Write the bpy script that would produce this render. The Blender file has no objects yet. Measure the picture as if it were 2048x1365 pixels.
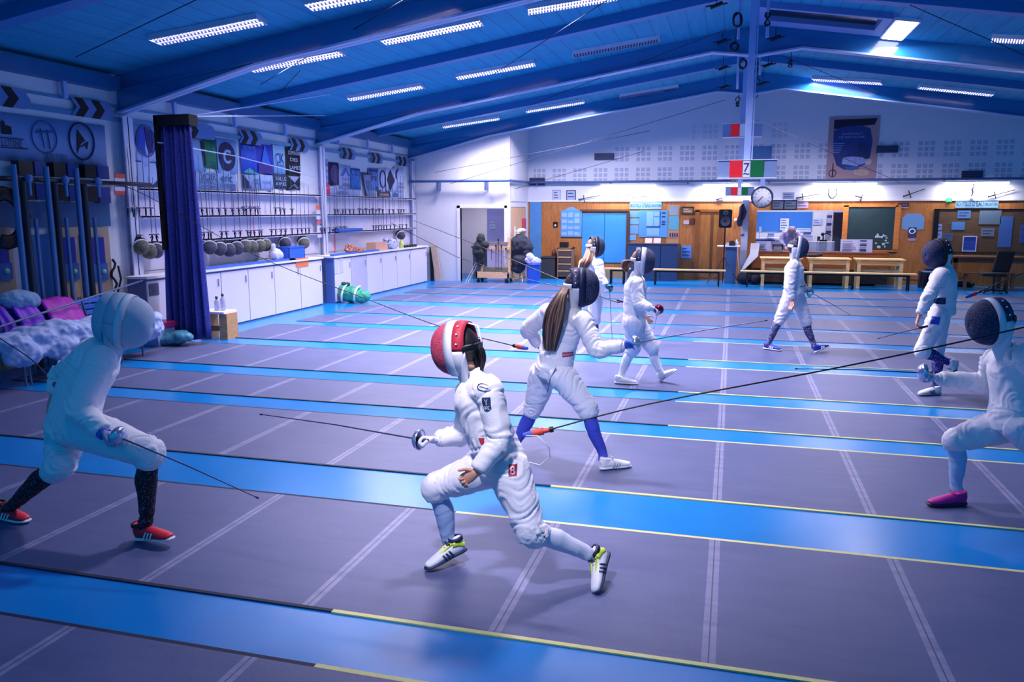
import bpy, bmesh, math, random
from mathutils import Vector, Matrix, Quaternion, noise
random.seed(7)
SC = bpy.context.scene
COL = SC.collection
PI = math.pi

# ------------------------------------------------------------------ camera
CH = 2.0                      # eye height
FPX, PITCH, YAW = 1588.0, 0.1633, 0.268
cd = bpy.data.cameras.new('camera'); CAM = bpy.data.objects.new('camera', cd); COL.objects.link(CAM)
cd.sensor_fit = 'HORIZONTAL'; cd.sensor_width = 36.0; cd.lens = 36.0*FPX/2048.0
cd.clip_start = 0.05; cd.clip_end = 200
CAM.location = (0, 0, CH); CAM.rotation_euler = (PI/2-PITCH, 0, YAW)
SC.camera = CAM
# ------------------------------------------------------------------ world: blue ambient fill added to tint dark areas, let in past unbuilt walls
W = bpy.data.worlds.new('world'); SC.world = W; W.use_nodes = True
bg = W.node_tree.nodes['Background']; bg.inputs[0].default_value = (0.0, 0.25, 0.60, 1); bg.inputs[1].default_value = 0.8
# ------------------------------------------------------------------ exposure
SC.view_settings.view_transform = 'Standard'; SC.view_settings.look = 'None'
SC.view_settings.gamma = 1.0; SC.view_settings.exposure = 0.0
try: SC.view_settings.use_curve_mapping = False
except Exception: pass
SC.cycles.max_bounces = 6; SC.cycles.diffuse_bounces = 3; SC.cycles.glossy_bounces = 3
SC.cycles.use_denoising = True
SC.cycles.sample_clamp_indirect = 6.0

def area_light(name, loc, sx, sy, power, color, target=None, spread=PI):
    l = bpy.data.lights.new(name, 'AREA'); l.shape = 'RECTANGLE'; l.size = sx; l.size_y = sy
    l.energy = power; l.color = color; l.spread = spread
    o = bpy.data.objects.new(name, l); COL.objects.link(o); o.location = loc
    if target is not None:
        o.rotation_euler = (Vector(target)-Vector(loc)).to_track_quat('-Z', 'Y').to_euler()
    return o
LAV = (0.97, 0.86, 0.96)
# the ceiling luminaires' light: power per lamp position (X, Y)
LAMP_POWER = {}

# ------------------------------------------------------------------ picture -> place helpers (place coordinates come out)
_f = Vector((-math.sin(YAW)*math.cos(PITCH), math.cos(YAW)*math.cos(PITCH), -math.sin(PITCH)))
_r = Vector((math.cos(YAW), math.sin(YAW), 0)); _u = _r.cross(_f); C0 = Vector((0, 0, CH))
def ray(px, py): return _f + _r*((px-1024)/FPX) - _u*((py-682.5)/FPX)
def at(px, py, Y): d = ray(px, py); return C0 + d*(Y/d.y)
def atx(px, py, X): d = ray(px, py); return C0 + d*(X/d.x)
def flo(px, py, z=0.0): d = ray(px, py); return C0 + d*((z-CH)/d.z)
ZR, SL, XR = 5.4, 0.155, 0.3            # ridge height, slope, ridge X
def zc(X): return ZR - SL*abs(X-XR)
def atc(px, py, dz=0.0):
    d = ray(px, py); s = 1 if px < 1480 else -1
    t = (ZR+dz - s*SL*XR - CH)/(d.z - s*SL*d.x); return C0 + d*t

# ------------------------------------------------------------------ materials
def srgb(c):
    if isinstance(c, str): c = tuple(int(c[i:i+2], 16)/255 for i in (0, 2, 4))
    return tuple((x/12.92 if x <= 0.04045 else ((x+0.055)/1.055)**2.4) for x in c)
MATS = {}
def mat(name, col, rough=0.6, metal=0.0, var=0.12, scale=6.0, bump=0.0, bscale=40.0, emit=None, estr=0.0, sheen=0.0, alpha=None, spec=0.5, stretch=(1, 1, 1), coat=0.0):
    if name in MATS: return MATS[name]
    m = bpy.data.materials.new(name); m.use_nodes = True; nt = m.node_tree; N = nt.nodes; L = nt.links
    b = N['Principled BSDF']; c = srgb(col)
    b.inputs['Roughness'].default_value = rough; b.inputs['Metallic'].default_value = metal
    b.inputs['Specular IOR Level'].default_value = spec
    if coat: b.inputs['Coat Weight'].default_value = coat
    if sheen: b.inputs['Sheen Weight'].default_value = sheen
    tc = N.new('ShaderNodeTexCoord'); mp = N.new('ShaderNodeMapping'); L.new(tc.outputs['Object'], mp.inputs[0]); mp.inputs['Scale'].default_value = stretch
    n = N.new('ShaderNodeTexNoise'); n.inputs['Scale'].default_value = scale; n.inputs['Detail'].default_value = 4; L.new(mp.outputs[0], n.inputs[0])
    r = N.new('ShaderNodeMix'); r.data_type = 'RGBA'
    r.inputs[6].default_value = tuple(x*(1-var) for x in c)+(1,); r.inputs[7].default_value = tuple(min(1, x*(1+var)) for x in c)+(1,)
    L.new(n.outputs[0], r.inputs[0]); L.new(r.outputs[2], b.inputs['Base Color'])
    if bump:
        n2 = N.new('ShaderNodeTexNoise'); n2.inputs['Scale'].default_value = bscale; n2.inputs['Detail'].default_value = 3; L.new(mp.outputs[0], n2.inputs[0])
        bp = N.new('ShaderNodeBump'); bp.inputs['Strength'].default_value = bump; bp.inputs['Distance'].default_value = 0.02
        L.new(n2.outputs[0], bp.inputs['Height']); L.new(bp.outputs[0], b.inputs['Normal'])
    if emit is not None:
        b.inputs['Emission Color'].default_value = srgb(emit)+(1,); b.inputs['Emission Strength'].default_value = estr
    if alpha is not None: b.inputs['Alpha'].default_value = alpha
    MATS[name] = m; return m
def speck(name, base, dot, scale=900.0, thr=0.5, rough=0.8):
    """fine two tone weave / speckle, e.g. mask mesh or patterned socks"""
    if name in MATS: return MATS[name]
    m = bpy.data.materials.new(name); m.use_nodes = True; nt = m.node_tree; N = nt.nodes; L = nt.links
    b = N['Principled BSDF']; b.inputs['Roughness'].default_value = rough
    tc = N.new('ShaderNodeTexCoord'); n = N.new('ShaderNodeTexNoise'); n.inputs['Scale'].default_value = scale; n.inputs['Detail'].default_value = 1
    L.new(tc.outputs['Object'], n.inputs[0])
    cr = N.new('ShaderNodeValToRGB'); cr.color_ramp.elements[0].position = thr-0.04; cr.color_ramp.elements[1].position = thr+0.08
    cr.color_ramp.elements[0].color = srgb(base)+(1,); cr.color_ramp.elements[1].color = srgb(dot)+(1,)
    L.new(n.outputs[0], cr.inputs[0]); L.new(cr.outputs[0], b.inputs['Base Color']); MATS[name] = m; return m

# ------------------------------------------------------------------ objects
def tag(o, label=None, cat=None, group=None, kind=None):
    if label: o['label'] = label
    if cat: o['category'] = cat
    if group: o['group'] = group
    if kind: o['kind'] = kind
    return o
def thing(name, label, cat, loc=(0, 0, 0), group=None):
    o = bpy.data.objects.new(name, None); COL.objects.link(o); o.location = loc; o.empty_display_size = 0.1
    return tag(o, label, cat, group)
def origin_of(o):
    v = Vector((0, 0, 0))
    while o is not None: v += o.location; o = o.parent
    return v
class MB:
    def __init__(s): s.v = []; s.f = []; s.mi = []; s.sm = []
    def add(s, vs, fs, mi=0, smooth=False):
        b = len(s.v); s.v += [Vector(v) for v in vs]
        for f in fs: s.f.append([b+i for i in f]); s.mi.append(mi); s.sm.append(smooth)
        return s
    def box(s, a, b, mi=0):
        x0, x1 = sorted((a[0], b[0])); y0, y1 = sorted((a[1], b[1])); z0, z1 = sorted((a[2], b[2]))
        return s.add([(x0, y0, z0), (x1, y0, z0), (x1, y1, z0), (x0, y1, z0), (x0, y0, z1), (x1, y0, z1), (x1, y1, z1), (x0, y1, z1)],
                     [(0, 3, 2, 1), (4, 5, 6, 7), (0, 1, 5, 4), (1, 2, 6, 5), (2, 3, 7, 6), (3, 0, 4, 7)], mi)
    def obox(s, c, ax, ay, az, mi=0):       # oriented box, half vectors
        c = Vector(c); ax = Vector(ax); ay = Vector(ay); az = Vector(az)
        vs = [c+ax*i+ay*j+az*k for k in (-1, 1) for j in (-1, 1) for i in (-1, 1)]
        return s.add(vs, [(0, 2, 3, 1), (4, 5, 7, 6), (0, 1, 5, 4), (1, 3, 7, 5), (3, 2, 6, 7), (2, 0, 4, 6)], mi)
    def bar(s, p, q, w, h, up=(0, 0, 1), mi=0):
        p = Vector(p); q = Vector(q); t = (q-p); u = Vector(up); l = t.cross(u)
        if l.length < 1e-5: l = t.cross(Vector((1, 0, 0)))
        l.normalize(); u = l.cross(t).normalized()
        return s.obox((p+q)/2, t/2, l*w/2, u*h/2, mi)
    def tube(s, pts, rad, n=10, mi=0, caps=True, lat=None, smooth=True):
        pts = [Vector(p) for p in pts]; k = len(pts)
        if not isinstance(rad, (list, tuple)): rad = [rad]*k
        rings = []; prev = None
        for i, p in enumerate(pts):
            t = (pts[min(i+1, k-1)]-pts[max(i-1, 0)]).normalized()
            if lat is not None:
                l = Vector(lat[i] if isinstance(lat, list) else lat); l = (l-t*l.dot(t))
            else:
                l = prev - t*prev.dot(t) if prev is not None else t.orthogonal()
            if l.length < 1e-6: l = t.orthogonal()
            l.normalize(); prev = l; m = t.cross(l)
            r = rad[i]; a, b = r if isinstance(r, (list, tuple)) else (r, r)
            rings.append([p + l*(a*math.cos(2*PI*j/n)) + m*(b*math.sin(2*PI*j/n)) for j in range(n)])
        vs = [v for r in rings for v in r]; fs = []
        for i in range(k-1):
            for j in range(n): fs.append((i*n+j, i*n+(j+1) % n, (i+1)*n+(j+1) % n, (i+1)*n+j))
        s.add(vs, fs, mi, smooth)
        if caps:
            b = len(s.v)
            s.add([pts[0]]+rings[0], [(0, 1+(j+1) % n, 1+j) for j in range(n)], mi, False)
            s.add([pts[-1]]+rings[-1], [(0, 1+j, 1+(j+1) % n) for j in range(n)], mi, False)
        return s
    def cyl(s, p, q, r, r2=None, n=16, mi=0): return s.tube([p, q], [r, r if r2 is None else r2], n, mi)
    def ell(s, c, r, n=14, m=9, axes=None, mi=0):
        c = Vector(c); ax = axes or (Vector((1, 0, 0)), Vector((0, 1, 0)), Vector((0, 0, 1))); vs = []; fs = []
        for i in range(m+1):
            th = PI*i/m
            for j in range(n):
                ph = 2*PI*j/n
                vs.append(c + ax[0]*(r[0]*math.sin(th)*math.cos(ph)) + ax[1]*(r[1]*math.sin(th)*math.sin(ph)) + ax[2]*(r[2]*math.cos(th)))
        for i in range(m):
            for j in range(n): fs.append((i*n+j, (i+1)*n+j, (i+1)*n+(j+1) % n, i*n+(j+1) % n))
        return s.add(vs, fs, mi, True)
    def poly(s, pts, thick, nrm, mi=0):     # extruded polygon
        pts = [Vector(p) for p in pts]; nv = Vector(nrm).normalized()*thick; k = len(pts)
        return s.add(pts+[p+nv for p in pts], [list(range(k))[::-1], [k+i for i in range(k)]]+[(i, (i+1) % k, k+(i+1) % k, k+i) for i in range(k)], mi)
    def lathe(s, c, prof, axis=(0, 0, 1), n=20, mi=0):   # prof: [(r, h)]
        c = Vector(c); a = Vector(axis).normalized(); l = a.orthogonal().normalized(); m = a.cross(l)
        vs = [c + a*h + l*(r*math.cos(2*PI*j/n)) + m*(r*math.sin(2*PI*j/n)) for r, h in prof for j in range(n)]
        fs = [(i*n+j, i*n+(j+1) % n, (i+1)*n+(j+1) % n, (i+1)*n+j) for i in range(len(prof)-1) for j in range(n)]
        return s.add(vs, fs, mi, True)
    def mesh(s, name, o=Vector((0, 0, 0))):
        me = bpy.data.meshes.new(name); me.from_pydata([tuple(v-o) for v in s.v], [], s.f)
        me.polygons.foreach_set('material_index', s.mi); me.polygons.foreach_set('use_smooth', s.sm); me.update()
        return me
    def build(s, name, mats, parent=None, bevel=0.0, loc=None):
        if not isinstance(mats, (list, tuple)): mats = [mats]
        if parent is not None: og = origin_of(parent)
        elif loc is not None: og = Vector(loc)
        else:
            if s.v:
                xs = [v.x for v in s.v]; ys = [v.y for v in s.v]; zs = [v.z for v in s.v]
                og = Vector(((min(xs)+max(xs))/2, (min(ys)+max(ys))/2, min(zs)))
            else: og = Vector((0, 0, 0))
        me = s.mesh(name, og); o = bpy.data.objects.new(name, me); COL.objects.link(o)
        for m in mats: me.materials.append(m)
        bm = bmesh.new(); bm.from_mesh(me); bmesh.ops.recalc_face_normals(bm, faces=bm.faces); bm.to_mesh(me); bm.free()
        if parent is not None: o.parent = parent
        else: o.location = og
        if bevel:
            md = o.modifiers.new('bevel', 'BEVEL'); md.width = bevel; md.segments = 2; md.limit_method = 'ANGLE'
        return o
def struct(name, mb, mats, **k): return tag(mb.build(name, mats, loc=(0, 0, 0), **k), kind='structure')
def text_mb(mb, s, c, right, up, height, depth=0.004, width=None, mi=0, align='CENTER'):
    """real letter shapes added to a mesh: centre c, in the plane of right and up"""
    cu = bpy.data.curves.new('t', 'FONT'); cu.body = s; cu.align_x = align; cu.align_y = 'CENTER'; cu.size = 1.0; cu.resolution_u = 2; cu.extrude = 0.0
    ob = bpy.data.objects.new('t', cu); COL.objects.link(ob); dg = bpy.context.evaluated_depsgraph_get(); dg.update()
    me = bpy.data.meshes.new_from_object(ob.evaluated_get(dg)); bpy.data.objects.remove(ob); bpy.data.curves.remove(cu)
    r = Vector(right).normalized(); u = Vector(up).normalized(); nn = r.cross(u)
    xs = [v.co.x for v in me.vertices] or [0]; w = max(xs)-min(xs) or 1; cx = (max(xs)+min(xs))/2 if align == 'CENTER' else min(xs)
    ys = [v.co.y for v in me.vertices] or [0]; hh = (max(ys)-min(ys)) or 1; cy = (max(ys)+min(ys))/2
    sy = height/hh; sx = (width/w) if width else sy
    mb.add([Vector(c)+r*((v.co.x-cx)*sx)+u*((v.co.y-cy)*sy)+nn*depth for v in me.vertices], [tuple(p.vertices) for p in me.polygons], mi)
    bpy.data.meshes.remove(me); return mb
# ================================================================== ROOM SHELL
WX = -8.9; YB = 23.6; XRIGHT = 9.5; YN = 2.6
white = mat('wall_paint_white', 'dcdce6', 0.7, var=0.04, bump=0.05)
bluepaint = mat('floor_blue_rubber', '087ccc', 0.26, var=0.10, scale=2.5, bump=0.02, bscale=60, spec=0.32)
navy = mat('navy_paint', '12305f', 0.5)
MB_ = MB

mb = MB(); mb.add([(-12, -1.5, 0), (XRIGHT+.5, -1.5, 0), (XRIGHT+.5, 27.5, 0), (-12, 27.5, 0)], [(0, 1, 2, 3)])
struct('floor', mb, bluepaint)

# ceiling: two slopes of wood wool boards
def ceiling_material():
    m = bpy.data.materials.new('ceiling_boards'); m.use_nodes = True; nt = m.node_tree; N = nt.nodes; L = nt.links; b = N['Principled BSDF']
    tc = N.new('ShaderNodeTexCoord'); sp = N.new('ShaderNodeSeparateXYZ'); L.new(tc.outputs['Object'], sp.inputs[0])
    n = N.new('ShaderNodeTexNoise'); n.inputs['Scale'].default_value = 3.0; n.inputs['Detail'].default_value = 6
    mp = N.new('ShaderNodeMapping'); mp.inputs['Scale'].default_value = (3.0, 0.35, 1); L.new(tc.outputs['Object'], mp.inputs[0]); L.new(mp.outputs[0], n.inputs[0])
    w = N.new('ShaderNodeMath'); w.operation = 'MULTIPLY'; w.inputs[1].default_value = 1/0.3; L.new(sp.outputs[0], w.inputs[0])
    fr = N.new('ShaderNodeMath'); fr.operation = 'FRACT'; L.new(w.outputs[0], fr.inputs[0])
    lt = N.new('ShaderNodeMath'); lt.operation = 'LESS_THAN'; lt.inputs[1].default_value = 0.06; L.new(fr.outputs[0], lt.inputs[0])
    r = N.new('ShaderNodeMix'); r.data_type = 'RGBA'; r.inputs[6].default_value = srgb('0c7cb0')+(1,); r.inputs[7].default_value = srgb('16a4cc')+(1,)
    L.new(n.outputs[0], r.inputs[0])
    r2 = N.new('ShaderNodeMix'); r2.data_type = 'RGBA'; L.new(r.outputs[2], r2.inputs[6]); r2.inputs[7].default_value = srgb('0a5484')+(1,)
    mu = N.new('ShaderNodeMath'); mu.operation = 'MULTIPLY'; mu.inputs[1].default_value = 0.6; L.new(lt.outputs[0], mu.inputs[0]); L.new(mu.outputs[0], r2.inputs[0])
    L.new(r2.outputs[2], b.inputs['Base Color']); b.inputs['Roughness'].default_value = 0.75
    return m
cm = ceiling_material()
mb = MB()
YC0 = 1.0
for xa, xb in ((WX-1.8, XR), (XR, XRIGHT)):
    mb.add([(xa, YC0, zc(xa)), (xb, YC0, zc(xb)), (xb, YB+.4, zc(xb)), (xa, YB+.4, zc(xa)),
            (xa, YC0, zc(xa)+.12), (xb, YC0, zc(xb)+.12), (xb, YB+.4, zc(xb)+.12), (xa, YB+.4, zc(xa)+.12)],
           [(0, 1, 2, 3), (7, 6, 5, 4), (0, 4, 5, 1), (1, 5, 6, 2), (2, 6, 7, 3), (3, 7, 4, 0)])
struct('ceiling', mb, cm)

# left wall
leftm = mat('wall_left_paint', 'd2d8e6', 0.7, var=0.05, bump=0.04)
mb = MB(); mb.box((WX-.15, 1.0, 0), (WX, 21.6, zc(WX)))
struct('wall_left', mb, leftm)
# block with the open door: front face at Y=21.5, return face at X=-5.97
BX, BY = -5.97, 21.5
DL, DR, DT = -7.42, -6.12, 2.06
mb = MB()
def wallpiece(xa, xb, z0): mb.poly([(xa, BY, z0), (xb, BY, z0), (xb, BY, zc(xb)), (xa, BY, zc(xa))], .12, (0, 1, 0))
wallpiece(WX, DL, 0); wallpiece(DL, DR, DT); wallpiece(DR, BX, 0)
struct('wall_door_block', mb, white)
mb = MB(); mb.box((BX-.12, BY+.1, 2.25), (BX, YB, zc(BX))); mb.box((BX-.12, BY+.1, 0), (BX-.03, BY+.2, 2.25)); mb.box((BX-.12, YB-.25, 0), (BX, YB, 2.25))
mb.box((BX-.14, BY+.1, 2.1), (BX-.02, YB, 2.25))
struct('wall_return', mb, white)
# room seen through the open door
mb = MB(); mb.box((WX, 24.2, 0), (BX-.1, 24.3, 2.6)); mb.box((WX+.1, BY+.1, 0), (WX+.2, 24.3, 2.6)); mb.box((WX, BY+.1, 2.5), (BX-.12, 24.3, 2.6)); mb.box((BX-.16, 23.4, 0), (BX-.06, 24.3, 2.6))
struct('wall_store_room', mb, white)
area_light('store_room_lamp', (-7.2, 22.8, 2.4), 0.8, 0.8, 26, (0.95, 0.85, 1), (-7.2, 22.8, 0))
# door frame + open leaf
frm = mat('door_frame_white', 'e8e6f4', 0.45, var=0.03); frs = mat('door_frame_blue', '5f92cf', 0.5)
mb = MB(); mb.box((DL-.09, BY-.03, 0), (DL, BY+.14, DT+.07)); mb.box((DR, BY-.03, 0), (DR+.07, BY+.14, DT+.07)); mb.box((DL-.09, BY-.03, DT), (DR+.07, BY+.14, DT+.07))
o = struct('trim_1', mb, frm)
t = thing('door_1', 'white door leaf standing ajar in the store room doorway with a printed notice', 'door', (DR-.02, BY+.15, 0)); t['kind'] = 'structure'
mb = MB(); mb.box((DL+.62, BY+.55, 0.01), (DR-.01, BY+.6, DT-.02)); mb.build('door_panel', mat('door_leaf', 'cfc8f0', 0.5, var=.03), t)
pp = mat('paper_white', 'eef0fa', 0.8, var=0.02); ink = mat('ink_black', '15151c', 0.7)
A = at(979, 441, BY+.53); B = at(991, 460, BY+.53)
mb = MB(); mb.box((A.x, BY+.535, B.z), (B.x, BY+.549, A.z)); nt_ = mb.build('notice', pp, t)
mb = MB()
for i, (s, z) in enumerate((('- - - - - -', .95), ('ECOLE', .68), ('D I', .36), ('- - - - -', .05))):
    text_mb(mb, s, ((A.x+B.x)/2, BY+.533, B.z+(A.z-B.z)*z), (1, 0, 0), (0, 0, 1), .035 if '-' not in s else .02, width=(B.x-A.x)*(.9 if i != 2 else .5))
mb.build('lettering', ink, nt_)

# upper back wall with groups of 3x3 acoustic perforations
def back_wall_material():
    m = bpy.data.materials.new('back_wall_acoustic'); m.use_nodes = True; nt = m.node_tree; N = nt.nodes; L = nt.links; b = N['Principled BSDF']
    tc = N.new('ShaderNodeTexCoord'); sp = N.new('ShaderNodeSeparateXYZ'); L.new(tc.outputs['Object'], sp.inputs[0])
    def M(op, a, bb=None, c=None):
        x = N.new('ShaderNodeMath'); x.operation = op
        for i, q in enumerate((a, bb, c)):
            if q is None: continue
            if isinstance(q, (int, float)): x.inputs[i].default_value = q
            else: L.new(q, x.inputs[i])
        return x.outputs[0]
    X = M('ADD', sp.outputs[0], 20.0+0.03); Z = sp.outputs[2]
    gx = M('MODULO', X, 0.617)                       # group pitch
    ing = M('LESS_THAN', gx, 0.43)
    cxm = M('MODULO', gx, 0.147); cell = M('LESS_THAN', cxm, 0.105)
    def row(z0):
        dz = M('SUBTRACT', Z, z0); a = M('GREATER_THAN', dz, 0.0); c = M('LESS_THAN', dz, 0.43)
        q = M('LESS_THAN', M('MODULO', dz, 0.147), 0.105); return M('MULTIPLY', M('MULTIPLY', a, c), q)
    r1 = M('MULTIPLY', row(2.82), M('GREATER_THAN', sp.outputs[0], -5.8))
    r2 = M('MULTIPLY', row(3.40), M('GREATER_THAN', sp.outputs[0], -3.5))
    r3 = M('MULTIPLY', row(3.98), M('MULTIPLY', M('GREATER_THAN', sp.outputs[0], -1.2), M('LESS_THAN', sp.outputs[0], 1.4)))
    rr = M('MAXIMUM', M('MAXIMUM', r1, r2), M('MULTIPLY', r3, 0.5))
    # small holes inside each square
    hx = M('LESS_THAN', M('MODULO', cxm, 0.035), 0.024); hz = M('LESS_THAN', M('MODULO', Z, 0.035), 0.024)
    hh = M('ADD', M('MULTIPLY', M('MULTIPLY', hx, hz), 0.55), 0.45)
    mask = M('MULTIPLY', M('MULTIPLY', rr, hh), M('MULTIPLY', ing, cell))
    r = N.new('ShaderNodeMix'); r.data_type = 'RGBA'; r.inputs[6].default_value = srgb('d3d8ea')+(1,); r.inputs[7].default_value = srgb('98a4c8')+(1,)
    L.new(mask, r.inputs[0]); L.new(r.outputs[2], b.inputs['Base Color']); b.inputs['Roughness'].default_value = 0.8
    return m
mb = MB()
zb = 2.28
mb.add([(BX-.1, YB, zb), (XRIGHT, YB, zb), (XRIGHT, YB, zc(XRIGHT)), (XR, YB, ZR), (BX-.1, YB, zc(BX-.1)),
        (BX-.1, YB+.15, zb), (XRIGHT, YB+.15, zb), (XRIGHT, YB+.15, zc(XRIGHT)), (XR, YB+.15, ZR), (BX-.1, YB+.15, zc(BX-.1))],
       [(0, 1, 2, 3, 4), (9, 8, 7, 6, 5), (0, 5, 6, 1), (1, 6, 7, 2), (2, 7, 8, 3), (3, 8, 9, 4), (4, 9, 5, 0)])
struct('wall_back_upper', mb, back_wall_material())

# lower back wall: orange wood panelling with the serving hatch opening
def wood(name, c1, c2, rough=0.5, sc=(1, 1, 8)):
    if name in MATS: return MATS[name]
    m = bpy.data.materials.new(name); m.use_nodes = True; nt = m.node_tree; N = nt.nodes; L = nt.links; b = N['Principled BSDF']
    tc = N.new('ShaderNodeTexCoord'); mp = N.new('ShaderNodeMapping'); mp.inputs['Scale'].default_value = sc; L.new(tc.outputs['Object'], mp.inputs[0])
    n = N.new('ShaderNodeTexNoise'); n.inputs['Scale'].default_value = 4; n.inputs['Detail'].default_value = 6; n.inputs['Distortion'].default_value = 1.2; L.new(mp.outputs[0], n.inputs[0])
    cr = N.new('ShaderNodeValToRGB'); cr.color_ramp.elements[0].position = .3; cr.color_ramp.elements[1].position = .7
    cr.color_ramp.elements[0].color = srgb(c1)+(1,); cr.color_ramp.elements[1].color = srgb(c2)+(1,)
    L.new(n.outputs[0], cr.inputs[0]); L.new(cr.outputs[0], b.inputs['Base Color']); b.inputs['Roughness'].default_value = rough
    MATS[name] = m; return m
orange = wood('orange_wood_panel', 'a0602c', 'c08048', 0.5, (6, 6, .8))
HL, HR = at(1513, 450, YB).x, at(1690, 450, YB).x
HB, HT = at(1600, 504, YB).z, at(1600, 421, YB).z
mb = MB()
mb.box((BX, YB, 0), (HL, YB+.1, zb)); mb.box((HR, YB, 0), (XRIGHT, YB+.1, zb)); mb.box((HL, YB, HT), (HR, YB+.1, zb)); mb.box((HL, YB, 0), (HR, YB+.1, HB))
struct('wall_back', mb, orange)
# white fascia edge and cornice pipe above it
mb = MB(); mb.box((BX, YB-.03, zb-.03), (XRIGHT, YB+.0, zb+.02)); struct('trim_2', mb, frm)
t = MB(); t.tube([(WX+.05, 21.25, 2.80), (BX+.07, 21.25, 2.80)], 0.035, 8); t.tube([(BX, YB-.12, 2.82), (XRIGHT, YB-.12, 2.80)], .035, 8); t.tube([(BX+.07, 21.25, 2.80), (BX+.07, YB-.12, 2.82)], .035, 8)
for x in (-8.0, -6.6): t.box((x-.02, 21.23, 2.55), (x+.02, 21.49, 2.83))
for i in range(7):
    x = BX+.3+i*2.2; t.box((x-.02, YB-.14, 2.74), (x+.02, YB-.005, 2.80))
o = t.build('heating_pipe', mat('pipe_blue_grey', '3c5c94', 0.4)); tag(o, 'long blue-grey pipe running along the back wall above the lit white band', 'pipe')
# corner strip beside the wooden door and the glazed blue door bay
mb = MB(); mb.box((at(1060, 450, YB-.02).x, YB-.04, 0), (at(1083, 450, YB).x, YB-.001, 2.25)); o = mb.build('door_2', mat('door_light_blue', '4f8fd0', .4)); o['kind'] = 'structure'
# back wall left part is blue shaded door; hatch room behind
mb = MB(); mb.box((HL-.5, 26.4, 0), (HR+.9, 26.5, 2.7)); mb.box((HL-.6, YB+.15, 0), (HL-.5, 26.5, 2.7)); mb.box((HR+.9, YB+.15, 0), (HR+1.0, 26.5, 2.7)); mb.box((HL-.6, YB+.15, 2.6), (HR+1.0, 26.5, 2.7))
struct('wall_office', mb, white)
area_light('office_lamp', ((HL+HR)/2, 25.0, 2.5), 2.2, 1.0, 60, (0.85, 0.85, 1), ((HL+HR)/2, 25, 0))
# portal frames: tapered steel I frames with haunches
steel = mat('steel_blue_grey_gloss', '2a78b8', 0.16, var=0.05, spec=0.8, coat=0.8)
steel2 = mat('steel_flange', '94b0e0', 0.35, var=0.05)
def frame(Y, n):
    mb = MB()
    # lower edge profile
    xs = [WX, -6.5, -.25, XR, .55+.3, 7.1, XRIGHT]
    zl = [3.40, 3.98, 4.93, 4.86, 4.93, 3.98, 3.5]
    xs = [WX+.002, -6.5, -.5, .3, 1.1, 7.1, XRIGHT]; zl = [3.40, 3.99, 4.93, 4.83, 4.93, 3.99, 3.52]
    for i in range(len(xs)-1):
        a, b = xs[i], xs[i+1]
        w = .012
        mb.add([(a, Y-w, zl[i]), (b, Y-w, zl[i+1]), (b, Y-w, zc(b)+.02), (a, Y-w, zc(a)+.02), (a, Y+w, zl[i]), (b, Y+w, zl[i+1]), (b, Y+w, zc(b)+.02), (a, Y+w, zc(a)+.02)],
               [(0, 1, 2, 3), (7, 6, 5, 4), (0, 4, 5, 1), (3, 2, 6, 7), (0, 3, 7, 4), (1, 5, 6, 2)], 0)
        mb.add([(a, Y-.1, zl[i]), (b, Y-.1, zl[i+1]), (b, Y+.1, zl[i+1]), (a, Y+.1, zl[i]), (a, Y-.1, zl[i]+.03), (b, Y-.1, zl[i+1]+.03), (b, Y+.1, zl[i+1]+.03), (a, Y+.1, zl[i]+.03)],
               [(0, 3, 2, 1), (4, 5, 6, 7), (0, 1, 5, 4), (2, 3, 7, 6), (0, 4, 7, 3), (1, 2, 6, 5)], 1)
    # inner flange continuing the straight rafter above the haunch
    mb.bar((WX+.02, Y, 3.75), (-6.4, Y, 4.06), .1, .02, mi=0)
    struct('trim_%d' % n, mb, [steel, steel2])
    mb = MB()
    mb.box((WX+.001, Y-.1, 0), (WX+.03, Y+.1, 3.37)); mb.box((WX+.001, Y-.01, 0), (WX+.15, Y+.01, 3.37)); mb.box((WX+.13, Y-.1, 0), (WX+.15, Y+.1, 3.37))
    struct('trim_%d' % (n+10), mb, mat('column_paint', 'c9cdec', 0.5, var=.04))
for i, Y in enumerate((4.35, 10.25, 16.15, 21.36)): frame(Y, 3+i)
# shallow ribs halfway
for i, Y in enumerate((7.3, 13.2, 19.0)):
    mb = MB()
    for a, b in ((WX, XR), (XR, XRIGHT)):
        for (y0, y1, d) in ((Y-.11, Y+.11, .16),):
            mb.add([(a, y0, zc(a)-d), (b, y0, zc(b)-d), (b, y1, zc(b)-d), (a, y1, zc(a)-d), (a, y0, zc(a)+.01), (b, y0, zc(b)+.01), (b, y1, zc(b)+.01), (a, y1, zc(a)+.01)],
                   [(0, 3, 2, 1), (0, 1, 5, 4), (2, 3, 7, 6), (0, 4, 7, 3), (1, 2, 6, 5)])
    struct('trim_%d' % (20+i), mb, mat('rib_paint', '2a78b8', .5, var=.05))
# cornice on the left wall: box gutter that carries the chevrons, plus hangers
mb = MB(); mb.box((WX, 2.0, 3.30), (WX+.05, 21.4, 3.36)); mb.box((WX, 2.0, 3.50), (WX+.03, 21.4, 3.53))
struct('trim_30', mb, mat('cornice_grey', '4c88b8', .5))
mb = MB(); mb.box((WX+.003, 2.0, zc(WX)-.25), (WX+.2, 4.2, zc(WX)-.06)); mb.box((WX+.003, 4.5, zc(WX)-.25), (WX+.2, 10.1, zc(WX)-.06)); mb.box((WX+.003, 10.4, zc(WX)-.25), (WX+.2, 16.0, zc(WX)-.06)); mb.box((WX+.003, 16.3, zc(WX)-.25), (WX+.2, 21.2, zc(WX)-.06)); struct('trim_31', mb, mat('eave_beam', '1c6098', .5))
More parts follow.
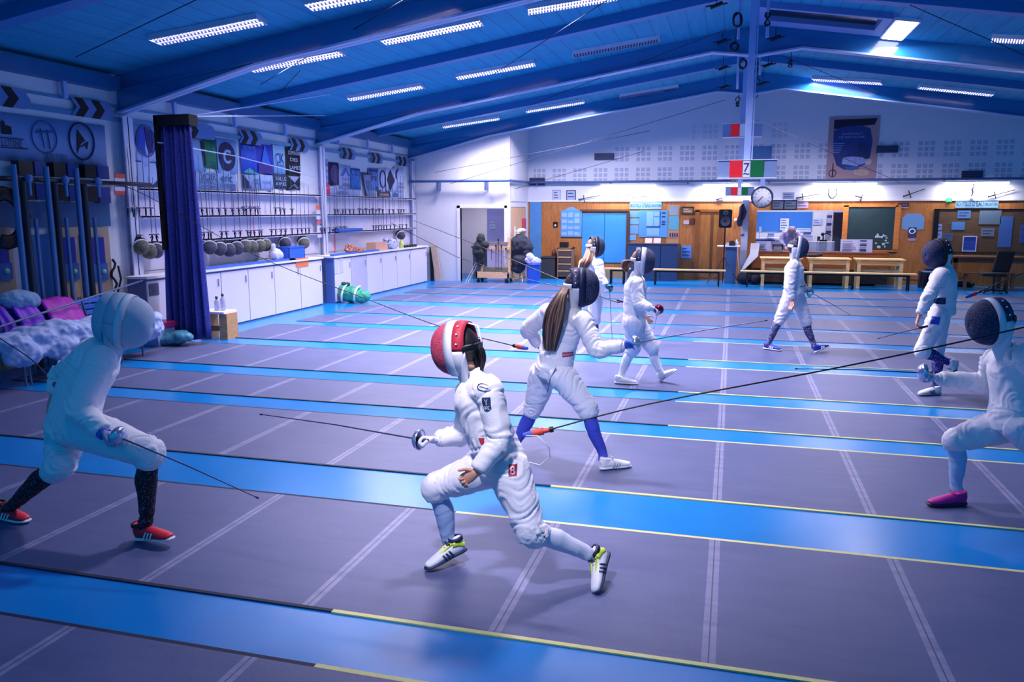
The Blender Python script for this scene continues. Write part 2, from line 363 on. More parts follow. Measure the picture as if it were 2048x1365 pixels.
# ------------------------------------------------------------------ fencing pistes (bands between the blue floor stripes)
def piste_material():
    m = bpy.data.materials.new('piste_grey_rubber'); m.use_nodes = True; nt = m.node_tree; N = nt.nodes; L = nt.links; b = N['Principled BSDF']
    tc = N.new('ShaderNodeTexCoord'); g = N.new('ShaderNodeNewGeometry'); sp = N.new('ShaderNodeSeparateXYZ'); L.new(g.outputs['Position'], sp.inputs[0])
    def M(op, a, bb=None):
        x = N.new('ShaderNodeMath'); x.operation = op
        for i, q in enumerate((a, bb)):
            if q is None: continue
            if isinstance(q, (int, float)): x.inputs[i].default_value = q
            else: L.new(q, x.inputs[i])
        return x.outputs[0]
    X = M('ADD', sp.outputs[0], 20.0-0.08+0.5)
    d = M('ABSOLUTE', M('SUBTRACT', M('MODULO', X, 0.995), 0.5))
    tape = M('LESS_THAN', d, 0.032); line = M('LESS_THAN', d, 0.0035)
    n = N.new('ShaderNodeTexNoise'); n.inputs['Scale'].default_value = 2.2; n.inputs['Detail'].default_value = 8; n.inputs['Roughness'].default_value = .65; L.new(g.outputs['Position'], n.inputs[0])
    mp = N.new('ShaderNodeMapping'); mp.inputs['Scale'].default_value = (1.5, 9, 1); L.new(g.outputs['Position'], mp.inputs[0])
    n2 = N.new('ShaderNodeTexNoise'); n2.inputs['Scale'].default_value = 1.5; n2.inputs['Detail'].default_value = 6; L.new(mp.outputs[0], n2.inputs[0])
    r = N.new('ShaderNodeMix'); r.data_type = 'RGBA'; r.inputs[6].default_value = srgb('404c76')+(1,); r.inputs[7].default_value = srgb('646a94')+(1,)
    mx = M('ADD', M('MULTIPLY', n.outputs[0], .6), M('MULTIPLY', n2.outputs[0], .5)); L.new(mx, r.inputs[0])
    r2 = N.new('ShaderNodeMix'); r2.data_type = 'RGBA'; L.new(r.outputs[2], r2.inputs[6]); r2.inputs[7].default_value = srgb('a8a8cc')+(1,)
    L.new(M('MULTIPLY', tape, M('ADD', M('MULTIPLY', n2.outputs[0], 0.7), 0.02)), r2.inputs[0])
    r3 = N.new('ShaderNodeMix'); r3.data_type = 'RGBA'; L.new(r2.outputs[2], r3.inputs[6]); r3.inputs[7].default_value = srgb('3d3852')+(1,); L.new(M('MULTIPLY', line, .8), r3.inputs[0])
    L.new(r3.outputs[2], b.inputs['Base Color']); b.inputs['Roughness'].default_value = 0.45; b.inputs['Specular IOR Level'].default_value = 0.28
    bp = N.new('ShaderNodeBump'); bp.inputs['Strength'].default_value = .08; bp.inputs['Distance'].default_value = .01; n4 = N.new('ShaderNodeTexNoise'); n4.inputs['Scale'].default_value = 90
    L.new(g.outputs['Position'], n4.inputs[0]); L.new(n4.outputs[0], bp.inputs['Height']); L.new(bp.outputs[0], b.inputs['Normal'])
    return m
pm = piste_material(); yel = mat('yellow_edge_tape', 'd6d08a', .6, var=.15, scale=30); dk = mat('dark_edge_gap', '0c1636', .7)
PISTES = [(1.25, 2.88, -9, 'grey rubber piste at the near edge of the hall, cut off by the frame'),
          (3.37, 4.76, -8.4, 'grey rubber piste under the red-masked fencer with white stockings'),
          (5.46, 6.92, -8.4, 'grey rubber piste under the long-haired fencer in blue stockings'),
          (7.37, 8.33, -8.2, 'narrow grey rubber piste just behind the long-haired fencer'),
          (8.82, 10.28, -8.1, 'grey rubber piste under the walking fencer dressed all in white with white shoes'),
          (10.84, 12.34, -7.8, 'grey rubber piste under the striding fencer in speckled navy stockings'),
          (12.81, 13.9, -7.6, 'grey rubber piste starting level with the small bench by the curtain'),
          (14.17, 15.62, -7.6, 'grey rubber piste starting in front of the long white cupboards'),
          (16.31, 17.67, -7.75, 'grey rubber piste starting beside the green bag'),
          (18.03, 19.11, -7.7, 'narrow grey rubber piste next to the last one before the benches'),
          (19.52, 20.99, -7.7, 'grey rubber piste closest to the wooden benches')]
for (y0, y1, x0, lab) in PISTES:
    t = thing('fencing_piste', lab, 'piste', (x0, (y0+y1)/2, 0), 'fencing pistes laid side by side')
    ch = .8 if y0 > 12 else 0.02
    mb = MB(); mb.poly([(x0, y0, .001), (XRIGHT, y0, .001), (XRIGHT, y1, .001), (x0+ch, y1, .001), (x0, y1-ch*.25, .001)], .007, (0, 0, 1)); mb.build('mat', pm, t)
    if y0 < 12:
        xs = -1.92 if y0 < 5 else -3.9
        mb = MB()
        for (ye, s) in ((y0, -1), (y1, 1)):
            xe = (-1.86 if y0 < 4 else -1.3) if y0 < 5 else (-1.2 if y0 < 7 else -.5)
            if s > 0 and y0 < 4: xe = -1.7
            w_ = .028 if y0 < 9 else .02
            mb.box((xe, ye-w_/2+s*w_/2, .001), (XRIGHT, ye+w_/2+s*w_/2, .0085), 0)
            mb.box((x0, ye-.012+s*.012, .001), (xe, ye+.012+s*.012, .0085), 1)
        mb.build('edge_tape', [yel, dk], t)
# ================================================================== CEILING THINGS
lamp_white = mat('lamp_tube_lit', 'ffffff', .5, emit='fff0ff', estr=14.0); lamp_off = mat('lamp_tube_off', 'a8b8e0', .4)
lamp_house = mat('lamp_housing', 'd8dcf0', .4); lamp_blade = mat('lamp_louvre', '26346c', .5)
def luminaire(a, b, label, power, lit=True, spread=2.1, aim=None):
    a = Vector(a); b = Vector(b); t = (b-a).normalized(); w = Vector((0, 1, 0)); w = (w - t*w.dot(t)).normalized(); dn = w.cross(t); dn = dn if dn.z < 0 else -dn
    c = (a+b)/2; L = (b-a).length/2
    root = thing('ceiling_luminaire', label, 'ceiling light', c, 'louvred ceiling lights on the sloping roof')
    up = -dn
    mb = MB(); mb.obox(c+dn*.005, t*L, w*.16, up*.01)
    for s in (-1, 1): mb.obox(c+dn*.035+w*(s*.157), t*L, w*.004, up*.035)
    for s in (-1, 1): mb.obox(c+dn*.035+t*(s*L), t*.004, w*.16, up*.035)
    mb.obox(c+dn*.035, t*L, w*.006, up*.03); mb.build('housing', lamp_house, root)
    mb = MB()
    for s in (-1, 1): mb.obox(c+dn*.03+w*(s*.08), t*(L-.02), w*.062, up*.012)
    mb.build('tube', lamp_white if lit else lamp_off, root)
    mb = MB(); n = 30
    for i in range(n):
        x = -L+.03+(2*L-.06)*i/(n-1)
        for s, hw in ((0, .022), (-.14, .016), (.14, .016)): mb.obox(c+dn*.05+w*s+t*x, t*.011, w*hw, up*.018)
        for s in (-1, 1): mb.obox(c+dn*.05+w*(s*.08)+t*x, t*.002, w*.06, up*.014)
    mb.build('louvre', lamp_blade, root)
    if lit and power:
        o = area_light('luminaire_light', c+dn*.09, 2*L, .3, power, LAV, c+dn*2, spread=spread)
        if aim: o.rotation_euler = (Vector(aim)-o.location).to_track_quat('-Z', 'Y').to_euler(); o.data.size = .5
        else: o.rotation_euler = Matrix((t, (-dn).cross(t), -dn)).transposed().to_euler()
    return root
def lum_px(pa, pb, label, power, lit=True, spread=2.2):
    a = atc(*pa); b = atc(*pb); return luminaire(a, b, label, power, lit, spread)
LP = 120
lum_px((308, 75), (522, 32), 'lit louvred ceiling light with two tubes above the dark curtain, the largest on the roof', LP*.12)
lum_px((500, 133), (683, 98), 'lit louvred ceiling light on the second bay over the chevrons', LP*.7, spread=2.6)
lum_px((697, 193), (845, 167), 'lit louvred ceiling light third from the camera along the cupboard side of the roof', LP*1.4, spread=2.7)
lum_px((885, 250), (998, 233), 'lit louvred ceiling light nearest the store room door', LP*.8, spread=2.4)
lum_px((765, 77), (962, 37), 'lit louvred ceiling light with crisp black notches near the top middle of the roof', LP*1.8)
lum_px((913, 150), (1069, 122), 'lit louvred ceiling light in the middle row of the long roof slope', LP*2.7)
lum_px((1052, 219), (1168, 200), 'lit louvred ceiling light in the middle row closest to the back wall', LP*2.1, spread=2.8)
lum_px((1055, 15), (1235, -15), 'lit louvred ceiling light cut off by the upper edge beside the ridge', LP*1.3)
lum_px((1145, 105), (1317, 74), 'switched-off louvred ceiling light near the ridge', 0, False)
lum_px((1240, 190), (1355, 171), 'switched-off louvred ceiling light near the ridge toward the back wall', 0, False)
lum_px((1627, 154), (1766, 162), 'lit narrow ceiling light past the ridge, the one above the big poster', LP*1.3, spread=2.8)
lum_px((1838, 170), (1987, 185), 'lit narrow ceiling light past the ridge, over the brown notice board', LP*.12)
lum_px((1985, 72), (2160, 80), 'lit louvred ceiling light cut off by the frame edge past the skylight', LP*.05)
lum_px((615, 5), (850, -42), 'lit louvred ceiling light just showing at the upper edge above the portal beam', LP*.45)
# unseen lamps added above the frame to brighten near floor and fencers
for (x, y, p, l, sp_, aim) in ((-1.7, 6.5, .85, 'unseen louvred light added over the second piste', 1.9, (-1.7, 6.2, 0)), (-1.5, 1.7, .24, 'unseen louvred light added near the camera, aimed at the red-masked fencer', .75, (-1.4, 4.5, .9)), (-.6, 9.6, 1.1, 'unseen louvred light added over the middle pistes', 2.0, None)):
    luminaire((x-.72, y, zc(x-.72)-.02), (x+.72, y, zc(x+.72)-.02), l, LP*p, spread=sp_, aim=aim)
# square lit panel and roof window
a, b, c, d = atc(1795, 35), atc(1835, 39), atc(1799, 74), atc(1763, 72)
mid = (a+b+c+d)/4; root = thing('ceiling_light_panel', 'bright warm white light panel on the roof beside the black skylight', 'ceiling light', mid)
X0, X1, Y0, Y1 = (a.x+d.x)/2-.0, (b.x+c.x)/2+.0, min(a.y, b.y)-.0, max(c.y, d.y)
mb = MB()
def slope_box(mb, X0, X1, Y0, Y1, d0, d1):
    mb.add([(X0, Y0, zc(X0)-d1), (X1, Y0, zc(X1)-d1), (X1, Y1, zc(X1)-d1), (X0, Y1, zc(X0)-d1), (X0, Y0, zc(X0)-d0), (X1, Y0, zc(X1)-d0), (X1, Y1, zc(X1)-d0), (X0, Y1, zc(X0)-d0)],
           [(0, 3, 2, 1), (4, 5, 6, 7), (0, 1, 5, 4), (1, 2, 6, 5), (2, 3, 7, 6), (3, 0, 4, 7)])
X0, X1, Y0, Y1 = 2.42, 2.74, 14.65, 16.02
slope_box(mb, X0-.03, X1+.03, Y0-.03, Y1+.03, 0, .05); mb.build('frame', lamp_house, root)
mb = MB(); slope_box(mb, X0, X1, Y0, Y1, .05, .06); mb.build('diffuser', mat('panel_lit', 'ffffff', .5, emit='ffeee6', estr=7), root)
area_light('panel_light', (mid.x, mid.y, mid.z-.15), .35, 1.3, 60, (1, .9, .95), (mid.x, mid.y, 0))
root = thing('skylight', 'black night-time skylight set in a pale frame near the ridge', 'skylight', (1.3, 15.4, zc(1.3)))
mb = MB(); SX0, SX1, SY0, SY1 = .42, 2.18, 14.45, 15.25
for (p, q, r_, s_) in ((SX0-.14, SX1+.14, SY0-.1, SY0), (SX0-.14, SX1+.14, SY1, SY1+.4), (SX0-.14, SX0, SY0, SY1), (SX1, SX1+.14, SY0, SY1)): slope_box(mb, p, q, r_, s_, -.01, .10)
mb.build('frame', mat('skylight_frame', '5d86c6', .5), root)
mb = MB(); slope_box(mb, SX0, SX1, SY0, SY1, 0, .015); mb.build('pane', mat('night_glass', '020206', .15), root)
# scoreboards on hanging posts
post_m = mat('hanging_post', '9cb4ec', .35, var=.05); caseg = mat('score_case', '8398c6', .4); dk_m = mat('black_plastic', '0b0c14', .45)
redm = mat('score_red', 'd8202e', .4, emit='ff2233', estr=.18); greenm = mat('score_green', '0f6b3c', .4, emit='108040', estr=.06)
def scoreboard(pts, Y, xpost, label, num=None, second='g'):
    (x0, y0, x1, y1), (r0, r1), (g0, g1) = pts
    A = at(x0, y0, Y); B = at(x1, y1, Y); zt, z0 = A.z, B.z
    px = at(xpost, y0, Y).x
    root = thing('scoreboard', label, 'scoreboard', (px, Y, z0), 'fencing scoreboards on hanging posts')
    mb = MB(); mb.box((A.x, Y-.06, z0), (B.x, Y+.06, zt)); mb.build('case', caseg, root)
    mb = MB(); mb.box((A.x-.01, Y-.09, z0-.015), (B.x+.01, Y+.06, z0)); mb.box((A.x-.01, Y-.08, zt), (B.x+.01, Y+.06, zt+.008)); mb.build('frame', frm, root)
    mb = MB(); mb.box((at(r0, y0, Y).x, Y-.075, z0+.005), (at(r1, y0, Y).x, Y-.06, zt-.005)); mb.build('red_lamp', redm, root)
    mb = MB(); mb.box((at(g0, y0, Y).x, Y-.075, z0+.005), (at(g1, y0, Y).x, Y-.06, zt-.005)); mb.build('green_lamp', greenm if second == 'g' else mat('score_navy', '142a80', .4), root)
    xa, xb = at(r1, y0, Y).x+.01, at(g0, y0, Y).x-.01
    mb = MB(); mb.box((xa, Y-.072, z0+.01), (xb, Y-.06, zt-.01)); np_ = mb.build('number_plate', pp, root)
    if num:
        mb = MB(); text_mb(mb, num, ((xa+xb)/2, Y-.073, (z0+zt)/2+.02), (1, 0, 0), (0, 0, 1), (zt-z0)*.5); mb.build('digit', mat('ink_blue', '1c2c80', .6), np_)
        mb = MB(); text_mb(mb, '~', ((xa+xb)/2, Y-.073, z0+.05), (1, 0, 0), (0, 0, 1), .03, width=.08); mb.build('mark', MATS['ink_blue'], np_)
    w = .045 if Y < 14 else .05
    mb = MB(); mb.box((px-w, Y+.06, z0+.02), (px+w, Y+.15, zc(px)-.0)); mb.box((px+w+.01, Y+.07, zt), (px+w+.03, Y+.12, zc(px)-.0)); mb.build('post', post_m, root)
scoreboard(((1437, 322, 1552, 355), (1460, 1485), (1502, 1528)), 12.0, 1494, 'big scoreboard with a red lamp, a number 7 and a green lamp', '7')
scoreboard(((1446, 249, 1523, 273), (1462, 1479), (1500, 1507)), 18.3, 1487, 'topmost scoreboard with one red lamp and a thin dark blue stripe', None, 'n')
scoreboard(((1451, 375, 1508, 391), (1463, 1475), (1484, 1496)), 23.0, 1479, 'small scoreboard with a red and a green lamp before the lit white band', None)
# extra hangers near the ridge
def hanger(px, y0, y1, Y, label):
    A = at(px, y1, Y); mb = MB(); zt = min(zc(A.x), at(px, y0, Y).z if y0 > 0 else 99)
    mb.tube([(A.x, Y, A.z), (A.x, Y, zc(A.x)-.0)], .022, 8); tag(mb.build('hanging_rod', post_m), label, 'rod')
hanger(1476, 0, 78, 13.0, 'thin light-blue rod hanging from the roof behind the biggest coil of cable')
hanger(1534, 0, 75, 13.2, 'thin light-blue rod hanging from the roof beside the skylight')
hanger(1474, 110, 178, 16.6, 'thin light-blue rod hanging from the second portal beam below the round coil')
hanger(1519, 105, 150, 16.8, 'thin light-blue rod hanging from the second portal beam above the knotted coil')
# cable coils
cabm = mat('black_cable', '0a0c18', .5)
def coil(px, py, rw, rh, Y, label, loops=4, knot=False):
    c = at(px, py, Y); sc = (Vector(c)-C0).dot(_f)/FPX; a, b = rw*sc, rh*sc; mb = MB(); rnd = random.Random(px*7+py)
    for k in range(loops):
        dx, dz, ph = rnd.uniform(-.15, .15)*a, rnd.uniform(-.1, .1)*b, rnd.uniform(0, 6)
        n = 20; sa, sb = a*rnd.uniform(.8, 1), b*rnd.uniform(.8, 1)
        pts = []
        for i in range(n+1):
            th = 2*PI*i/n
            if knot: pts.append((c.x+dx+sa*math.sin(2*th)*.8, c.y+.03*math.sin(th*3+ph), c.z+dz+sb*math.cos(th)))
            else: pts.append((c.x+dx+sa*math.sin(th), c.y+.03*math.sin(th*3+ph), c.z+dz+sb*math.cos(th)))
        mb.tube(pts, .012, 6, caps=False)
    mb.tube([(c.x, c.y, c.z+b*.9), (c.x+a*.3, c.y, c.z+b*1.3), (c.x+.02, c.y, zc(c.x))], .007, 5)
    tag(mb.build('cable_coil', cabm), label, 'cable coil', 'coiled cables hanging at the ridge')
for q in ((1475, 40, 9, 14, 13.0, 'large oval coil of black cable hanging highest of the coils before the posts', 5), (1535, 38, 6, 14, 13.2, 'tangled black cable coil hanging beside the skylight', 4, True),
          (1469, 94, 8, 9, 15.9, 'round black cable coil hanging at the peak of the second portal beam', 3), (1486, 128, 7, 10, 17.0, 'round black cable coil just under the second portal beam peak', 4),
          (1513, 134, 4, 11, 17.0, 'narrow knotted black cable coil past the posts, under the second portal beam', 3, True), (1514, 164, 6, 7, 19.5, 'thin ring of cable below the narrow knotted coil', 1),
          (1475, 170, 3, 9, 19.5, 'small twisted black cable coil between two thin rods', 3, True), (1511, 190, 5, 6, 21.5, 'thin ring of cable touching the last portal beam', 1),
          (1476, 199, 5, 6, 21.5, 'thin ring of cable with a dark knot beneath it', 1), (1475, 209, 4, 4, 21.6, 'small dark knot of cable, lowest of the coils', 3, True),
          (1580, 128, 5, 7, 17.5, 'small figure-eight coil of cable hanging alone over the sloping rafters', 2, True)): coil(*q)
for (px, py, Y, lab) in ((1433, 12, 13.0, 'dark hook with rolled cord high up near the upper edge'), (1444, 84, 16, 'dark cable reel clamped to a rafter near the peak of the second beam'), (1551, 77, 16, 'dark cable reel clamped to a rafter opposite, past the posts'),
                    (1446, 137, 18, 'dark cable reel clamped below the second portal beam'), (1536, 131, 18, 'dark cable reel clamped past the posts beside the figure-eight coil'), (1449, 175, 20, 'small dark cable reel in the third row of rafters'), (1525, 168, 20, 'small dark cable reel next to the thin ring of cable')):
    c = at(px, py, Y); mb = MB(); mb.tube([c+Vector((-.09, 0, -.02)), c+Vector((.09, 0, .04))], .03, 8); mb.tube([c+Vector((-.16, 0, 0)), c+Vector((.16, 0, .03))], .012, 6); mb.tube([c, (c.x, c.y, zc(c.x)-.05)], .006, 5)
    tag(mb.build('cable_reel', cabm), lab, 'cable reel', 'reels under the ridge')
# soffit lights above the lit band
tubew = mat('soffit_tube', 'ffffff', .5, emit='fff4f0', estr=16)
for (xa, xb, lab, pw, col) in ((1200, 1312, 'fluorescent batten above the three framed pictures', 46, (1, .93, 1)), (1405, 1500, 'fluorescent batten behind the small scoreboard', 50, (1, .93, 1)), (1625, 1756, 'fluorescent batten above the shield', 44, (1, .9, .9)), (1890, 2022, 'fluorescent batten above the statuette', 34, (1, .88, .8))):
    A = at(xa, 374, YB-.3); B = at(xb, 374, YB-.3); z = 2.70
    root = thing('fluorescent_batten', lab, 'strip light', ((A.x+B.x)/2, YB-.22, z), 'strip lights along the lit band')
    mb = MB(); mb.box((A.x, YB-.26, z+.02), (B.x, YB-.14, z+.06)); mb.box((A.x+.2, YB-.2, z+.03), (A.x+.24, YB-.0, z+.05)); mb.box((B.x-.24, YB-.2, z+.03), (B.x-.2, YB-.0, z+.05)); mb.build('housing', lamp_house, root)
    mb = MB(); mb.tube([(A.x+.02, YB-.2, z), (B.x-.02, YB-.2, z)], .02, 8); mb.build('tube', tubew, root)
    area_light('batten_light', ((A.x+B.x)/2, YB-.22, z-.03), B.x-A.x, .05, pw, col, ((A.x+B.x)/2, YB-.12, 0), spread=PI)
# wires
wirew = mat('pale_rope', 'b9c4ee', .6); wired = mat('dark_wire', '0a1234', .6)
def wire(pts, r, m, label, name='wire', grp=None):
    pts = [Vector(q) for q in pts]
    if grp and 'roof' in grp:
        for q in pts:
            q.x = max(q.x, WX+.1); q.z = min(q.z, zc(q.x)-.06)
    mb = MB(); mb.tube([Vector(p) for p in pts], r, 5, caps=True); return tag(mb.build(name, m), label, 'wire', grp)
wire([at(318, 247, 10.5), at(400, 229, 11.2), at(660, 188, 14)], .012, wirew, 'white rope slanting up from the top of the dark curtain', 'rope')
wire([at(316, 285, 10), atx(470, 312, WX+.5), atx(626, 353, WX+.2)], .011, wirew, 'white rope slanting down past the hanging banners', 'rope')
wire([at(388, 233, 10.3), atx(650, 231, WX+.6)], .009, wirew, 'thin level white rope under the eaves', 'rope')
for k, (p, q) in enumerate((((150, 100, 9.0), (392, 0, 8.2)), ((520, 170, 12), (815, -5, 9.5)), ((985, 150, 14), (1215, 0, 11)), ((430, 212, 14), (600, 128, 12)), ((1060, 210, 18), (1450, 60, 15)), ((870, 345, 20), (1300, 262, 21)),
                            ((900, 368, 21), (1450, 200, 21)), ((1030, 378, 22), (1290, 302, 22)), ((1820, 10, 12), (2048, 110, 14)), ((1560, 110, 17), (1760, 190, 20)), ((1500, 235, 20), (1800, 365, 23)))):
    wire([at(*p), at(*q)], .006, wired, 'thin dark wire '+('rising to the upper edge over the dark curtain', 'rising past the first portal beam', 'crossing above the middle row of lights', 'slanting behind the second portal beam haunch', 'rising to the second portal beam peak', 'low along the last portal beam', 'rising toward the last portal beam peak', 'slanting across the start of the perforated wall', 'past the skylight at the frame corner', 'running down past the figure-eight coil', 'slanting down before the big poster')[k], grp='thin wires strung under the roof')
# ================================================================== BACK WALL THINGS
def brect(x0, y0, x1, y1, d0=0.002, d1=.02, Y=YB, mb=None, mi=0):
    """a flat thing on the back wall: picture bounds turned into a place on the wall plane"""
    A = at(x0, y0, Y-d1); B = at(x1, y1, Y-d1); mb = mb or MB()
    return mb.box((A.x, Y-d1, B.z), (B.x, Y-d0, A.z), mi)
def flatm(name, c, **k): return mat(name, c, k.pop('rough', .7), **k)
papers = {}
def paper(x0, y0, x1, y1, col, label, name='paper_sheet', cat='notice', lines=0, d=.012, frame=None, Y=YB, extra=None, linecol=None, grp=None):
    m = flatm('sheet_'+col, col, var=.03)
    A = at(x0, y0, Y-d); B = at(x1, y1, Y-d)
    root = thing(name, label, cat, ((A.x+B.x)/2, Y-d, B.z), grp)
    mb = MB(); mb.box((A.x, Y-d, B.z), (B.x, Y-.001, A.z)); mb.build('sheet' if not frame else 'picture', m, root)
    if frame:
        f = .02; mb = MB()
        for (p, q, r_, s_) in ((A.x-f, A.x, B.z-f, A.z+f), (B.x, B.x+f, B.z-f, A.z+f), (A.x, B.x, A.z, A.z+f), (A.x, B.x, B.z-f, B.z)): mb.box((p, Y-d-.012, r_), (q, Y-.001, s_))
        mb.build('frame', flatm('frame_'+frame, frame, rough=.4), root)
    if lines:
        mb = MB(); h = (A.z-B.z); rnd = random.Random(int(x0*13+y0))
        for i in range(lines):
            z = A.z - h*(i+.8)/(lines+.8); w = (B.x-A.x)*rnd.uniform(.45, .8); x = A.x+(B.x-A.x)*.1
            mb.box((x, Y-d-.002, z-h*.18/(lines+1)), (x+w, Y-d-.0005, z+h*.18/(lines+1)))
        mb.build('printing', flatm('print_'+(linecol or '3a4c80'), linecol or '3a4c80'), root)
    if extra: extra(root, A, B, Y-d)
    return root
# dark vents on the upper wall
ventm = mat('vent_dark', '1d2a50', .6); 
for (x0, y0, x1, y1, lab) in ((1189, 307, 1227, 319, 'dark slotted vent alone on the upper back wall before the scoreboards'), (1059, 356, 1089, 371, 'dark box vent resting above the pipe by the wall corner'), (1754, 292, 1796, 305, 'dark slotted vent attached beside the big poster'), (1925, 342, 1965, 357, 'dark vent above the pipe near the statuette')):
    root = thing('air_vent', lab, 'vent', at((x0+x1)/2, y1, YB)); brect(x0, y0, x1, y1, .001, .06).build('box', ventm, root)
    mb = MB(); A = at(x0, y0, YB-.07); B = at(x1, y1, YB-.07)
    for k in range(4): z = B.z+(A.z-B.z)*(k+.5)/4; mb.box((A.x+.01, YB-.068, z-.008), (B.x-.01, YB-.06, z+.008))
    mb.build('grille', mat('vent_slats', '3b4a7c', .5), root)
root = thing('projection_screen', 'blank blue-grey panel on the upper wall behind the number 7 scoreboard', 'panel', at(1522, 318, YB)); brect(1501, 293, 1543, 318, .001, .03).build('sheet', flatm('blank_panel', '4a78b4'), root)
# big poster
def poster_extra(root, A, B, Y):
    W_, H_ = B.x-A.x, A.z-B.z
    def P(u, v): return Vector((A.x+W_*u, Y-.003, B.z+H_*v))
    def blob(name, c, pts, col, d=.003): mb = MB(); mb.poly([P(u, v)+Vector((0, -d, 0)) for u, v in pts], .001, (0, -1, 0)); mb.build(name, flatm('poster_'+col, col, var=.5, scale=9), root)
    sea = [(.10, .78), (.3, .84), (.6, .86), (.82, .8), (.88, .6), (.86, .4), (.78, .24), (.55, .14), (.35, .15), (.2, .22), (.12, .4)]
    blob('sky', None, sea, '223a80'); blob('dark_cloud', None, [(.1, .8), (.9, .86), (.95, .96), (.1, .95)], '15163a', .001)
    blob('cliff', None, [(.62, .44), (.6, .56), (.66, .6), (.74, .58), (.82, .5), (.86, .4), (.84, .3), (.5, .3), (.4, .38)], '1a2f66', .005)
    blob('walls', None, [(.3, .24), (.32, .34), (.5, .36), (.7, .34), (.8, .3), (.76, .25), (.6, .2)], '90a0dc', .007)
    blob('boats', None, [(.36, .19), (.6, .2), (.66, .16), (.5, .135), (.4, .15)], '305f9c', .008)
    blob('seal', None, [(.82+.07*math.cos(t*PI/6), .27+.05*math.sin(t*PI/6)) for t in range(12)], 'cdb8c0', .006)
    blob('shells', None, [(.55, .07), (.56, .14), (.7, .15), (.84, .12), (.86, .06), (.7, .04)], 'c4a79a', .006)
    mb = MB(); c = P(.13, .09); mb.tube([c+Vector((.09*math.cos(i*PI/8), -.008, .09*math.sin(i*PI/8))) for i in range(17)], .008, 5); mb.tube([c+Vector((0, -.008, -.09)), c+Vector((0, -.008, .27))], .012, 5); mb.build('emblem', flatm('poster_ink', '14102a'), root)
    mb = MB(); text_mb(mb, 'CHAMPIONNATS', P(.47, .72)+Vector((0, -.006, 0)), (1, 0, 0), (0, 0, 1), .06, width=W_*.42); text_mb(mb, 'DE BRETAGNE', P(.47, .67)+Vector((0, -.006, 0)), (1, 0, 0), (0, 0, 1), .05, width=W_*.5)
    for k in range(5): mb.box(P(.08, .57-.035*k)+Vector((0, -.007, -.01)), P(.08+.25-.02*k, .57-.035*k)+Vector((0, -.006, .01)))
    mb.build('lettering', flatm('poster_text', '7d93dc'), root)
paper(1659, 234, 1752, 357, 'a88c98', 'big tall poster of a dark blue seaside scene framed in sand colour', 'poster', 'poster', d=.015, extra=poster_extra)
mb = MB(); c = at(1473, 362, YB-.16); mb.box((c.x-.16, YB-.18, c.z-.035), (c.x+.16, YB-.16, c.z+.035), 0); mb.box((c.x-.16, YB-.16, c.z), (c.x-.14, YB-.05, c.z+.02)); 
root = thing('name_plate', 'small dark plate with pale letters hanging from the pipe below the number 7 scoreboard', 'sign', c); mb.build('plate', dk_m, root)
mb = MB(); text_mb(mb, 'ESCRIME', (c.x, YB-.181, c.z), (1, 0, 0), (0, 0, 1), .04, width=.28); mb.build('lettering', pp, root)
# clock
cc = at(1524, 395, 22.9); R_ = 20.5*((cc-C0).dot(_f))/FPX
root = thing('round_clock', 'round white clock with a dark rim hanging from the pipe', 'clock', cc)
mb = MB(); mb.lathe(cc, [(0, .05), (R_*.98, .05), (R_*1.05, .0), (R_*1.05, -.06), (R_*.93, -.06), (R_*.93, -.04)], (0, 1, 0), 40); mb.build('rim', mat('clock_rim', '27305a', .3), root)
mb = MB(); mb.lathe(cc, [(0.0001, -.045), (R_*.94, -.045), (R_*.94, -.03)], (0, 1, 0), 40); mb.build('dial', pp, root)
mb = MB()
for k in range(12):
    a = k*PI/6; d = Vector((math.sin(a), 0, math.cos(a)))
    mb.bar(cc+d*R_*.80+Vector((0, -.048, 0)), cc+d*R_*.9+Vector((0, -.048, 0)), .012, .004, up=(0, 1, 0))
    text_mb(mb, str(k or 12), cc+d*R_*.66+Vector((0, -.047, 0)), (1, 0, 0), (0, 0, 1), .035)
mb.build('numerals', ink, root)
for nm, a, l, w in (('hour_hand', 222, .5, .018), ('minute_hand', 226, .78, .012)):
    d = Vector((math.sin(math.radians(a)), 0, math.cos(math.radians(a)))); mb = MB(); mb.bar(cc-d*R_*.1+Vector((0, -.052, 0)), cc+d*R_*l+Vector((0, -.052, 0)), w, .004, up=(0, 1, 0)); mb.build(nm, ink, root)
mb = MB(); mb.box((cc.x-.06, 22.88, cc.z+R_*.95), (cc.x+.06, 22.96, 2.86)); mb.bar((cc.x, 22.92, 2.80), (cc.x, YB-.02, 2.84), .05, .05); mb.build('bracket', post_m, root)
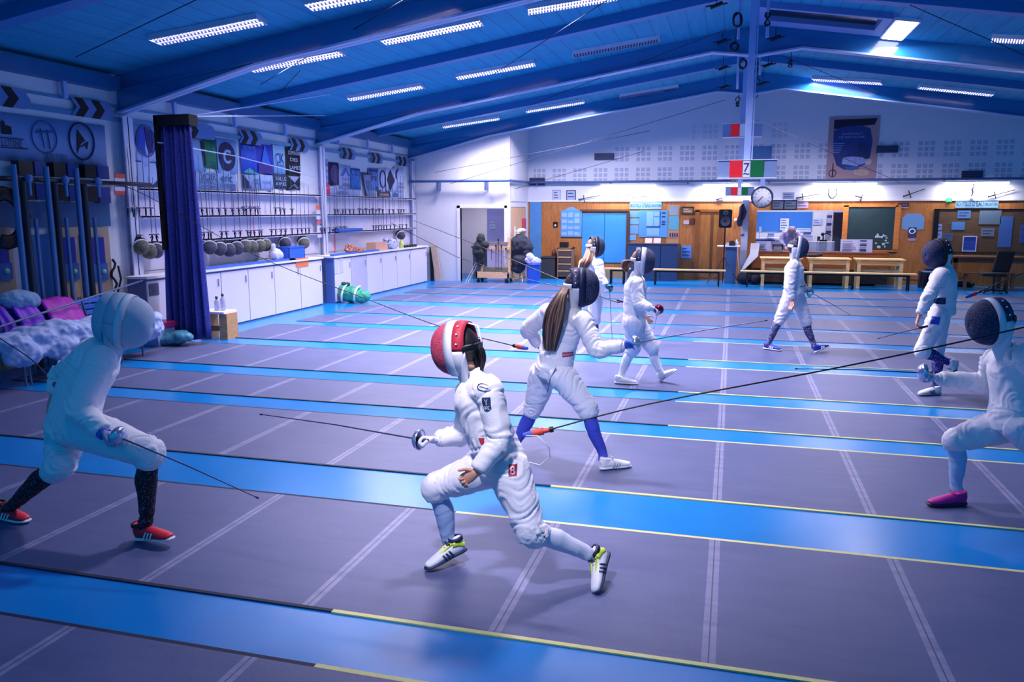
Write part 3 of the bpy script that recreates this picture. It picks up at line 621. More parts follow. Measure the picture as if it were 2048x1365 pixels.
# pictures on the lit band
paper(1106, 381, 1120, 401, 'b8c0e4', 'pale framed photo standing on the ledge nearest the wall corner', 'framed_picture', 'picture', 3, frame='98a6d8')
paper(1134, 382, 1150, 400, '9fb0dc', 'small portrait photo in a thick black frame on the lit band', 'framed_picture', 'picture', 2, frame='11131f')
paper(1232, 386, 1244, 401, 'eeeaf6', 'narrow certificate in a thin grey frame, first of the trio', 'framed_picture', 'picture', 2, frame='8f96ac')
paper(1249, 381, 1276, 401, 'f2eef6', 'largest pale certificate in the middle of the trio', 'framed_picture', 'picture', 3, frame='9aa0b4')
paper(1280, 387, 1298, 401, 'f2eef8', 'certificate with a small trophy motif, last of the trio', 'framed_picture', 'picture', 1, frame='6c7894')
paper(1566, 385, 1588, 399, '7f8fb8', 'blue-grey landscape photo without frame beside the clock', 'framed_picture', 'picture', 2)
for (x0, y0, x1, y1, f, lab) in ((1545, 402, 1567, 418, '0a0c14', 'dark photo in a black frame just beside the clock'), (1569, 402, 1592, 418, '0a0c14', 'dark photo in a black frame, second from the clock')): paper(x0, y0, x1, y1, '5d7090', lab, 'framed_picture', 'picture', 2, frame=f, linecol='26304a', d=.05)
paper(1594, 402, 1616, 417, 'b09cc0', 'mauve photo strip next to the two black frames above the hatch', 'framed_picture', 'picture', 2)
# shield, swords and statuette on the lit band
steelm = mat('bright_steel', 'aab4d8', .25, metal=.9); darksteel = mat('dark_steel', '262a40', .35, metal=.6)
c = at(1665, 388, YB-.05); root = thing('mounted_shield', 'pointed shield with a red centre mounted on the lit band', 'shield', c)
sh = [(-.11, .13), (0, .10), (.11, .13), (.115, -.02), (.06, -.1), (0, -.15), (-.06, -.1), (-.115, -.02)]
mb = MB(); mb.poly([(c.x+x, YB-.03, c.z+z) for x, z in sh], .025, (0, 1, 0)); mb.build('rim', darksteel, root)
mb = MB(); mb.poly([(c.x+x*.8, YB-.036, c.z+z*.8) for x, z in sh], .005, (0, 1, 0)); mb.build('field', mat('shield_field', 'e8d8d8', .5), root)
def wallsword(pa, pb, label):
    a = at(*pa, YB-.06); b = at(*pb, YB-.05); d = (b-a).normalized(); n = Vector((0, -1, 0)).cross(d)
    root = thing('display_sword', label, 'sword', a, 'display swords on the lit band')
    mb = MB(); mb.bar(a+d*.12, b, .02, .01, up=(0, 1, 0)); mb.build('blade', darksteel, root)
    mb = MB(); mb.bar(a-d*.02, a+d*.12, .03, .03, up=(0, 1, 0)); mb.bar(a+d*.12-n*.1, a+d*.12+n*.1, .02, .03, up=(0, 1, 0)); mb.ell(a-d*.03, (.025, .025, .025), 8, 5); mb.build('hilt', darksteel, root)
wallsword((1435, 399), (1456, 393), 'small dark display sword below the small scoreboard'); wallsword((1596, 396), (1640, 388), 'long display sword slanting up beside the blue-grey photo')
wallsword((1714, 393), (1727, 397), 'short display sword between the shield and the statuette'); wallsword((1980, 393), (2030, 380), 'long display sword slanting up past the statuette'); wallsword((1810, 392), (1850, 378), 'display sword on the bluish stretch before the statuette'); wallsword((1160, 399), (1200, 391), 'thin display sword slanting up before the trio of certificates')
c = at(1944, 396, YB-.08); root = thing('statuette', 'slim dark fencer statuette on a pale base in front of the lit band', 'statuette', c)
mb = MB(); mb.box((c.x-.06, YB-.13, c.z), (c.x+.06, YB-.03, c.z+.04)); mb.build('base', pp, root)
mb = MB(); z = c.z+.04; mb.tube([(c.x-.02, YB-.08, z), (c.x+.01, YB-.08, z+.09), (c.x-.01, YB-.08, z+.17), (c.x+.01, YB-.08, z+.26)], [.012, .018, .026, .012], 8); mb.ell((c.x+.012, YB-.08, z+.29), (.018, .018, .024), 8, 6); mb.tube([(c.x, YB-.08, z+.22), (c.x+.05, YB-.08, z+.2), (c.x+.04, YB-.08, z+.13)], .008, 6); mb.build('figure', darksteel, root)
# ledge spots: bracket lamps
root = thing('exit_sign', 'small green lit exit sign hanging under the lit band', 'sign', at(1898, 400, YB)); brect(1893, 397, 1904, 404, .01, .06).build('case', mat('exit_green', '12a060', .5, emit='20ff90', estr=.8), root)
mb = MB(); c = at(1898.5, 400.5, YB-.065); mb.box((c.x-.04, YB-.063, c.z-.008), (c.x+.03, YB-.061, c.z+.008)); mb.build('arrow', mat('exit_white', 'e0fff0', .5, emit='d0ffe8', estr=1.5), root)
# boards with BOUTEILLE D'EAU
for (x0, y0, x1, y1, lab) in ((1260, 404, 1323, 418, "pale blue sign reading BOUTEILLE D'EAU OBLIGATOIRE above the papered board beside the blue doors"), (1912, 400, 1996, 416, "pale blue sign reading BOUTEILLE D'EAU OBLIGATOIRE above the brown notice board")):
    def ex(root, A, B, Y):
        mb = MB(); W_ = B.x-A.x; zc_ = (A.z+B.z)/2; h = (A.z-B.z)
        text_mb(mb, 'BOUTEILLE', (A.x+W_*.19, Y-.002, zc_), (1, 0, 0), (0, 0, 1), h*.5, width=W_*.34); text_mb(mb, "D'EAU", (A.x+W_*.53, Y-.002, zc_+.005), (1, 0, 0), (0, 0, 1), h*.6, width=W_*.26)
        text_mb(mb, 'OBLIGATOIRE', (A.x+W_*.83, Y-.002, zc_-.005), (1, 0, 0), (0, 0, 1), h*.35, width=W_*.3); mb.build('lettering', flatm('sign_ink', '12204c'), root)
    paper(x0, y0, x1, y1, '7fb2e0', lab, 'water_bottle_sign', 'sign', extra=ex, d=.02)
def knob(root, A, B, Y):
    c = Vector(((A.x+B.x)/2, Y, A.z)); mb = MB(); mb.poly([(A.x+.1, Y, A.z), (B.x-.1, Y, A.z), (B.x-.18, Y, A.z+.05), (c.x+.05, Y, A.z+.1), (c.x-.05, Y, A.z+.1), (A.x+.18, Y, A.z+.05)], .012, (0, 1, 0)); mb.build('top', flatm('sheet_6fa8e6', '6fa8e6'), root)
    rnd = random.Random(3); mb = MB()
    for i in range(3):
        for j in range(4):
            x = A.x+.03+(B.x-A.x-.06)*i/3; z = B.z+.04+(A.z-B.z-.06)*j/4; mb.box((x, Y-.005, z), (x+(B.x-A.x)*.24, Y-.0005, z+(A.z-B.z)*rnd.uniform(.1, .2)))
    mb.build('note', flatm('sheet_8db9f2', '8db9f2'), root)
paper(1122, 421, 1163, 474, '5b9be4', 'light blue wall cupboard with a stepped crest and pinned notes', 'hanging_cupboard', 'cupboard', extra=knob, d=.05)
mb = MB(); root = thing('meter_box', 'small dark box with a white square on the wood by the blue cupboard', 'box', at(1110, 455, YB)); brect(1106, 444, 1115, 454, .001, .04).build('box', dk_m, root); brect(1109, 449, 1112, 453, .04, .045).build('dial', pp, root)
# blue double doors
root = thing('door_3', 'pair of plain light blue doors in the orange wood wall', 'door', at(1208, 560, YB)); root['kind'] = 'structure'
bluedoor = mat('door_bright_blue', '3c96ea', .5, var=.05)
brect(1165, 427, 1208, 526, .001, .035).build('door_panel', bluedoor, root); brect(1209, 427, 1251, 526, .001, .035).build('door_panel', bluedoor, root)
brect(1160, 419, 1257, 423, .001, .06).build('top_rail', mat('rail_brown', '5d4434', .5), root)
brect(1253, 425, 1257, 530, .001, .05).build('side_post', mat('post_brown', '4a3528', .5), root)
# wooden panel skirt under the blue doors + small bench rail
# notice boards near the doors
root = thing('paper_column', 'column of pale blue papers beside the blue double doors', 'notices', at(1268, 480, YB))
for i, (x0, y0, x1, y1) in enumerate(((1260, 422, 1279, 435), (1260, 437, 1278, 449), (1260, 451, 1277, 468), (1258, 470, 1272, 481))): brect(x0, y0, x1, y1, .001, .012).build('sheet', flatm('sheet_%s' % ('5f9ce0', '66a4e6')[i % 2], ('5f9ce0', '66a4e6')[i % 2]), root)
def board_ex(root, A, B, Y):
    mb = MB(); W_, H_ = B.x-A.x, A.z-B.z
    for (u0, v0, u1, v1) in ((.26, .42, .5, .95), (.52, .78, .72, .95), (.52, .42, .72, .74), (.28, .05, .72, .34)): mb.box((A.x+W_*u0, Y-.006, B.z+H_*v0), (A.x+W_*u1, Y-.0005, B.z+H_*v1))
    mb.build('sheet', flatm('sheet_7db4f0', '7db4f0'), root); mb = MB()
    for v in (.88, .74, .55, .46): mb.box((A.x+W_*.8, Y-.004, B.z+H_*v), (A.x+W_*.92, Y-.0005, B.z+H_*(v+.05)))
    mb.box((A.x+W_*.25, Y-.007, B.z+H_*.37), (A.x+W_*.75, Y-.0005, B.z+H_*.395)); mb.box((A.x+W_*.73, Y-.007, B.z+H_*.37), (A.x+W_*.745, Y-.0005, B.z+H_*.97)); mb.box((A.x+W_*.52, Y-.004, B.z+H_*.18), (A.x+W_*.7, Y-.0005, B.z+H_*.22))
    mb.build('printing', flatm('print_navy', '122050'), root)
paper(1279, 421, 1334, 475, '4f96e4', 'large blue notice board covered with papers under the first sign', 'notice_board', 'notice board', extra=board_ex, d=.03)
root = thing('poster_strip', 'pale wooden board with a grey, a teal and a photo sheet one above the other', 'notices', at(1347, 490, YB)); brect(1335, 410, 1357, 490, .001, .02).build('board', flatm('board_beige', 'b48a64'), root)
for (x0, y0, x1, y1, c) in ((1339, 412, 1356, 431, '8a98ac'), (1338, 433, 1357, 460, '52a0c0'), (1337, 464, 1356, 476, 'a88490')): brect(x0, y0, x1, y1, .02, .026).build('sheet', flatm('sheet_'+c, c), root)
mb = MB(); A = at(1338, 464, YB-.03)
for i in range(4): mb.box((A.x+.02+i*.065, YB-.03, A.z-.14), (A.x+.055+i*.065, YB-.026, A.z-.03))
mb.build('photo', flatm('photo_dark', '2b2440', var=.5), root)
root = thing('low_cabinet', 'wide dark navy cabinet standing below the papered board', 'cabinet', at(1305, 552, YB-.3)); m_ = mat('cabinet_navy', '24406c', .5, var=.2, scale=14)
A = at(1256, 489, 23.0); B = at(1355, 489, 23.0); mb = MB(); mb.box((A.x, 23.0, 0), (B.x, YB-.02, A.z)); mb.build('body', m_, root)
mb = MB(); mb.box((A.x-.02, 22.98, A.z), (B.x+.02, YB-.02, A.z+.03)); mb.build('top', mat('cabinet_top', '39414f', .4), root)
mb = MB(); 
for k in range(1, 3): x = A.x+(B.x-A.x)*k/3; mb.box((x-.006, 22.99, .05), (x+.006, 23.0, A.z-.03))
mb.build('door_gap', mat('gap_dark', '0c1426', .6), root)
for (x0, x1, lab) in ((1290, 1304, 'pale card propped on the navy cabinet, beside the gap'), (1307, 1321, 'pale card propped on the navy cabinet, toward the wooden door')):
    a = at(x0, 478, 23.35); b = at(x1, 489, 23.35); mb = MB(); mb.obox(((a.x+b.x)/2, 23.4, (a.z+b.z)/2+.02), ((b.x-a.x)/2, 0, 0), (0, .005, 0), (0, .03, (a.z-b.z)/2)); tag(mb.build('display_card', flatm('card_pale', 'c8b8b8')), lab, 'card')
paper(1365, 415, 1386, 427, '7e6450', 'dark brown framed plaque on the wood above the light switch', 'framed_picture', 'picture', 2, frame='1c130c', linecol='d0b8a0', d=.03)
root = thing('switch_plate', 'small brown plate beside a white switch plate on the wood', 'plate', at(1378, 450, YB)); brect(1379, 437, 1389, 449, .001, .02).build('plate', flatm('plate_brown', '5a3020'), root); brect(1367, 441, 1378, 449, .001, .02).build('switch', flatm('switch_pale', 'b8a8b8'), root)
paper(1362, 492, 1382, 517, '5f94e8', 'blue paper with a dark corner mark on the wood panel by the navy cabinet', lines=3)
# wooden door and mouldings
root = thing('door_4', 'plain wooden door between the papers and the loudspeaker', 'door', at(1415, 556, YB)); root['kind'] = 'structure'; dw = wood('door_wood', '8a5424', 'ac7438', .45, (6, 6, .6))
brect(1396, 425, 1437, 556, .001, .03).build('door_panel', dw, root); mb = brect(1391, 421, 1395, 556, .001, .05); brect(1438, 421, 1441, 556, .001, .05, mb=mb); brect(1391, 419, 1441, 424, .001, .05, mb=mb); mb.build('frame', wood('door_frame_wood', '74451c', '925a2c', .45), root)
brect(1422, 428, 1423, 555, .03, .034).build('groove', mat('groove_brown', '5e3a14', .6), root)
# skirt panel
mb = MB(); mb.box((at(1167, 560, YB-.03).x, YB-.02, 0), (at(1256, 560, YB).x, YB-.001, .3)); struct('baseboard_back', mb, mat('skirting_tan', '9a8464', .6))
# vertical post + jacket
xa, xb = at(1481, 500, 23.3).x, at(1494, 500, 23.3).x
mb = MB(); mb.box((xa, 23.3, 0), (xb, YB, zb)); o = struct('trim_40', mb, mat('column_white', 'b4bcdc', .5))
c = at(1485, 470, 23.29); mb = MB(); mb.lathe(c, [(0.001, -.01), (.045, -.01), (.045, 0.004)], (0, 1, 0), 16); tag(mb.build('round_sticker', flatm('sticker_blue', '2050a0')), 'round blue sticker on the white column', 'sticker')
c = at(1486, 408, 23.2); mb = MB(); mb.tube([c, c+Vector((-.02, 0, -.1)), c+Vector((-.03, 0, -.3)), c+Vector((-.07, 0, -.5)), c+Vector((-.06, 0, -.62))], [(.03, .03), (.08, .05), (.075, .06), (.09, .05), (.05, .03)], 12, lat=(1, 0, 0)); mb.tube([c+Vector((.02, -.02, -.06)), c+Vector((.07, -.02, -.22)), c+Vector((.02, -.02, -.42))], [.03, .045, .03], 8)
tag(mb.build('jacket_on_hook', mat('jacket_navy', '131a3c', .8, bump=.4)), 'dark navy jacket hanging on the white column', 'jacket')
c = at(1472, 441, YB-.02); mb = MB(); mb.lathe(c, [(.001, -.03), (.05, -.03), (.06, 0), (.03, .02)], (0, 1, 0), 14); tag(mb.build('round_fixture', mat('fixture_peach', 'dca890', .5)), 'small round pale fixture on the wood beside the loudspeaker', 'fixture')
# loudspeaker on stand
Ys = 22.5; A = at(1439, 419, Ys); B = at(1463, 456, Ys); cx = (A.x+B.x)/2
root = thing('loudspeaker', 'black loudspeaker with two round cones on top of the tripod stand', 'loudspeaker', (cx, Ys, B.z))
mb = MB(); mb.poly([(A.x, Ys-.02, B.z+.04), (A.x+.02, Ys-.02, B.z), (B.x-.02, Ys-.02, B.z), (B.x, Ys-.02, B.z+.04), (B.x+.004, Ys-.02, A.z-.03), (B.x-.03, Ys-.02, A.z), (A.x+.03, Ys-.02, A.z), (A.x-.004, Ys-.02, A.z-.03)], .26, (0, 1, 0)); mb.build('cabinet', dk_m, root)
mb = MB(); mb.lathe((cx, Ys-.02, B.z+.17), [(.03, .0), (.11, -.01), (.125, -.025), (.13, 0)], (0, 1, 0), 20); mb.build('woofer', mat('cone_grey', '3a4058', .5), root)
mb = MB(); mb.lathe((cx, Ys-.02, B.z+.4), [(.02, .0), (.06, -.012), (.07, 0)], (0, 1, 0), 16); mb.build('tweeter', MATS['cone_grey'], root)
root = thing('speaker_stand', 'black tripod stand under the loudspeaker', 'stand', (cx, Ys+.1, 0)); blk = mat('black_metal', '0c0e1a', .4)
mb = MB(); mb.cyl((cx, Ys+.1, .15), (cx, Ys+.1, B.z), .02, n=8); mb.build('pole', blk, root)
for a in (-2.6, -.5, 1.6): mb = MB(); mb.tube([(cx, Ys+.1, .75), (cx+.5*math.cos(a), Ys+.1+.5*math.sin(a), .01)], .013, 6); mb.build('leg', blk, root)
# lectern table with items
root = thing('side_table', 'tall blue-grey cabinet with a thin overhanging white top by the column', 'table', (at(1463, 562, 22.9).x, 22.9, 0)); A = at(1451, 494, 22.75); B = at(1474, 494, 22.75)
mb = MB(); mb.box((A.x, 22.75, 0), (B.x, 23.15, A.z)); mb.build('body', mat('cabinet_blue_grey', '3b5f94', .5, var=.2, scale=14), root)
a = at(1434, 493, 22.7); b = at(1480, 493, 22.7); mb = MB(); mb.box((a.x, 22.7, A.z), (b.x, 23.2, A.z+.025)); mb.build('top', frm, root)
zt = A.z+.026
for (px, w, h, c, nm, lab) in ((1455, .12, .08, 'c8c8dc', 'paper_pile', 'crumpled pale papers on the tall cabinet'), (1464, .16, .12, '10121e', 'black_box', 'small black box on the tall cabinet'), (1473, .1, .17, 'd8dcf0', 'white_bottle', 'white bottle on the tall cabinet')):
    x = at(px, 490, 22.9).x; mb = MB()
    if nm == 'white_bottle': mb.lathe((x, 22.9, zt), [(.001, 0), (w/2, 0), (w/2, h*.6), (w*.2, h*.75), (w*.2, h), (.001, h)], n=12)
    elif nm == 'paper_pile':
        for k in range(4): mb.obox((x+.01*k, 22.9, zt+.01+k*.02), (w/2, 0, .005*(-1)**k), (0, .06, 0), (0, 0, .008))
    else: mb.box((x-w/2, 22.83, zt), (x+w/2, 22.97, zt+h)); mb.box((x-w/4, 22.85, zt+h), (x+w/4, 22.95, zt+h+.02))
    tag(mb.build(nm, flatm('item_'+c, c)), lab, 'item')
# hatch interior
YI = 26.38
def irect(x0, y0, x1, y1, col, name, label, cat, Y=YI, th=.03, lines=0):
    return paper(x0, y0, x1, y1, col, label, name, cat, lines=lines, d=th, Y=Y)
irect(1513, 424, 1623, 464, '2a6fc4', 'blue_board', 'long blue pinboard on the wall inside the office hatch', 'board', lines=0)
irect(1561, 437, 1577, 461, 'c4c8ee', 'white_paper', 'white sheet hanging in front of the blue pinboard in the office', 'paper', Y=YI-.05, lines=4)
irect(1627, 438, 1643, 450, 'b4b8e4', 'framed_certificate', 'small framed certificate on the office wall', 'picture', lines=2)
irect(1653, 421, 1668, 480, 'd0d0ec', 'white_shelf_panel', 'tall pale panel beside the dark screen in the office', 'panel', Y=25.0, lines=3)
root = thing('dark_screen', 'tall dark blue-grey screen standing at the end of the office hatch', 'screen', at(1678, 505, 24.3)); A = at(1668, 425, 24.3); B = at(1688, 503, 24.3)
mb = MB(); mb.box((A.x, 24.3, HB), (B.x, 24.36, A.z)); mb.build('panel', mat('screen_dark', '2f4468', .5, var=.3, scale=20), root); mb = MB(); mb.box((A.x-.03, 24.28, HB), (A.x, 24.38, A.z+.02)); mb.build('edge', frm, root)
# office desks
root = thing('office_desk', 'pale desk running along the office behind the hatch', 'desk', (at(1580, 480, 25.6).x, 25.6, 0)); A = at(1512, 476, 25.4); B = at(1625, 466, 25.4)
mb = MB(); mb.box((HL-.3, 25.4, A.z-.05), (B.x, 26.3, A.z)); mb.build('top', frm, root); mb = MB(); mb.box((HL-.2, 25.5, 0), (B.x-.1, 25.55, A.z-.05)); mb.build('panel', pp, root)
mb = MB(); mb.box((HL-.2, 25.35, A.z-.09), (at(1550, 470, 25.4).x, 25.4, A.z-.04)); mb.build('drawer_rail', mat('rail_indigo', '2a3a8c', .5), root)
for (x0, y0, x1, y1, c, lab) in ((1519, 455, 1523, 464, 'd0d8f0', 'small white jar on the office desk'), (1536, 467, 1548, 474, '9cb4e8', 'pale blue bowl on the office desk'), (1594, 458, 1622, 464, 'e4e6fa', 'flat white box on the office shelf'), (1608, 465, 1622, 470, '5a78c0', 'blue folder leaning on the office desk'), (1597, 471, 1625, 486, 'd4cff0', 'wide white box under the blue folder'), (1636, 474, 1640, 482, '20283c', 'small dark cup near the microphone'), (1652, 478, 1668, 483, 'e0e4fa', 'white papers beside the dark screen')):
    a = at(x0, y0, 25.3); b = at(x1, y1, 25.3); mb = MB(); mb.box((a.x, 25.3, b.z), (b.x, 25.5, a.z)); mb.box((a.x+.005, 25.29, a.z-.01), (b.x-.005, 25.5, a.z+.005)); mb.box((a.x, 25.42, b.z-.3), (a.x+.02, 25.5, b.z)); tag(mb.build('office_item', flatm('item_'+c, c)), lab, 'item')
c = at(1646, 480, 24.6); mb = MB(); mb.tube([c, c+Vector((0, 0, .15)), c+Vector((.1, 0, .2))], .02, 8); mb.ell(c+Vector((-.02, 0, .16)), (.05, .05, .05)); mb.tube([c+Vector((.05, 0, .2)), c+Vector((.32, 0, .08))], .015, 6); mb.box((c.x-.1, c.y-.1, c.z-.35), (c.x+.1, c.y+.1, c.z)); tag(mb.build('desk_lamp', dk_m), 'dark jointed desk lamp inside the office', 'lamp')
# glass screen in hatch (translucent aquarium-like box)
# counter
ctop = wood('counter_brown', '8a4a20', 'a86030', .4, (1, 6, 6)); ctd = wood('counter_dark', '4a3626', '6a5040', .5)
CL, CR = at(1504, 520, 23.0).x, at(1778, 520, 23.0).x
root = thing('service_counter', 'long brown wooden counter below the office hatch', 'counter', ((CL+CR)/2, 23.2, 0))
mb = MB(); mb.poly([(CL+.06, 22.98, HB), (CL, 22.98, HB-.08), (CL, 22.98, .42), (CR, 22.98, .42), (CR, 22.98, HB)], .04, (0, 1, 0)); mb.build('front_panel', ctop, root)
mb = MB(); mb.box((CL+.04, 22.96, HB), (CR, YB-.004, HB+.03)); mb.build('top', wood('counter_edge', '5e3018', '8a4a28', .35), root)
mb = MB(); mb.box((CL+.05, 23.02, 0.04), (CR, 23.06, .42)); mb.build('kick_panel', ctd, root); mb = MB()
for k in range(6): x = CL+.3+k*(CR-CL-.6)/5; mb.box((x-.02, 23.06, 0), (x+.02, YB-.01, .42))
mb.build('bracket', ctd, root)
for (x0, y0, x1, y1, nm, lab, c, fr) in ((1513, 483, 1541, 503, 'display_card', 'white display board at the near end of the counter', 'a9b0dc', None), (1545, 489, 1566, 503, 'framed_photo', 'black-framed photo with a white mat standing on the counter', '6f7488', '0a0b12'), (1682, 479, 1716, 505, 'display_board', 'white board of printed text on the counter below the chalkboard', 'bcc0e8', None), (1717, 479, 1744, 505, 'display_board', 'white board with dark photos on the counter below the chalkboard', 'aeb4e0', None)):
    root = thing(nm, lab, 'display', at((x0+x1)/2, y1, 23.1)); a = at(x0, y0, 23.1); b = at(x1, y1, 23.1)
    zb_ = HB+.031
    mb = MB(); mb.obox(((a.x+b.x)/2, 23.12, (a.z+zb_)/2), ((b.x-a.x)/2, 0, 0), (0, .008, 0), (0, .03, (a.z-zb_)/2)); mb.build('board', flatm('disp_'+c, c), root)
    if fr:
        mb = MB(); h = (a.z-zb_)/2; w = (b.x-a.x)/2
        for (cx_, cz, sx, sz) in ((0, h-.015, w, .015), (0, -h+.015, w, .015), (-w+.015, 0, .015, h), (w-.015, 0, .015, h)): mb.obox(((a.x+b.x)/2+cx_, 23.105, (a.z+zb_)/2+cz), (sx, 0, 0), (0, .008, 0), (0, 0, sz))
        mb.build('frame', dk_m, root)
    else:
        mb = MB(); rnd = random.Random(x0)
        for k in range(5):
            z = zb_+(a.z-zb_)*(.15+k*.17)
            if 'photos' in lab: mb.box((a.x+.04, 23.06, z), (a.x+.2, 23.075, z+.035)) if k % 2 == 0 else None
            else: mb.box((a.x+.04, 23.06, z), (a.x+.04+(b.x-a.x)*rnd.uniform(.4, .8), 23.075, z+.01))
        mb.build('printing', flatm('print_navy', '122050'), root)
# plexi tank on counter
a = at(1608, 484, 23.3); b = at(1668, 503, 23.3); root = thing('glass_screen', 'low clear screen on the counter in front of the office', 'screen', at(1640, 503, 23.3)); mb = MB(); mb.box((a.x, 23.3, HB+.03), (b.x, 23.32, a.z)); mb.build('pane', mat('pane_blue_clear', '8fa8d8', .2, alpha=.45), root)
mb = MB(); mb.box((a.x, 23.29, a.z), (b.x, 23.33, a.z+.015)); mb.build('rim', frm, root)
mb = MB(); c = at(1625, 508, 22.35); mb.ell((c.x, c.y, c.z), (.26, .14, .05)); mb.ell((c.x+.15, c.y, c.z+.02), (.12, .1, .05)); mb.tube([(c.x-.2, c.y, c.z), (c.x-.3, c.y-.03, c.z-.02)], .03, 8); o = mb.build('dark_bag', mat('bag_black', '15182a', .8, bump=.5)); tag(o, 'dark soft bag lying flat on the pine tables behind the striding fencer', 'bag')
o.location.z = .775
# chalkboard
root = thing('chalkboard', 'large dark green chalkboard with white chalk smudges at its lower corner', 'board', at(1740, 500, YB)); gm = mat('chalk_green', '1c3a44', .7, var=.35, scale=8)
brect(1692, 414, 1792, 500, .001, .03).build('panel', gm, root); mb = MB()
for (x0, y0, x1, y1) in ((1688, 411, 1692, 500), (1792, 411, 1796, 500), (1688, 410, 1796, 414), (1688, 500, 1796, 504)): brect(x0, y0, x1, y1, .001, .045, mb=mb)
mb.build('frame', wood('frame_orange', 'c06c2c', 'd88c48', .5), root)
mb = MB(); rnd = random.Random(5)
for k in range(14):
    c = at(rnd.uniform(1752, 1776), rnd.uniform(468, 496), YB-.032); mb.ell(c, (rnd.uniform(.02, .05), .003, rnd.uniform(.015, .04)), 8, 5)
mb.build('chalk_marks', flatm('chalk', 'a8b8c8'), root)
paper(1797, 406, 1817, 414, '1b1420', 'small dark sign with pale lettering over a pale strip beside the chalkboard', 'door_sign', 'sign', lines=0, d=.02, extra=lambda r, A, B, Y: (text_mb(MB_t := MB(), 'ESCRIME', ((A.x+B.x)/2, Y-.002, (A.z+B.z)/2), (1, 0, 0), (0, 0, 1), .06, width=(B.x-A.x)*.8).build('lettering', flatm('lt_pale', 'b08c98'), r), brect(1797, 414, 1817, 417, .001, .02).build('strip', flatm('lt_mauve', 'a894b8'), r)))
root = thing('door_5', 'orange wooden door carrying a round blue notice', 'door', at(1826, 556, YB)); root['kind'] = 'structure'; brect(1798, 424, 1855, 560, .001, .02).build('door_panel', orange, root)
root = thing('round_notice', 'pale blue octagonal notice with a darker photo below it on the orange door', 'notice', at(1826, 475, YB)); c = at(1826, 448, YB-.03)
mb = MB(); s = .27; mb.poly([(c.x+x*s, YB-.03, c.z+z*s) for x, z in ((-.6, 1), (.6, 1), (1, .6), (1, -.5), (.55, -.6), (-.55, -.6), (-1, -.5), (-1, .6))], .008, (0, 1, 0)); mb.build('sheet', flatm('sheet_6c9ad0', '6c9ad0'), root)
brect(1817, 455, 1832, 475, .03, .04).build('photo', flatm('photo_indigo', '2c3f80', var=.3), root); mb = MB(); c = at(1824.5, 463, YB-.045); mb.tube([c+Vector((.07*math.cos(i*PI/6), 0, .06*math.sin(i*PI/6))) for i in range(13)], .012, 5); mb.build('ring', pp, root)
mb = MB(); c = at(1824, 480, YB-.03); mb.ell(c, (.1, .005, .045), 16, 6); tag(mb.build('oval_sticker', flatm('sticker_mauve', 'b090a8')), 'pale oval sticker under the octagonal notice', 'sticker')
# brown notice board on the far end
root = thing('notice_board', 'wide brown notice board in a thin black frame under the second sign', 'notice board', at(1980, 505, YB)); brect(1871, 420, 2100, 506, .001, .03).build('panel', wood('board_brown', '4c3a30', '6a5038', .7), root)
mb = MB()
for (x0, y0, x1, y1) in ((1870, 418, 1872, 507), (1870, 418, 2100, 420), (1870, 505, 2100, 508)): brect(x0, y0, x1, y1, .001, .045, mb=mb)
mb.build('frame', blk, root)
for (x0, y0, x1, y1, c, ln, lab) in ((1916, 421, 1941, 437, '4f7fc0', 2, 'small blue sheet pinned highest on the brown notice board'), (1904, 444, 1929, 460, '4b86c8', 0, 'blank mid-blue card pinned on the brown notice board'), (1960, 420, 2001, 449, '5f7a94', 0, 'large grey-green map pinned on the brown notice board'), (1963, 457, 1988, 473, '6a7c98', 2, 'small grey sheet pinned below the map'),
                              (2001, 433, 2021, 495, '3f6cb4', 0, 'tall narrow blue sheet pinned on the brown notice board'), (1928, 474, 1950, 502, '2048b8', 3, 'vivid blue poster with a white rim on the brown notice board'), (1871, 448, 1883, 461, '7f94c8', 1, 'small sign with a figure at the edge of the brown notice board, upper one'), (1871, 463, 1883, 478, '7f94c8', 1, 'small sign with a figure at the edge of the brown notice board, lower one'), (1884, 466, 1905, 482, '485878', 2, 'dim grey sheet beside the two small figure signs'), (2042, 449, 2070, 486, '3858a0', 2, 'blue notice cut off by the frame edge')):
    paper(x0, y0, x1, y1, c, lab, lines=ln, d=.04, frame=('c8d4f0' if c == '2048b8' else None))
# tables and benches
pine = wood('pine_light', 'd8b078', 'f0cf9a', .45, (1, 6, 6))
def table(x0, x1, Y, label):
    D = .6; zt = .76; root = thing('pine_table', label, 'table', ((x0+x1)/2, Y+D/2, 0), 'pine tables pushed against the counter')
    mb = MB(); mb.box((x0, Y, zt-.035), (x1, Y+D, zt)); mb.build('table_top', pine, root, bevel=.004)
    mb = MB(); mb.box((x0+.08, Y+.04, zt-.16), (x1-.08, Y+.06, zt-.06)); mb.box((x0+.1, Y+.1, zt-.34), (x1-.1, Y+.13, zt-.27)); mb.box((x0+.06, Y+.04, zt-.14), (x0+.08, Y+D-.04, zt-.04)); mb.box((x1-.08, Y+.04, zt-.14), (x1-.06, Y+D-.04, zt-.04)); mb.build('apron', pine, root)
    for lx in (x0+.04, x1-.12):
        for ly in (Y+.03, Y+D-.1): mb = MB(); mb.box((lx, ly, 0), (lx+.08, ly+.07, zt-.035)); mb.build('leg', pine, root)
for (a, b, lab) in ((1521, 1606, 'pine table behind the striding fencer, nearest the white column'), (1617, 1704, 'middle pine table in front of the counter'), (1713, 1812, 'pine table below the chalkboard')):
    table(at(a, 517, 22.2).x, at(b, 517, 22.2).x, 22.2, lab)
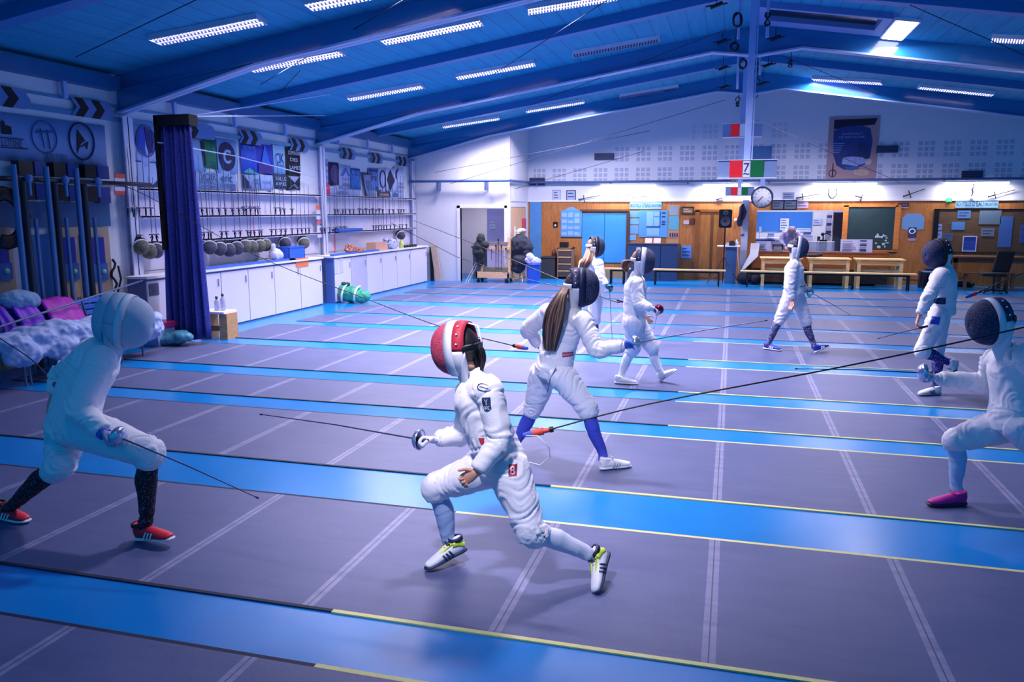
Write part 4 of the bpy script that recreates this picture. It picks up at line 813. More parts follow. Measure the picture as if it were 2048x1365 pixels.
def bench(x0, x1, Y, label, z=.43, legs=2, D=.28):
    root = thing('gym_bench', label, 'bench', ((x0+x1)/2, Y+D/2, 0)); mb = MB(); mb.box((x0, Y, z-.035), (x1, Y+D, z)); mb.build('seat', pine, root, bevel=.005)
    mb = MB(); mb.box((x0+.2, Y+D/2-.02, .2), (x1-.2, Y+D/2+.02, .235)) if False else mb.box((x0+.2, Y+D/2-.015, z-.09), (x1-.2, Y+D/2+.015, z-.035)); mb.build('rail', blk, root)
    for k in range(legs):
        lx = x0+.18+(x1-x0-.36)*k/(legs-1); mb = MB(); mb.box((lx-.02, Y+.02, 0), (lx+.02, Y+.06, z-.035)); mb.box((lx-.02, Y+D-.06, 0), (lx+.02, Y+D-.02, z-.035)); mb.box((lx-.02, Y+.02, .05), (lx+.02, Y+D-.02, .08)); mb.build('leg', blk, root)
Ybn = 21.75
bench(at(1297, 536, Ybn).x, at(1452, 537, Ybn).x, Ybn, 'low wooden bench with dark legs in front of the navy cabinet and wooden door')
bench(at(1481, 538, Ybn).x, at(1836, 541, Ybn).x, Ybn, 'very long low wooden bench in front of the pine tables', legs=4)
bench(at(1208, 539, Ybn).x, at(1260, 539, Ybn).x, Ybn, 'short wooden bench glimpsed between two fencers by the blue doors')
# blue plastic chair
def chair(x, y, rz, label, m, mleg, sc=1.0):
    root = thing('plastic_chair', label, 'chair', (x, y, 0)); R = Matrix.Rotation(rz, 4, 'Z'); T = Matrix.Translation((x, y, 0))
    def P(a, b, c): return T @ R @ Vector((a*sc, b*sc, c*sc))
    mb = MB(); mb.obox(P(0, 0, .44), (R @ Vector((.2, 0, 0)))*sc, (R @ Vector((0, .2, 0)))*sc, Vector((0, 0, .012))); mb.build('seat', m, root, bevel=.008)
    mb = MB(); mb.obox(P(0, .22, .66), (R @ Vector((.2, 0, 0)))*sc, (R @ Vector((0, .012, 0))), (R @ Vector((0, .06, .19)))*sc); mb.build('backrest', m, root, bevel=.008)
    for a, b in ((-.18, -.18), (.18, -.18), (-.18, .2), (.18, .2)): mb = MB(); mb.tube([P(a, b, .43), P(a*1.15, b*1.15, 0)], .011, 6); mb.build('leg', mleg, root)
    return root
c = flo(1838, 570); chair(c.x, 22.5, -PI/2, 'blue-grey plastic chair seen from the side by the orange door', mat('plastic_blue_grey', '3c6aa8', .5), blk)
# clutter under the chair, far table, office chair, black bag
root = thing('dark_table', 'dark wooden table under the brown notice board', 'table', (at(1970, 515, 22.7).x, 22.9, 0)); dwt = wood('table_dark', '5a3826', '7c5236', .4, (1, 6, 6)); a = at(1899, 508, 22.6).x; b = at(2060, 508, 22.6).x
mb = MB(); mb.box((a, 22.6, .8), (b, 23.3, .84)); mb.build('table_top', dwt, root); mb = MB(); mb.box((a+.1, 22.65, .68), (b-.1, 22.68, .8)); mb.build('apron', dwt, root)
for x in (a+.12, b-.5):
    for y in (22.65, 23.2): mb = MB(); mb.box((x, y, 0), (x+.1, y+.08, .8)); mb.build('leg', dwt, root)
mb = MB(); x0 = a+.25; mb.box((x0, 22.35, .42), (b-.2, 22.55, .45)); 
for x in (x0+.1, b-.4): mb.box((x, 22.38, 0), (x+.05, 22.52, .42))
tag(mb.build('dark_bench', dwt), 'low dark bench tucked before the dark table', 'bench')
root = thing('office_chair', 'black swivel chair standing at the dark table', 'chair', (at(2000, 560, 21.8).x, 21.7, 0)); x = at(1998, 540, 21.8).x; bk = mat('black_fabric', '10111c', .85, bump=.3)
mb = MB(); mb.obox((x+.02, 21.6, .78), (.19, 0, 0), (0, .04, 0), (.05, 0, .26)); mb.build('backrest', bk, root, bevel=.03); mb = MB(); mb.box((x-.42, 21.55, .42), (x+.12, 22.0, .5)); mb.build('seat', bk, root, bevel=.03)
mb = MB(); mb.cyl((x-.1, 21.75, .1), (x-.1, 21.75, .42), .03, n=8); [mb.bar((x-.1, 21.75, .09), (x-.1+.3*math.cos(k*2*PI/5), 21.75+.3*math.sin(k*2*PI/5), .05), .04, .03) for k in range(5)]; mb.build('base', blk, root)
for k in range(5): mb = MB(); mb.ell((x-.1+.3*math.cos(k*2*PI/5), 21.75+.3*math.sin(k*2*PI/5), .03), (.03, .03, .03), 8, 6); mb.build('castor', blk, root)
c = flo(1922, 574); mb = MB(); mb.ell((c.x, c.y, .1), (.25, .13, .1)); mb.ell((c.x+.2, c.y, .07), (.13, .09, .07)); mb.tube([(c.x-.1, c.y, .18), (c.x, c.y, .26), (c.x+.1, c.y, .18)], .012, 6); tag(mb.build('sports_bag', mat('bag_navy', '10142c', .7, bump=.4)), 'small black and navy sports bag on the blue floor by the dark table', 'bag')
for k, (px, h, lab) in enumerate(((1846, .42, 'dark stacked box beside the blue-grey chair'), (1858, .5, 'taller dark crate under the notice board edge'))):
    x = at(px, 560, 22.9).x; mb = MB(); mb.box((x-.08, 22.8, 0), (x+.09, 23.1, h)); mb.box((x-.07, 22.79, h*.3), (x+.08, 22.8, h*.36)); mb.box((x-.07, 22.79, h*.7), (x+.08, 22.8, h*.76)); tag(mb.build('dark_crate', mat('crate_dark', '2a2233', .6)), lab, 'crate')
# white cloth leaning by the column, dark bags under bench
A = at(1508, 487, 22.9); mb = MB(); mb.add([(A.x-.08, 22.9, A.z), (A.x+.15, 22.9, A.z), (A.x+.12, 22.86, A.z-.35), (A.x-.2, 22.8, .42), (A.x-.32, 22.75, .35), (A.x-.1, 22.86, A.z-.3)] + [(A.x-.08, 22.95, A.z), (A.x+.15, 22.95, A.z), (A.x+.12, 22.93, A.z-.35), (A.x-.2, 22.9, .42), (A.x-.32, 22.9, .35), (A.x-.1, 22.93, A.z-.3)],
    [(0, 1, 2, 3, 4, 5), (11, 10, 9, 8, 7, 6)]+[(i, (i+1) % 6, 6+(i+1) % 6, 6+i) for i in range(6)]); tag(mb.build('white_sheet', pp), 'white sheet draped beside the end of the counter', 'sheet')
x = at(1488, 560, 22.6).x; mb = MB(); mb.ell((x, 22.6, .17), (.2, .16, .17)); mb.ell((x+.3, 22.62, .13), (.17, .14, .13)); mb.tube([(x-.1, 22.5, .3), (x, 22.45, .38), (x+.1, 22.5, .3)], .012, 6); tag(mb.build('backpack', mat('bag_navy2', '161a34', .8, bump=.5)), 'dark backpacks slumped on the floor at the foot of the white column', 'bag')
pts = [at(1475, 495, 22.65), at(1476, 520, 22.65), at(1478, 545, 22.6), flo(1495, 566, .01), flo(1545, 562, .01)]; wire(pts, .01, wirew, 'white power cord trailing from the tall cabinet to the floor', 'power_cord')
# drawer cart, door area
X0 = at(1114, 545, 23.0).x; X1 = at(1144, 545, 23.0).x
root = thing('drawer_cart', 'narrow brown rack of drawers with pale edges by the blue doors', 'cabinet', ((X0+X1)/2, 23.2, 0)); zt_ = at(1130, 496, 23.0).z
mb = MB(); mb.box((X0, 23.0, 0), (X0+.03, 23.4, zt_)); mb.box((X1-.03, 23.0, 0), (X1, 23.4, zt_)); mb.box((X0, 23.38, 0), (X1, 23.4, zt_)); mb.box((X0, 23.0, zt_-.03), (X1, 23.4, zt_)); mb.build('frame', wood('cart_brown', '7a5a44', '96725a', .6), root)
for k in range(4): z = .06+k*(zt_-.1)/4; mb = MB(); mb.box((X0+.035, 22.98, z), (X1-.035, 23.36, z+(zt_-.1)/4-.04)); o = mb.build('drawer', mat('drawer_dark', '4a3a38', .6), root); mb = MB(); mb.box((X0+.035, 22.97, z+(zt_-.1)/4-.04), (X1-.035, 23.36, z+(zt_-.1)/4-.015)); mb.build('rim', pine, o)
x = at(1129, 490, 23.2).x; mb = MB(); mb.box((x-.12, 23.05, zt_), (x+.12, 23.25, zt_+.16)); mb.box((x-.1, 23.04, zt_+.03), (x+.1, 23.05, zt_+.12)); mb.tube([(x-.3, 23.1, zt_-.0), (x-.32, 23.1, zt_+.2), (x-.22, 23.1, zt_+.25)], .02, 6) if False else None; tag(mb.build('small_case', dk_m), 'small dark case on top of the drawer rack', 'case')
root = thing('fire_extinguisher', 'dark fire extinguisher hanging on the wood beside the drawer rack', 'extinguisher', at(1107, 515, 23.4)); c = at(1107, 512, 23.4); mb = MB(); mb.lathe((c.x, 23.45, c.z-.25), [(.001, 0), (.07, 0), (.075, .03), (.075, .3), (.05, .38), (.02, .42), (.001, .42)], n=14); mb.build('cylinder', mat('dark_red', '3a1c28', .4), root); mb = MB(); mb.tube([(c.x, 23.42, c.z+.17), (c.x+.06, 23.4, c.z+.2), (c.x+.1, 23.4, c.z+.02), (c.x+.07, 23.4, c.z-.12)], .012, 6); mb.build('hose', blk, root)
X0 = at(1084, 545, 23.1).x; mb = MB(); mb.box((X0, 22.95, 0), (X0+.42, YB-.01, at(1090, 516, 23.0).z)); mb.box((X0-.01, 22.93, at(1090, 516, 23.0).z), (X0+.43, YB-.01, at(1090, 514, 23.0).z)); tag(mb.build('storage_chest', mat('chest_dark', '34363c', .7, var=.3, scale=20)), 'low dark chest on the floor at the wall corner beside the drawer rack', 'chest')
# return wall wooden door with papers
root = thing('door_6', 'light wooden door standing along the return wall with paper strips on it', 'door', (BX+.01, 22.5, 0)); root['kind'] = 'structure'
mb = MB(); mb.box((BX-.06, BY+.2, .02), (BX-.01, YB-.25, 2.08)); mb.build('door_panel', wood('door_pale', 'c89c78', 'e0b890', .5, (6, 6, .8)), root)
mb = MB()
for (y, z0, z1) in ((22.0, 1.1, 1.55), (22.35, .95, 1.45), (21.9, .85, 1.1)): mb.box((BX-.01, y, z0), (BX+.0, y+.14, z1))
mb.build('paper', pp, root)
c = at(1057, 452, 23.0); mb = MB(); mb.box((BX+.003, 22.9, c.z-.2), (BX+.05, 23.15, c.z+.22)); tag(mb.build('red_notice', flatm('red_pink', 'c8466c')), 'small red panel on the edge of the wooden door above the coat stand', 'panel')
# coat stand with dark jackets
c = flo(1050, 562); cx, cy = c.x, 21.6; root = thing('coat_stand', 'pale wooden coat stand with curved feet', 'coat stand', (cx, cy, 0)); mb = MB(); mb.tube([(cx, cy, .2), (cx, cy, 1.45)], .022, 8); mb.build('pole', pine, root)
for k in range(4):
    a = k*PI/2+.5; mb = MB(); mb.tube([(cx, cy, .32), (cx+.12*math.cos(a), cy+.12*math.sin(a), .2), (cx+.2*math.cos(a), cy+.2*math.sin(a), .02)], .018, 6); mb.build('leg', pine, root)
bkj = mat('dark_jackets', '2c3144', .9, var=.6, scale=14, bump=.6, bscale=18)
def lumpy(name, blobs, m, label, cat, disp=.03, group=None, vox=.03):
    mb = MB()
    for (c, r) in blobs: mb.ell(c, r, 16, 10)
    o = mb.build(name, m); md = o.modifiers.new('r', 'REMESH'); md.mode = 'VOXEL'; md.voxel_size = vox; md.use_smooth_shade = True
    dg = bpy.context.evaluated_depsgraph_get(); me = bpy.data.meshes.new_from_object(o.evaluated_get(dg)); o.modifiers.clear(); old = o.data; o.data = me; bpy.data.meshes.remove(old)
    if not me.materials: me.materials.append(m)
    for v in me.vertices:
        n_ = v.normal.copy(); p = v.co*9+Vector((len(label), 0, 0)); d = (noise.noise(p)+.5*noise.noise(p*2.3))*disp; v.co += n_*d
    for p in me.polygons: p.use_smooth = True
    me.update(); return tag(o, label, cat, group)
lumpy('hanging_jackets', [((cx-.02, cy-.02, 1.05), (.28, .22, .3)), ((cx-.2, cy-.03, .95), (.15, .16, .3)), ((cx+.18, cy-.02, .92), (.17, .18, .3)), ((cx, cy-.05, .62), (.26, .2, .22)), ((cx-.08, cy-.03, .4), (.22, .17, .14))], bkj, 'bulky dark jackets hanging all round the coat stand', 'jackets')
lumpy('sun_hat', [((cx+.02, cy, 1.45), (.12, .11, .06)), ((cx-.05, cy-.06, 1.42), (.1, .09, .02))], pp, 'white hat on top of the coat stand', 'hat', disp=.004, vox=.01)
# blue bin with bags
c = flo(1072, 565); X0, Y0 = c.x-.02, 21.45; root = thing('storage_bin', 'blue plastic bin beside the coat stand', 'bin', (X0, Y0, 0)); mb = MB(); mb.tube([(X0, Y0, 0.0), (X0, Y0, .52)], [.17, .2], 18); mb.build('tub', mat('bin_blue', '2458c8', .4), root); mb = MB(); mb.lathe((X0, Y0, .52), [(.2, -.01), (.215, -.01), (.215, .01), (.2, .01)], n=18); mb.build('rim', MATS['bin_blue'], root)
lumpy('crumpled_bags', [((X0-.08, Y0, .64), (.16, .14, .14)), ((X0+.08, Y0-.02, .6), (.15, .12, .12)), ((X0-.12, Y0, .76), (.1, .1, .08))], mat('bag_pale', 'b0b4dc', .5, var=.3), 'crumpled pale bags heaped on the blue bin', 'bags', vox=.015)
# wheeled weapon rack in the doorway
XA, XB_ = at(955, 560, 21.3).x, at(1020, 560, 21.3).x; Yr = 21.15; root = thing('weapon_trolley', 'wooden trolley frame with two cross rails in front of the store room door', 'trolley', ((XA+XB_)/2, Yr+.2, 0)); pink = wood('pine_pinkish', 'd8ab84', 'edc8a4', .5, (1, 6, 6))
mb = MB(); mb.box((XA, Yr, .14), (XB_, Yr+.04, .3)); mb.box((XA, Yr+.4, .14), (XB_, Yr+.44, .3)); mb.box((XA, Yr, .14), (XA+.04, Yr+.44, .3)); mb.box((XB_-.04, Yr, .14), (XB_, Yr+.44, .3)); mb.build('base', pink, root)
mb = MB(); mb.box((XB_-.06, Yr+.16, .3), (XB_, Yr+.26, 1.25)); mb.build('upright', pink, root); mb = MB(); mb.box((XA+.1, Yr+.16, .3), (XA+.16, Yr+.26, 1.1)); mb.build('upright', pink, root)
z = at(990, 497, Yr).z; mb = MB(); mb.box((XA+.1, Yr+.12, z-.05), (XB_, Yr+.16, z+.05)); mb.build('cross_rail', pink, root); z2 = at(990, 488, Yr).z; mb = MB(); mb.box((XA+.1, Yr+.28, z2-.03), (XB_, Yr+.32, z2+.04)); mb.build('rear_rail', wood('rail_grey', '6d6a6c', '8a8890', .6), root)
mb = MB(); mb.box((XA+.2, Yr+.1, .3), (XB_-.06, Yr+.34, .42)); mb.build('tray', mat('tray_grey', '6c6c62', .8, var=.3, scale=30), root)
for x in (XA+.06, XB_-.06):
    for y in (Yr+.04, Yr+.4): mb = MB(); mb.cyl((x, y-.015, .05), (x, y+.015, .05), .05, n=12); mb.box((x-.02, y-.02, .08), (x+.02, y+.02, .14)); mb.build('castor', blk, root)
for k, (px, y0, y1) in enumerate(((983, 499, 520), (992, 490, 541), (997, 478, 541), (1003, 490, 541), (1012, 496, 520))):
    x = at(px, 500, Yr+.1).x; zt2 = at(px, y0, Yr+.1).z; zb2 = at(px, y1, Yr+.1).z; mb = MB(); mb.tube([(x, Yr+.09, zt2), (x, Yr+.09, zb2)], [.012, .007], 6); mb.tube([(x, Yr+.09, zt2-.06), (x, Yr+.09, zt2)], .02, 8); tag(mb.build('stored_blade', darksteel), ('short dark blade hanging from the trolley rail next to the slung jacket', 'thin long blade before the tall knobbed one on the trolley', 'tall dark blade with a knob standing highest on the trolley', 'thin long blade after the tall knobbed one on the trolley', 'short dark blade hanging from the trolley rail by the upright')[k], 'blade', 'blades on the wooden trolley')
x = at(958, 500, Yr).x
lumpy('hung_jacket', [((x+.03, Yr+.08, 1.2), (.13, .13, .17)), ((x-.02, Yr+.08, .9), (.18, .14, .3)), ((x+.14, Yr+.06, 1.05), (.14, .1, .1)), ((x+.0, Yr+.1, .6), (.12, .1, .16))], mat('dark_green_jacket', '2e3438', .9, var=.6, scale=14, bump=.6, bscale=18), 'dark green-black jacket slung over the end of the wooden trolley', 'jacket')
for k, dx in enumerate((0, .07)): mb = MB(); mb.bar((XA-.32+dx, Yr+.05, 0.0), (XA-.02+dx, Yr+.2, .62), .03, .012); tag(mb.build('leaning_pole', frm), ('outer thin white pole leaning on the wooden trolley', 'inner thin white pole leaning on the wooden trolley')[k], 'pole', 'white poles leaning on the trolley')
# desk inside the store room
x0, x1 = DL+.02, DL+.6; mb = MB(); mb.box((x0, 22.4, .9), (x1, 23.2, .96)); mb.box((x0+.02, 22.45, .7), (x1, 22.5, .9)); mb.box((x0+.02, 22.5, 0), (x1-.02, 23.1, .7)); tag(mb.build('store_shelf', mat('shelf_grey_green', '5f6a74', .7, var=.3)), 'grey shelf unit inside the store room doorway', 'shelf')
mb = MB(); 
for k in range(5): mb.ell((x0+.06+k*.1, 22.6, 1.0+.01*(k % 2)), (.05, .05, .05+.02*(k % 3)), 8, 6)
tag(mb.build('shelf_clutter', dk_m), 'small dark objects along the top of the grey shelf in the store room', 'clutter', kind='stuff')
# plank leaning in corner
A = flo(868, 562); mb = MB(); mb.obox((-8.12, 21.38, .5), (.09, 0, 0), (0, .02, 0), (-.09, .06, .5)); tag(mb.build('leaning_plank', wood('plank_tan', 'b89c90', 'd0b8ac', .6)), 'pale plank leaning in the corner at the end of the cupboards', 'plank')
mb = MB(); mb.obox((-8.27, 21.42, .48), (.05, 0, 0), (0, .015, 0), (-.02, .03, .48)); tag(mb.build('leaning_board', mat('board_black', '1a1a20', .7)), 'narrow black board leaning behind the pale plank', 'board')
# ================================================================== SIDE WALL (X = WX) THINGS
RT, UP = Vector((0, 1, 0)), Vector((0, 0, 1))
def lrect(x0, y0, x1, y1, d=.02, X=WX, mb=None, mi=0, d0=.002):
    A = atx(x0, (y0+y1)/2, X+d); B = atx(x1, (y0+y1)/2, X+d); xm = (x0+x1)/2
    zt, z0 = atx(xm, y0, X+d).z, atx(xm, y1, X+d).z; mb = mb or MB(); mb.box((X+d0, A.y, z0), (X+d, B.y, zt), mi); return mb, A.y, B.y, z0, zt
def banner(x0, y0, x1, y1, col, label, deco=None, tilt=0, name='club_banner', d=.03, wav=.02):
    A = atx(x0, (y0+y1)/2, WX+d); B = atx(x1, (y0+y1)/2, WX+d); xm = (x0+x1)/2; zt, z0 = atx(xm, y0, WX+d).z, atx(xm, y1, WX+d).z; W_, H_ = B.y-A.y, zt-z0
    root = thing(name, label, 'banner', (WX+d, (A.y+B.y)/2, z0), 'banners pinned above the sword racks')
    n = 10; mb = MB(); vs = []; rnd = random.Random(int(x0+y0)); ph = rnd.uniform(0, 6)
    def P(u, v, e=0): return Vector((WX+d+e+wav*math.sin(u*7+ph)*(1-v*.7), A.y+W_*u+tilt*(1-v), z0+H_*v+.012*math.sin(u*5+ph)*(1-v)))
    for i in range(n+1):
        for v in (0, .5, 1): vs.append(P(i/n, v))
    k = len(vs); vs += [v-Vector((.004, 0, 0)) for v in vs]; fs = []
    for i in range(n):
        for j in range(2):
            a = i*3+j; fs += [(a, a+3, a+4, a+1), (k+a+1, k+a+4, k+a+3, k+a)]
    for i in range(n): fs += [(i*3, k+i*3, k+i*3+3, i*3+3), (i*3+2, i*3+5, k+i*3+5, k+i*3+2)]
    mb.add(vs, fs, 0, True); mb.build('cloth', flatm('cloth_'+col, col, var=.06, scale=3), root)
    if deco: deco(root, P, W_, H_)
    return root
def dpoly(root, P, pts, col, name='motif', e=.012):
    mb = MB(); mb.poly([P(u, v, e) for u, v in pts], .003, (1, 0, 0)); mb.build(name, flatm('motif_'+col, col), root)
def dtext(root, P, items, col, W_, name='lettering'):
    mb = MB()
    for (s, u, v, h, w) in items: text_mb(mb, s, P(u, v, .022), RT, UP, h, width=w*W_)
    mb.build(name, flatm('motif_'+col, col), root)
def ring(P, cu, cv, ru, rv, n=28): return [P(cu+ru*math.cos(2*PI*i/n), cv+rv*math.sin(2*PI*i/n), .02) for i in range(n+1)]
def disc(cu, cv, ru, rv, n=22): return [(cu+ru*math.cos(2*PI*i/n), cv+rv*math.sin(2*PI*i/n)) for i in range(n)]
# long pale banner with emblems
def d_long(root, P, W_, H_):
    mb = MB(); mb.tube(ring(P, .735, .55, .13, .44), .012, 6); mb.build('ring', flatm('motif_1c1f5c', '1c1f5c'), root)
    mb = MB(); mb.tube(ring(P, .37, .56, .11, .36), .008, 6); mb.tube([P(.34, .75, .02), P(.36, .3, .02)], .008, 5); mb.tube([P(.4, .72, .02), P(.41, .3, .02)], .008, 5); mb.tube([P(.3, .66, .02), P(.45, .7, .02)], .012, 5); mb.build('ring', flatm('motif_24508c', '24508c'), root)
    dpoly(root, P, [(.70, .83), (.775, .58), (.73, .5), (.68, .24)], '04040c'); dpoly(root, P, [(.70, .38), (.81, .58), (.79, .36), (.775, .46)], '04040c')
    dpoly(root, P, [(.02, .55), (.02, .78), (.03, .84), (.05, .8), (.05, .74), (.1, .72), (.1, .55)], '06081c')
    dtext(root, P, [('LUTINE', .09, .37, .09, .17)], '0c1438', W_); dtext(root, P, [('ARMES', .46, .11, .09, .2)], '2a4f90', W_, 'pale_lettering')
    mb = MB()
    for (a, b, v) in ((0, .19, .47), (0, .22, .27)): mb.tube([P(a, v, .02), P(b, v, .02)], .006, 5)
    mb.build('underline', flatm('motif_0c1438', '0c1438'), root)
banner(0, 238, 212, 326, '7e9cd0', 'long pale banner reading LUTINE with a ringed black sail emblem', d_long)
banner(240, 250, 272, 326, '8fb4e8', 'plain pale blue banner hanging on the near side of the white post')
def d_oval(root, P, W_, H_):
    mb = MB(); mb.tube(ring(P, .5, .6, .42, .36), .012, 6); mb.build('ring', flatm('motif_5a5aa8', '5a5aa8'), root)
    dpoly(root, P, [(.14, .5), (.2, .8), (.4, .92), (.45, .7), (.4, .45), (.42, .25)], '1f4cc0'); dpoly(root, P, [(.45, .93), (.75, .85), (.86, .6), (.76, .36), (.6, .3), (.5, .5)], '141a6c')
banner(268, 248, 314, 335, 'a8b8e8', 'pale banner with an oval emblem in two dark blues beside the curtain', d_oval)
banner(241, 322, 318, 374, '24507c', 'dark blue cloth hanging below the oval emblem banner', lambda r, P, W_, H_: dpoly(r, P, [(.35, .1), (.7, .0), (.95, .3), (.9, .95), (.3, .95)], '9cb4e6'))
banner(386, 276, 412, 345, '8cb0e0', 'narrow pale banner peeking out from behind the curtain')
banner(400, 279, 433, 337, '1f7a58', 'green banner with faded darker letters, next to the curtain', lambda r, P, W_, H_: (dtext(r, P, [('CLUB', .55, .6, .12, .6), ('ARMES', .55, .35, .1, .6)], '2f9a68', W_), dpoly(r, P, [(0, .95), (.2, .9), (.25, .1), (.08, .05)], '0c1a30')))
def d_c(root, P, W_, H_):
    dpoly(root, P, disc(.45, .5, .4, .42), '1b1b4c'); mb = MB(); mb.tube([P(.45+.17*math.cos(a), .5+.17*math.sin(a), .03) for a in [math.radians(45+i*27) for i in range(11)]], .028, 6); mb.build('letter', flatm('motif_a0c0f0', 'a0c0f0'), root)
banner(434, 279, 474, 347, '86b0e6', 'pale banner with a dark oval holding a white letter C', d_c)
banner(394, 344, 434, 384, '8fb2e8', 'pale banner reading VOIR under the green one', lambda r, P, W_, H_: dtext(r, P, [('VOIR', .5, .75, .12, .8), ('AVANCE', .5, .5, .1, .85), ('ESCRIME', .5, .2, .07, .8)], '28407c', W_))
banner(435, 341, 472, 384, '93b4ea', 'pale banner with the word eric under the dark oval', lambda r, P, W_, H_: dtext(r, P, [('eric', .45, .65, .14, .6), ('ESCRIME', .5, .3, .07, .85), ('CLUB', .7, .1, .06, .3)], '25407a', W_))
banner(482, 287, 512, 347, '2a55d8', 'bright blue banner with faint green at its foot', lambda r, P, W_, H_: (dtext(r, P, [('ESCRIME', .5, .85, .06, .8), ('CERCLE', .45, .55, .06, .7)], '4f86e8', W_), dpoly(r, P, [(.1, .05), (.5, .18), (.95, .05), (.95, .0), (.1, .0)], '3aa0b0')))
banner(512, 289, 545, 348, '1c32b8', 'deep blue banner with a pale triangle over a purple strip of text', lambda r, P, W_, H_: (dpoly(r, P, [(.25, .35), (.5, .95), (.56, .95), (.8, .35), (.5, .28)], '2c68dc'), dpoly(r, P, [(.05, .02), (.95, .02), (.95, .3), (.05, .3)], '3a2a88'), dtext(r, P, [('SAVATE', .5, .22, .08, .8), ('ST-MALO', .5, .1, .08, .8)], 'a8a0e8', W_)))
banner(546, 290, 570, 348, '7fb0e4', 'pale banner with curled dark letters beside the black banner', lambda r, P, W_, H_: dtext(r, P, [('CK', .5, .55, .2, .7), ('PARIS', .5, .3, .05, .7)], '1f3c80', W_))
banner(571, 296, 601, 350, '0a0a14', 'black banner with white slanting text', lambda r, P, W_, H_: dtext(r, P, [('COMPAGNIE', .5, .8, .08, .8), ('DES', .45, .55, .07, .5), ('LAMES', .5, .25, .08, .7)], 'a0b8e8', W_))
banner(486, 347, 522, 380, '88a8dc', 'pale banner with a black triangle under the bright blue one', lambda r, P, W_, H_: (dpoly(r, P, [(.0, .1), (.0, .9), (.3, .5), (.4, .1)], '16204c'), dtext(r, P, [('CE', .65, .5, .1, .3)], '24407c', W_)))
banner(520, 350, 545, 380, '9cb8ee', 'plain pale banner under the deep blue one', lambda r, P, W_, H_: dtext(r, P, [('ESCRIME', .5, .5, .05, .7)], '5a7cc0', W_))
banner(545, 349, 574, 377, '2a3a60', 'dark slate banner with two white words under the curled letters', lambda r, P, W_, H_: dtext(r, P, [('SALLE', .5, .7, .07, .7), ('ARMES', .5, .35, .07, .7)], 'b0c4f0', W_))
banner(573, 350, 601, 380, '141828', 'black and grey banner with pale triangles under the black one', lambda r, P, W_, H_: (dpoly(r, P, [(.1, .9), (.5, .45), (.9, .9)], '8898c8'), dpoly(r, P, [(.1, .1), (.5, .4), (.9, .1)], '5a6a94')))
def sheetchars(s, c='24407c'): return lambda r, P, W_, H_: dtext(r, P, [(t_, .5, .8-.25*i, .08, .75) for i, t_ in enumerate(s)], c, W_)
banner(638, 318, 657, 370, 'a8bcec', 'pale banner with blue handwriting just past the second post', sheetchars(('Salle', 'Sortie', 'Ecole')))
banner(638, 368, 659, 392, 'd03a6a', 'small red banner with white letters past the second post', sheetchars(('R.C.',), 'e8c0e0'))
banner(658, 325, 678, 371, '2c1c4c', 'dark purple banner with a mottled picture', lambda r, P, W_, H_: dpoly(r, P, disc(.5, .5, .38, .4), '4a3570'))
banner(679, 331, 702, 378, 'b6c2f0', 'white banner with a blue triangle drawing and dark text', lambda r, P, W_, H_: (dpoly(r, P, [(.1, .55), (.5, .95), (.9, .55), (.7, .55), (.5, .78), (.3, .55)], '4a6cc0'), dtext(r, P, [('SOLUTION', .5, .4, .06, .8), ('RENNES', .5, .15, .08, .8)], '202c60', W_)))
banner(701, 337, 720, 379, '2f78cc', 'sky blue banner with faint letters', sheetchars(('ES', 'CR'), '80b0f0'))
banner(660, 378, 716, 392, 'a0b4e8', 'low strip of white cloth with a curved drawing', lambda r, P, W_, H_: dtext(r, P, [('escrime', .4, .5, .08, .4)], '40589c', W_))
banner(722, 346, 744, 395, '8fa4d8', 'tilted pale banner edged in black, hanging askew', lambda r, P, W_, H_: (dpoly(r, P, [(0, 0), (.12, 0), (.12, 1), (0, 1)], '101626'), dpoly(r, P, [(.0, .94), (1, .94), (1, 1), (0, 1)], '101626'), dpoly(r, P, [(.35, .3), (.75, .3), (.7, .7), (.3, .7)], '5070a8')), tilt=.25)
banner(737, 337, 757, 382, '5a86d0', 'blue and white striped banner with dark bars', lambda r, P, W_, H_: (dpoly(r, P, [(.1, .85), (.9, .85), (.9, .95), (.1, .95)], '1c2c64'), dpoly(r, P, [(.2, .45), (.8, .45), (.8, .65), (.2, .65)], '24407c'), dpoly(r, P, [(.1, .1), (.9, .1), (.9, .2), (.1, .2)], '1c2c64')))
def d_ring(root, P, W_, H_): mb = MB(); mb.tube(ring(P, .5, .55, .32, .35), .014, 6); mb.build('ring', flatm('motif_1c2c64', '1c2c64'), root)
banner(757, 337, 772, 384, 'b4c4f0', 'white banner with a dark blue ring', d_ring)
banner(771, 337, 790, 384, 'b8c6f2', 'white banner with a solid black diamond', lambda r, P, W_, H_: (dpoly(r, P, [(.5, .95), (.9, .5), (.5, .05), (.1, .5)], '181c40'), dtext(r, P, [('ESCRIME', .5, .5, .04, .6)], 'c0c8f0', W_)))
banner(788, 334, 807, 384, 'bcc8f2', 'white banner with a curved stroke and small words, nearest the third post', lambda r, P, W_, H_: (dpoly(r, P, [(.3, .9), (.5, .95), (.3, .7), (.35, .5), (.2, .55), (.15, .75)], '24407c'), dtext(r, P, [('club', .6, .35, .06, .5), ('armes', .6, .2, .06, .7)], '24407c', W_)))
banner(756, 381, 778, 397, '3c3040', 'small dark brown strip under the ringed banner', lambda r, P, W_, H_: dpoly(r, P, [(.1, .3), (.9, .3), (.9, .6), (.1, .6)], '8c7c80'))
banner(780, 384, 806, 397, '90a8dc', 'small pale strip with grey shapes under the diamond banner', lambda r, P, W_, H_: dpoly(r, P, disc(.4, .5, .2, .4), '46609c'))
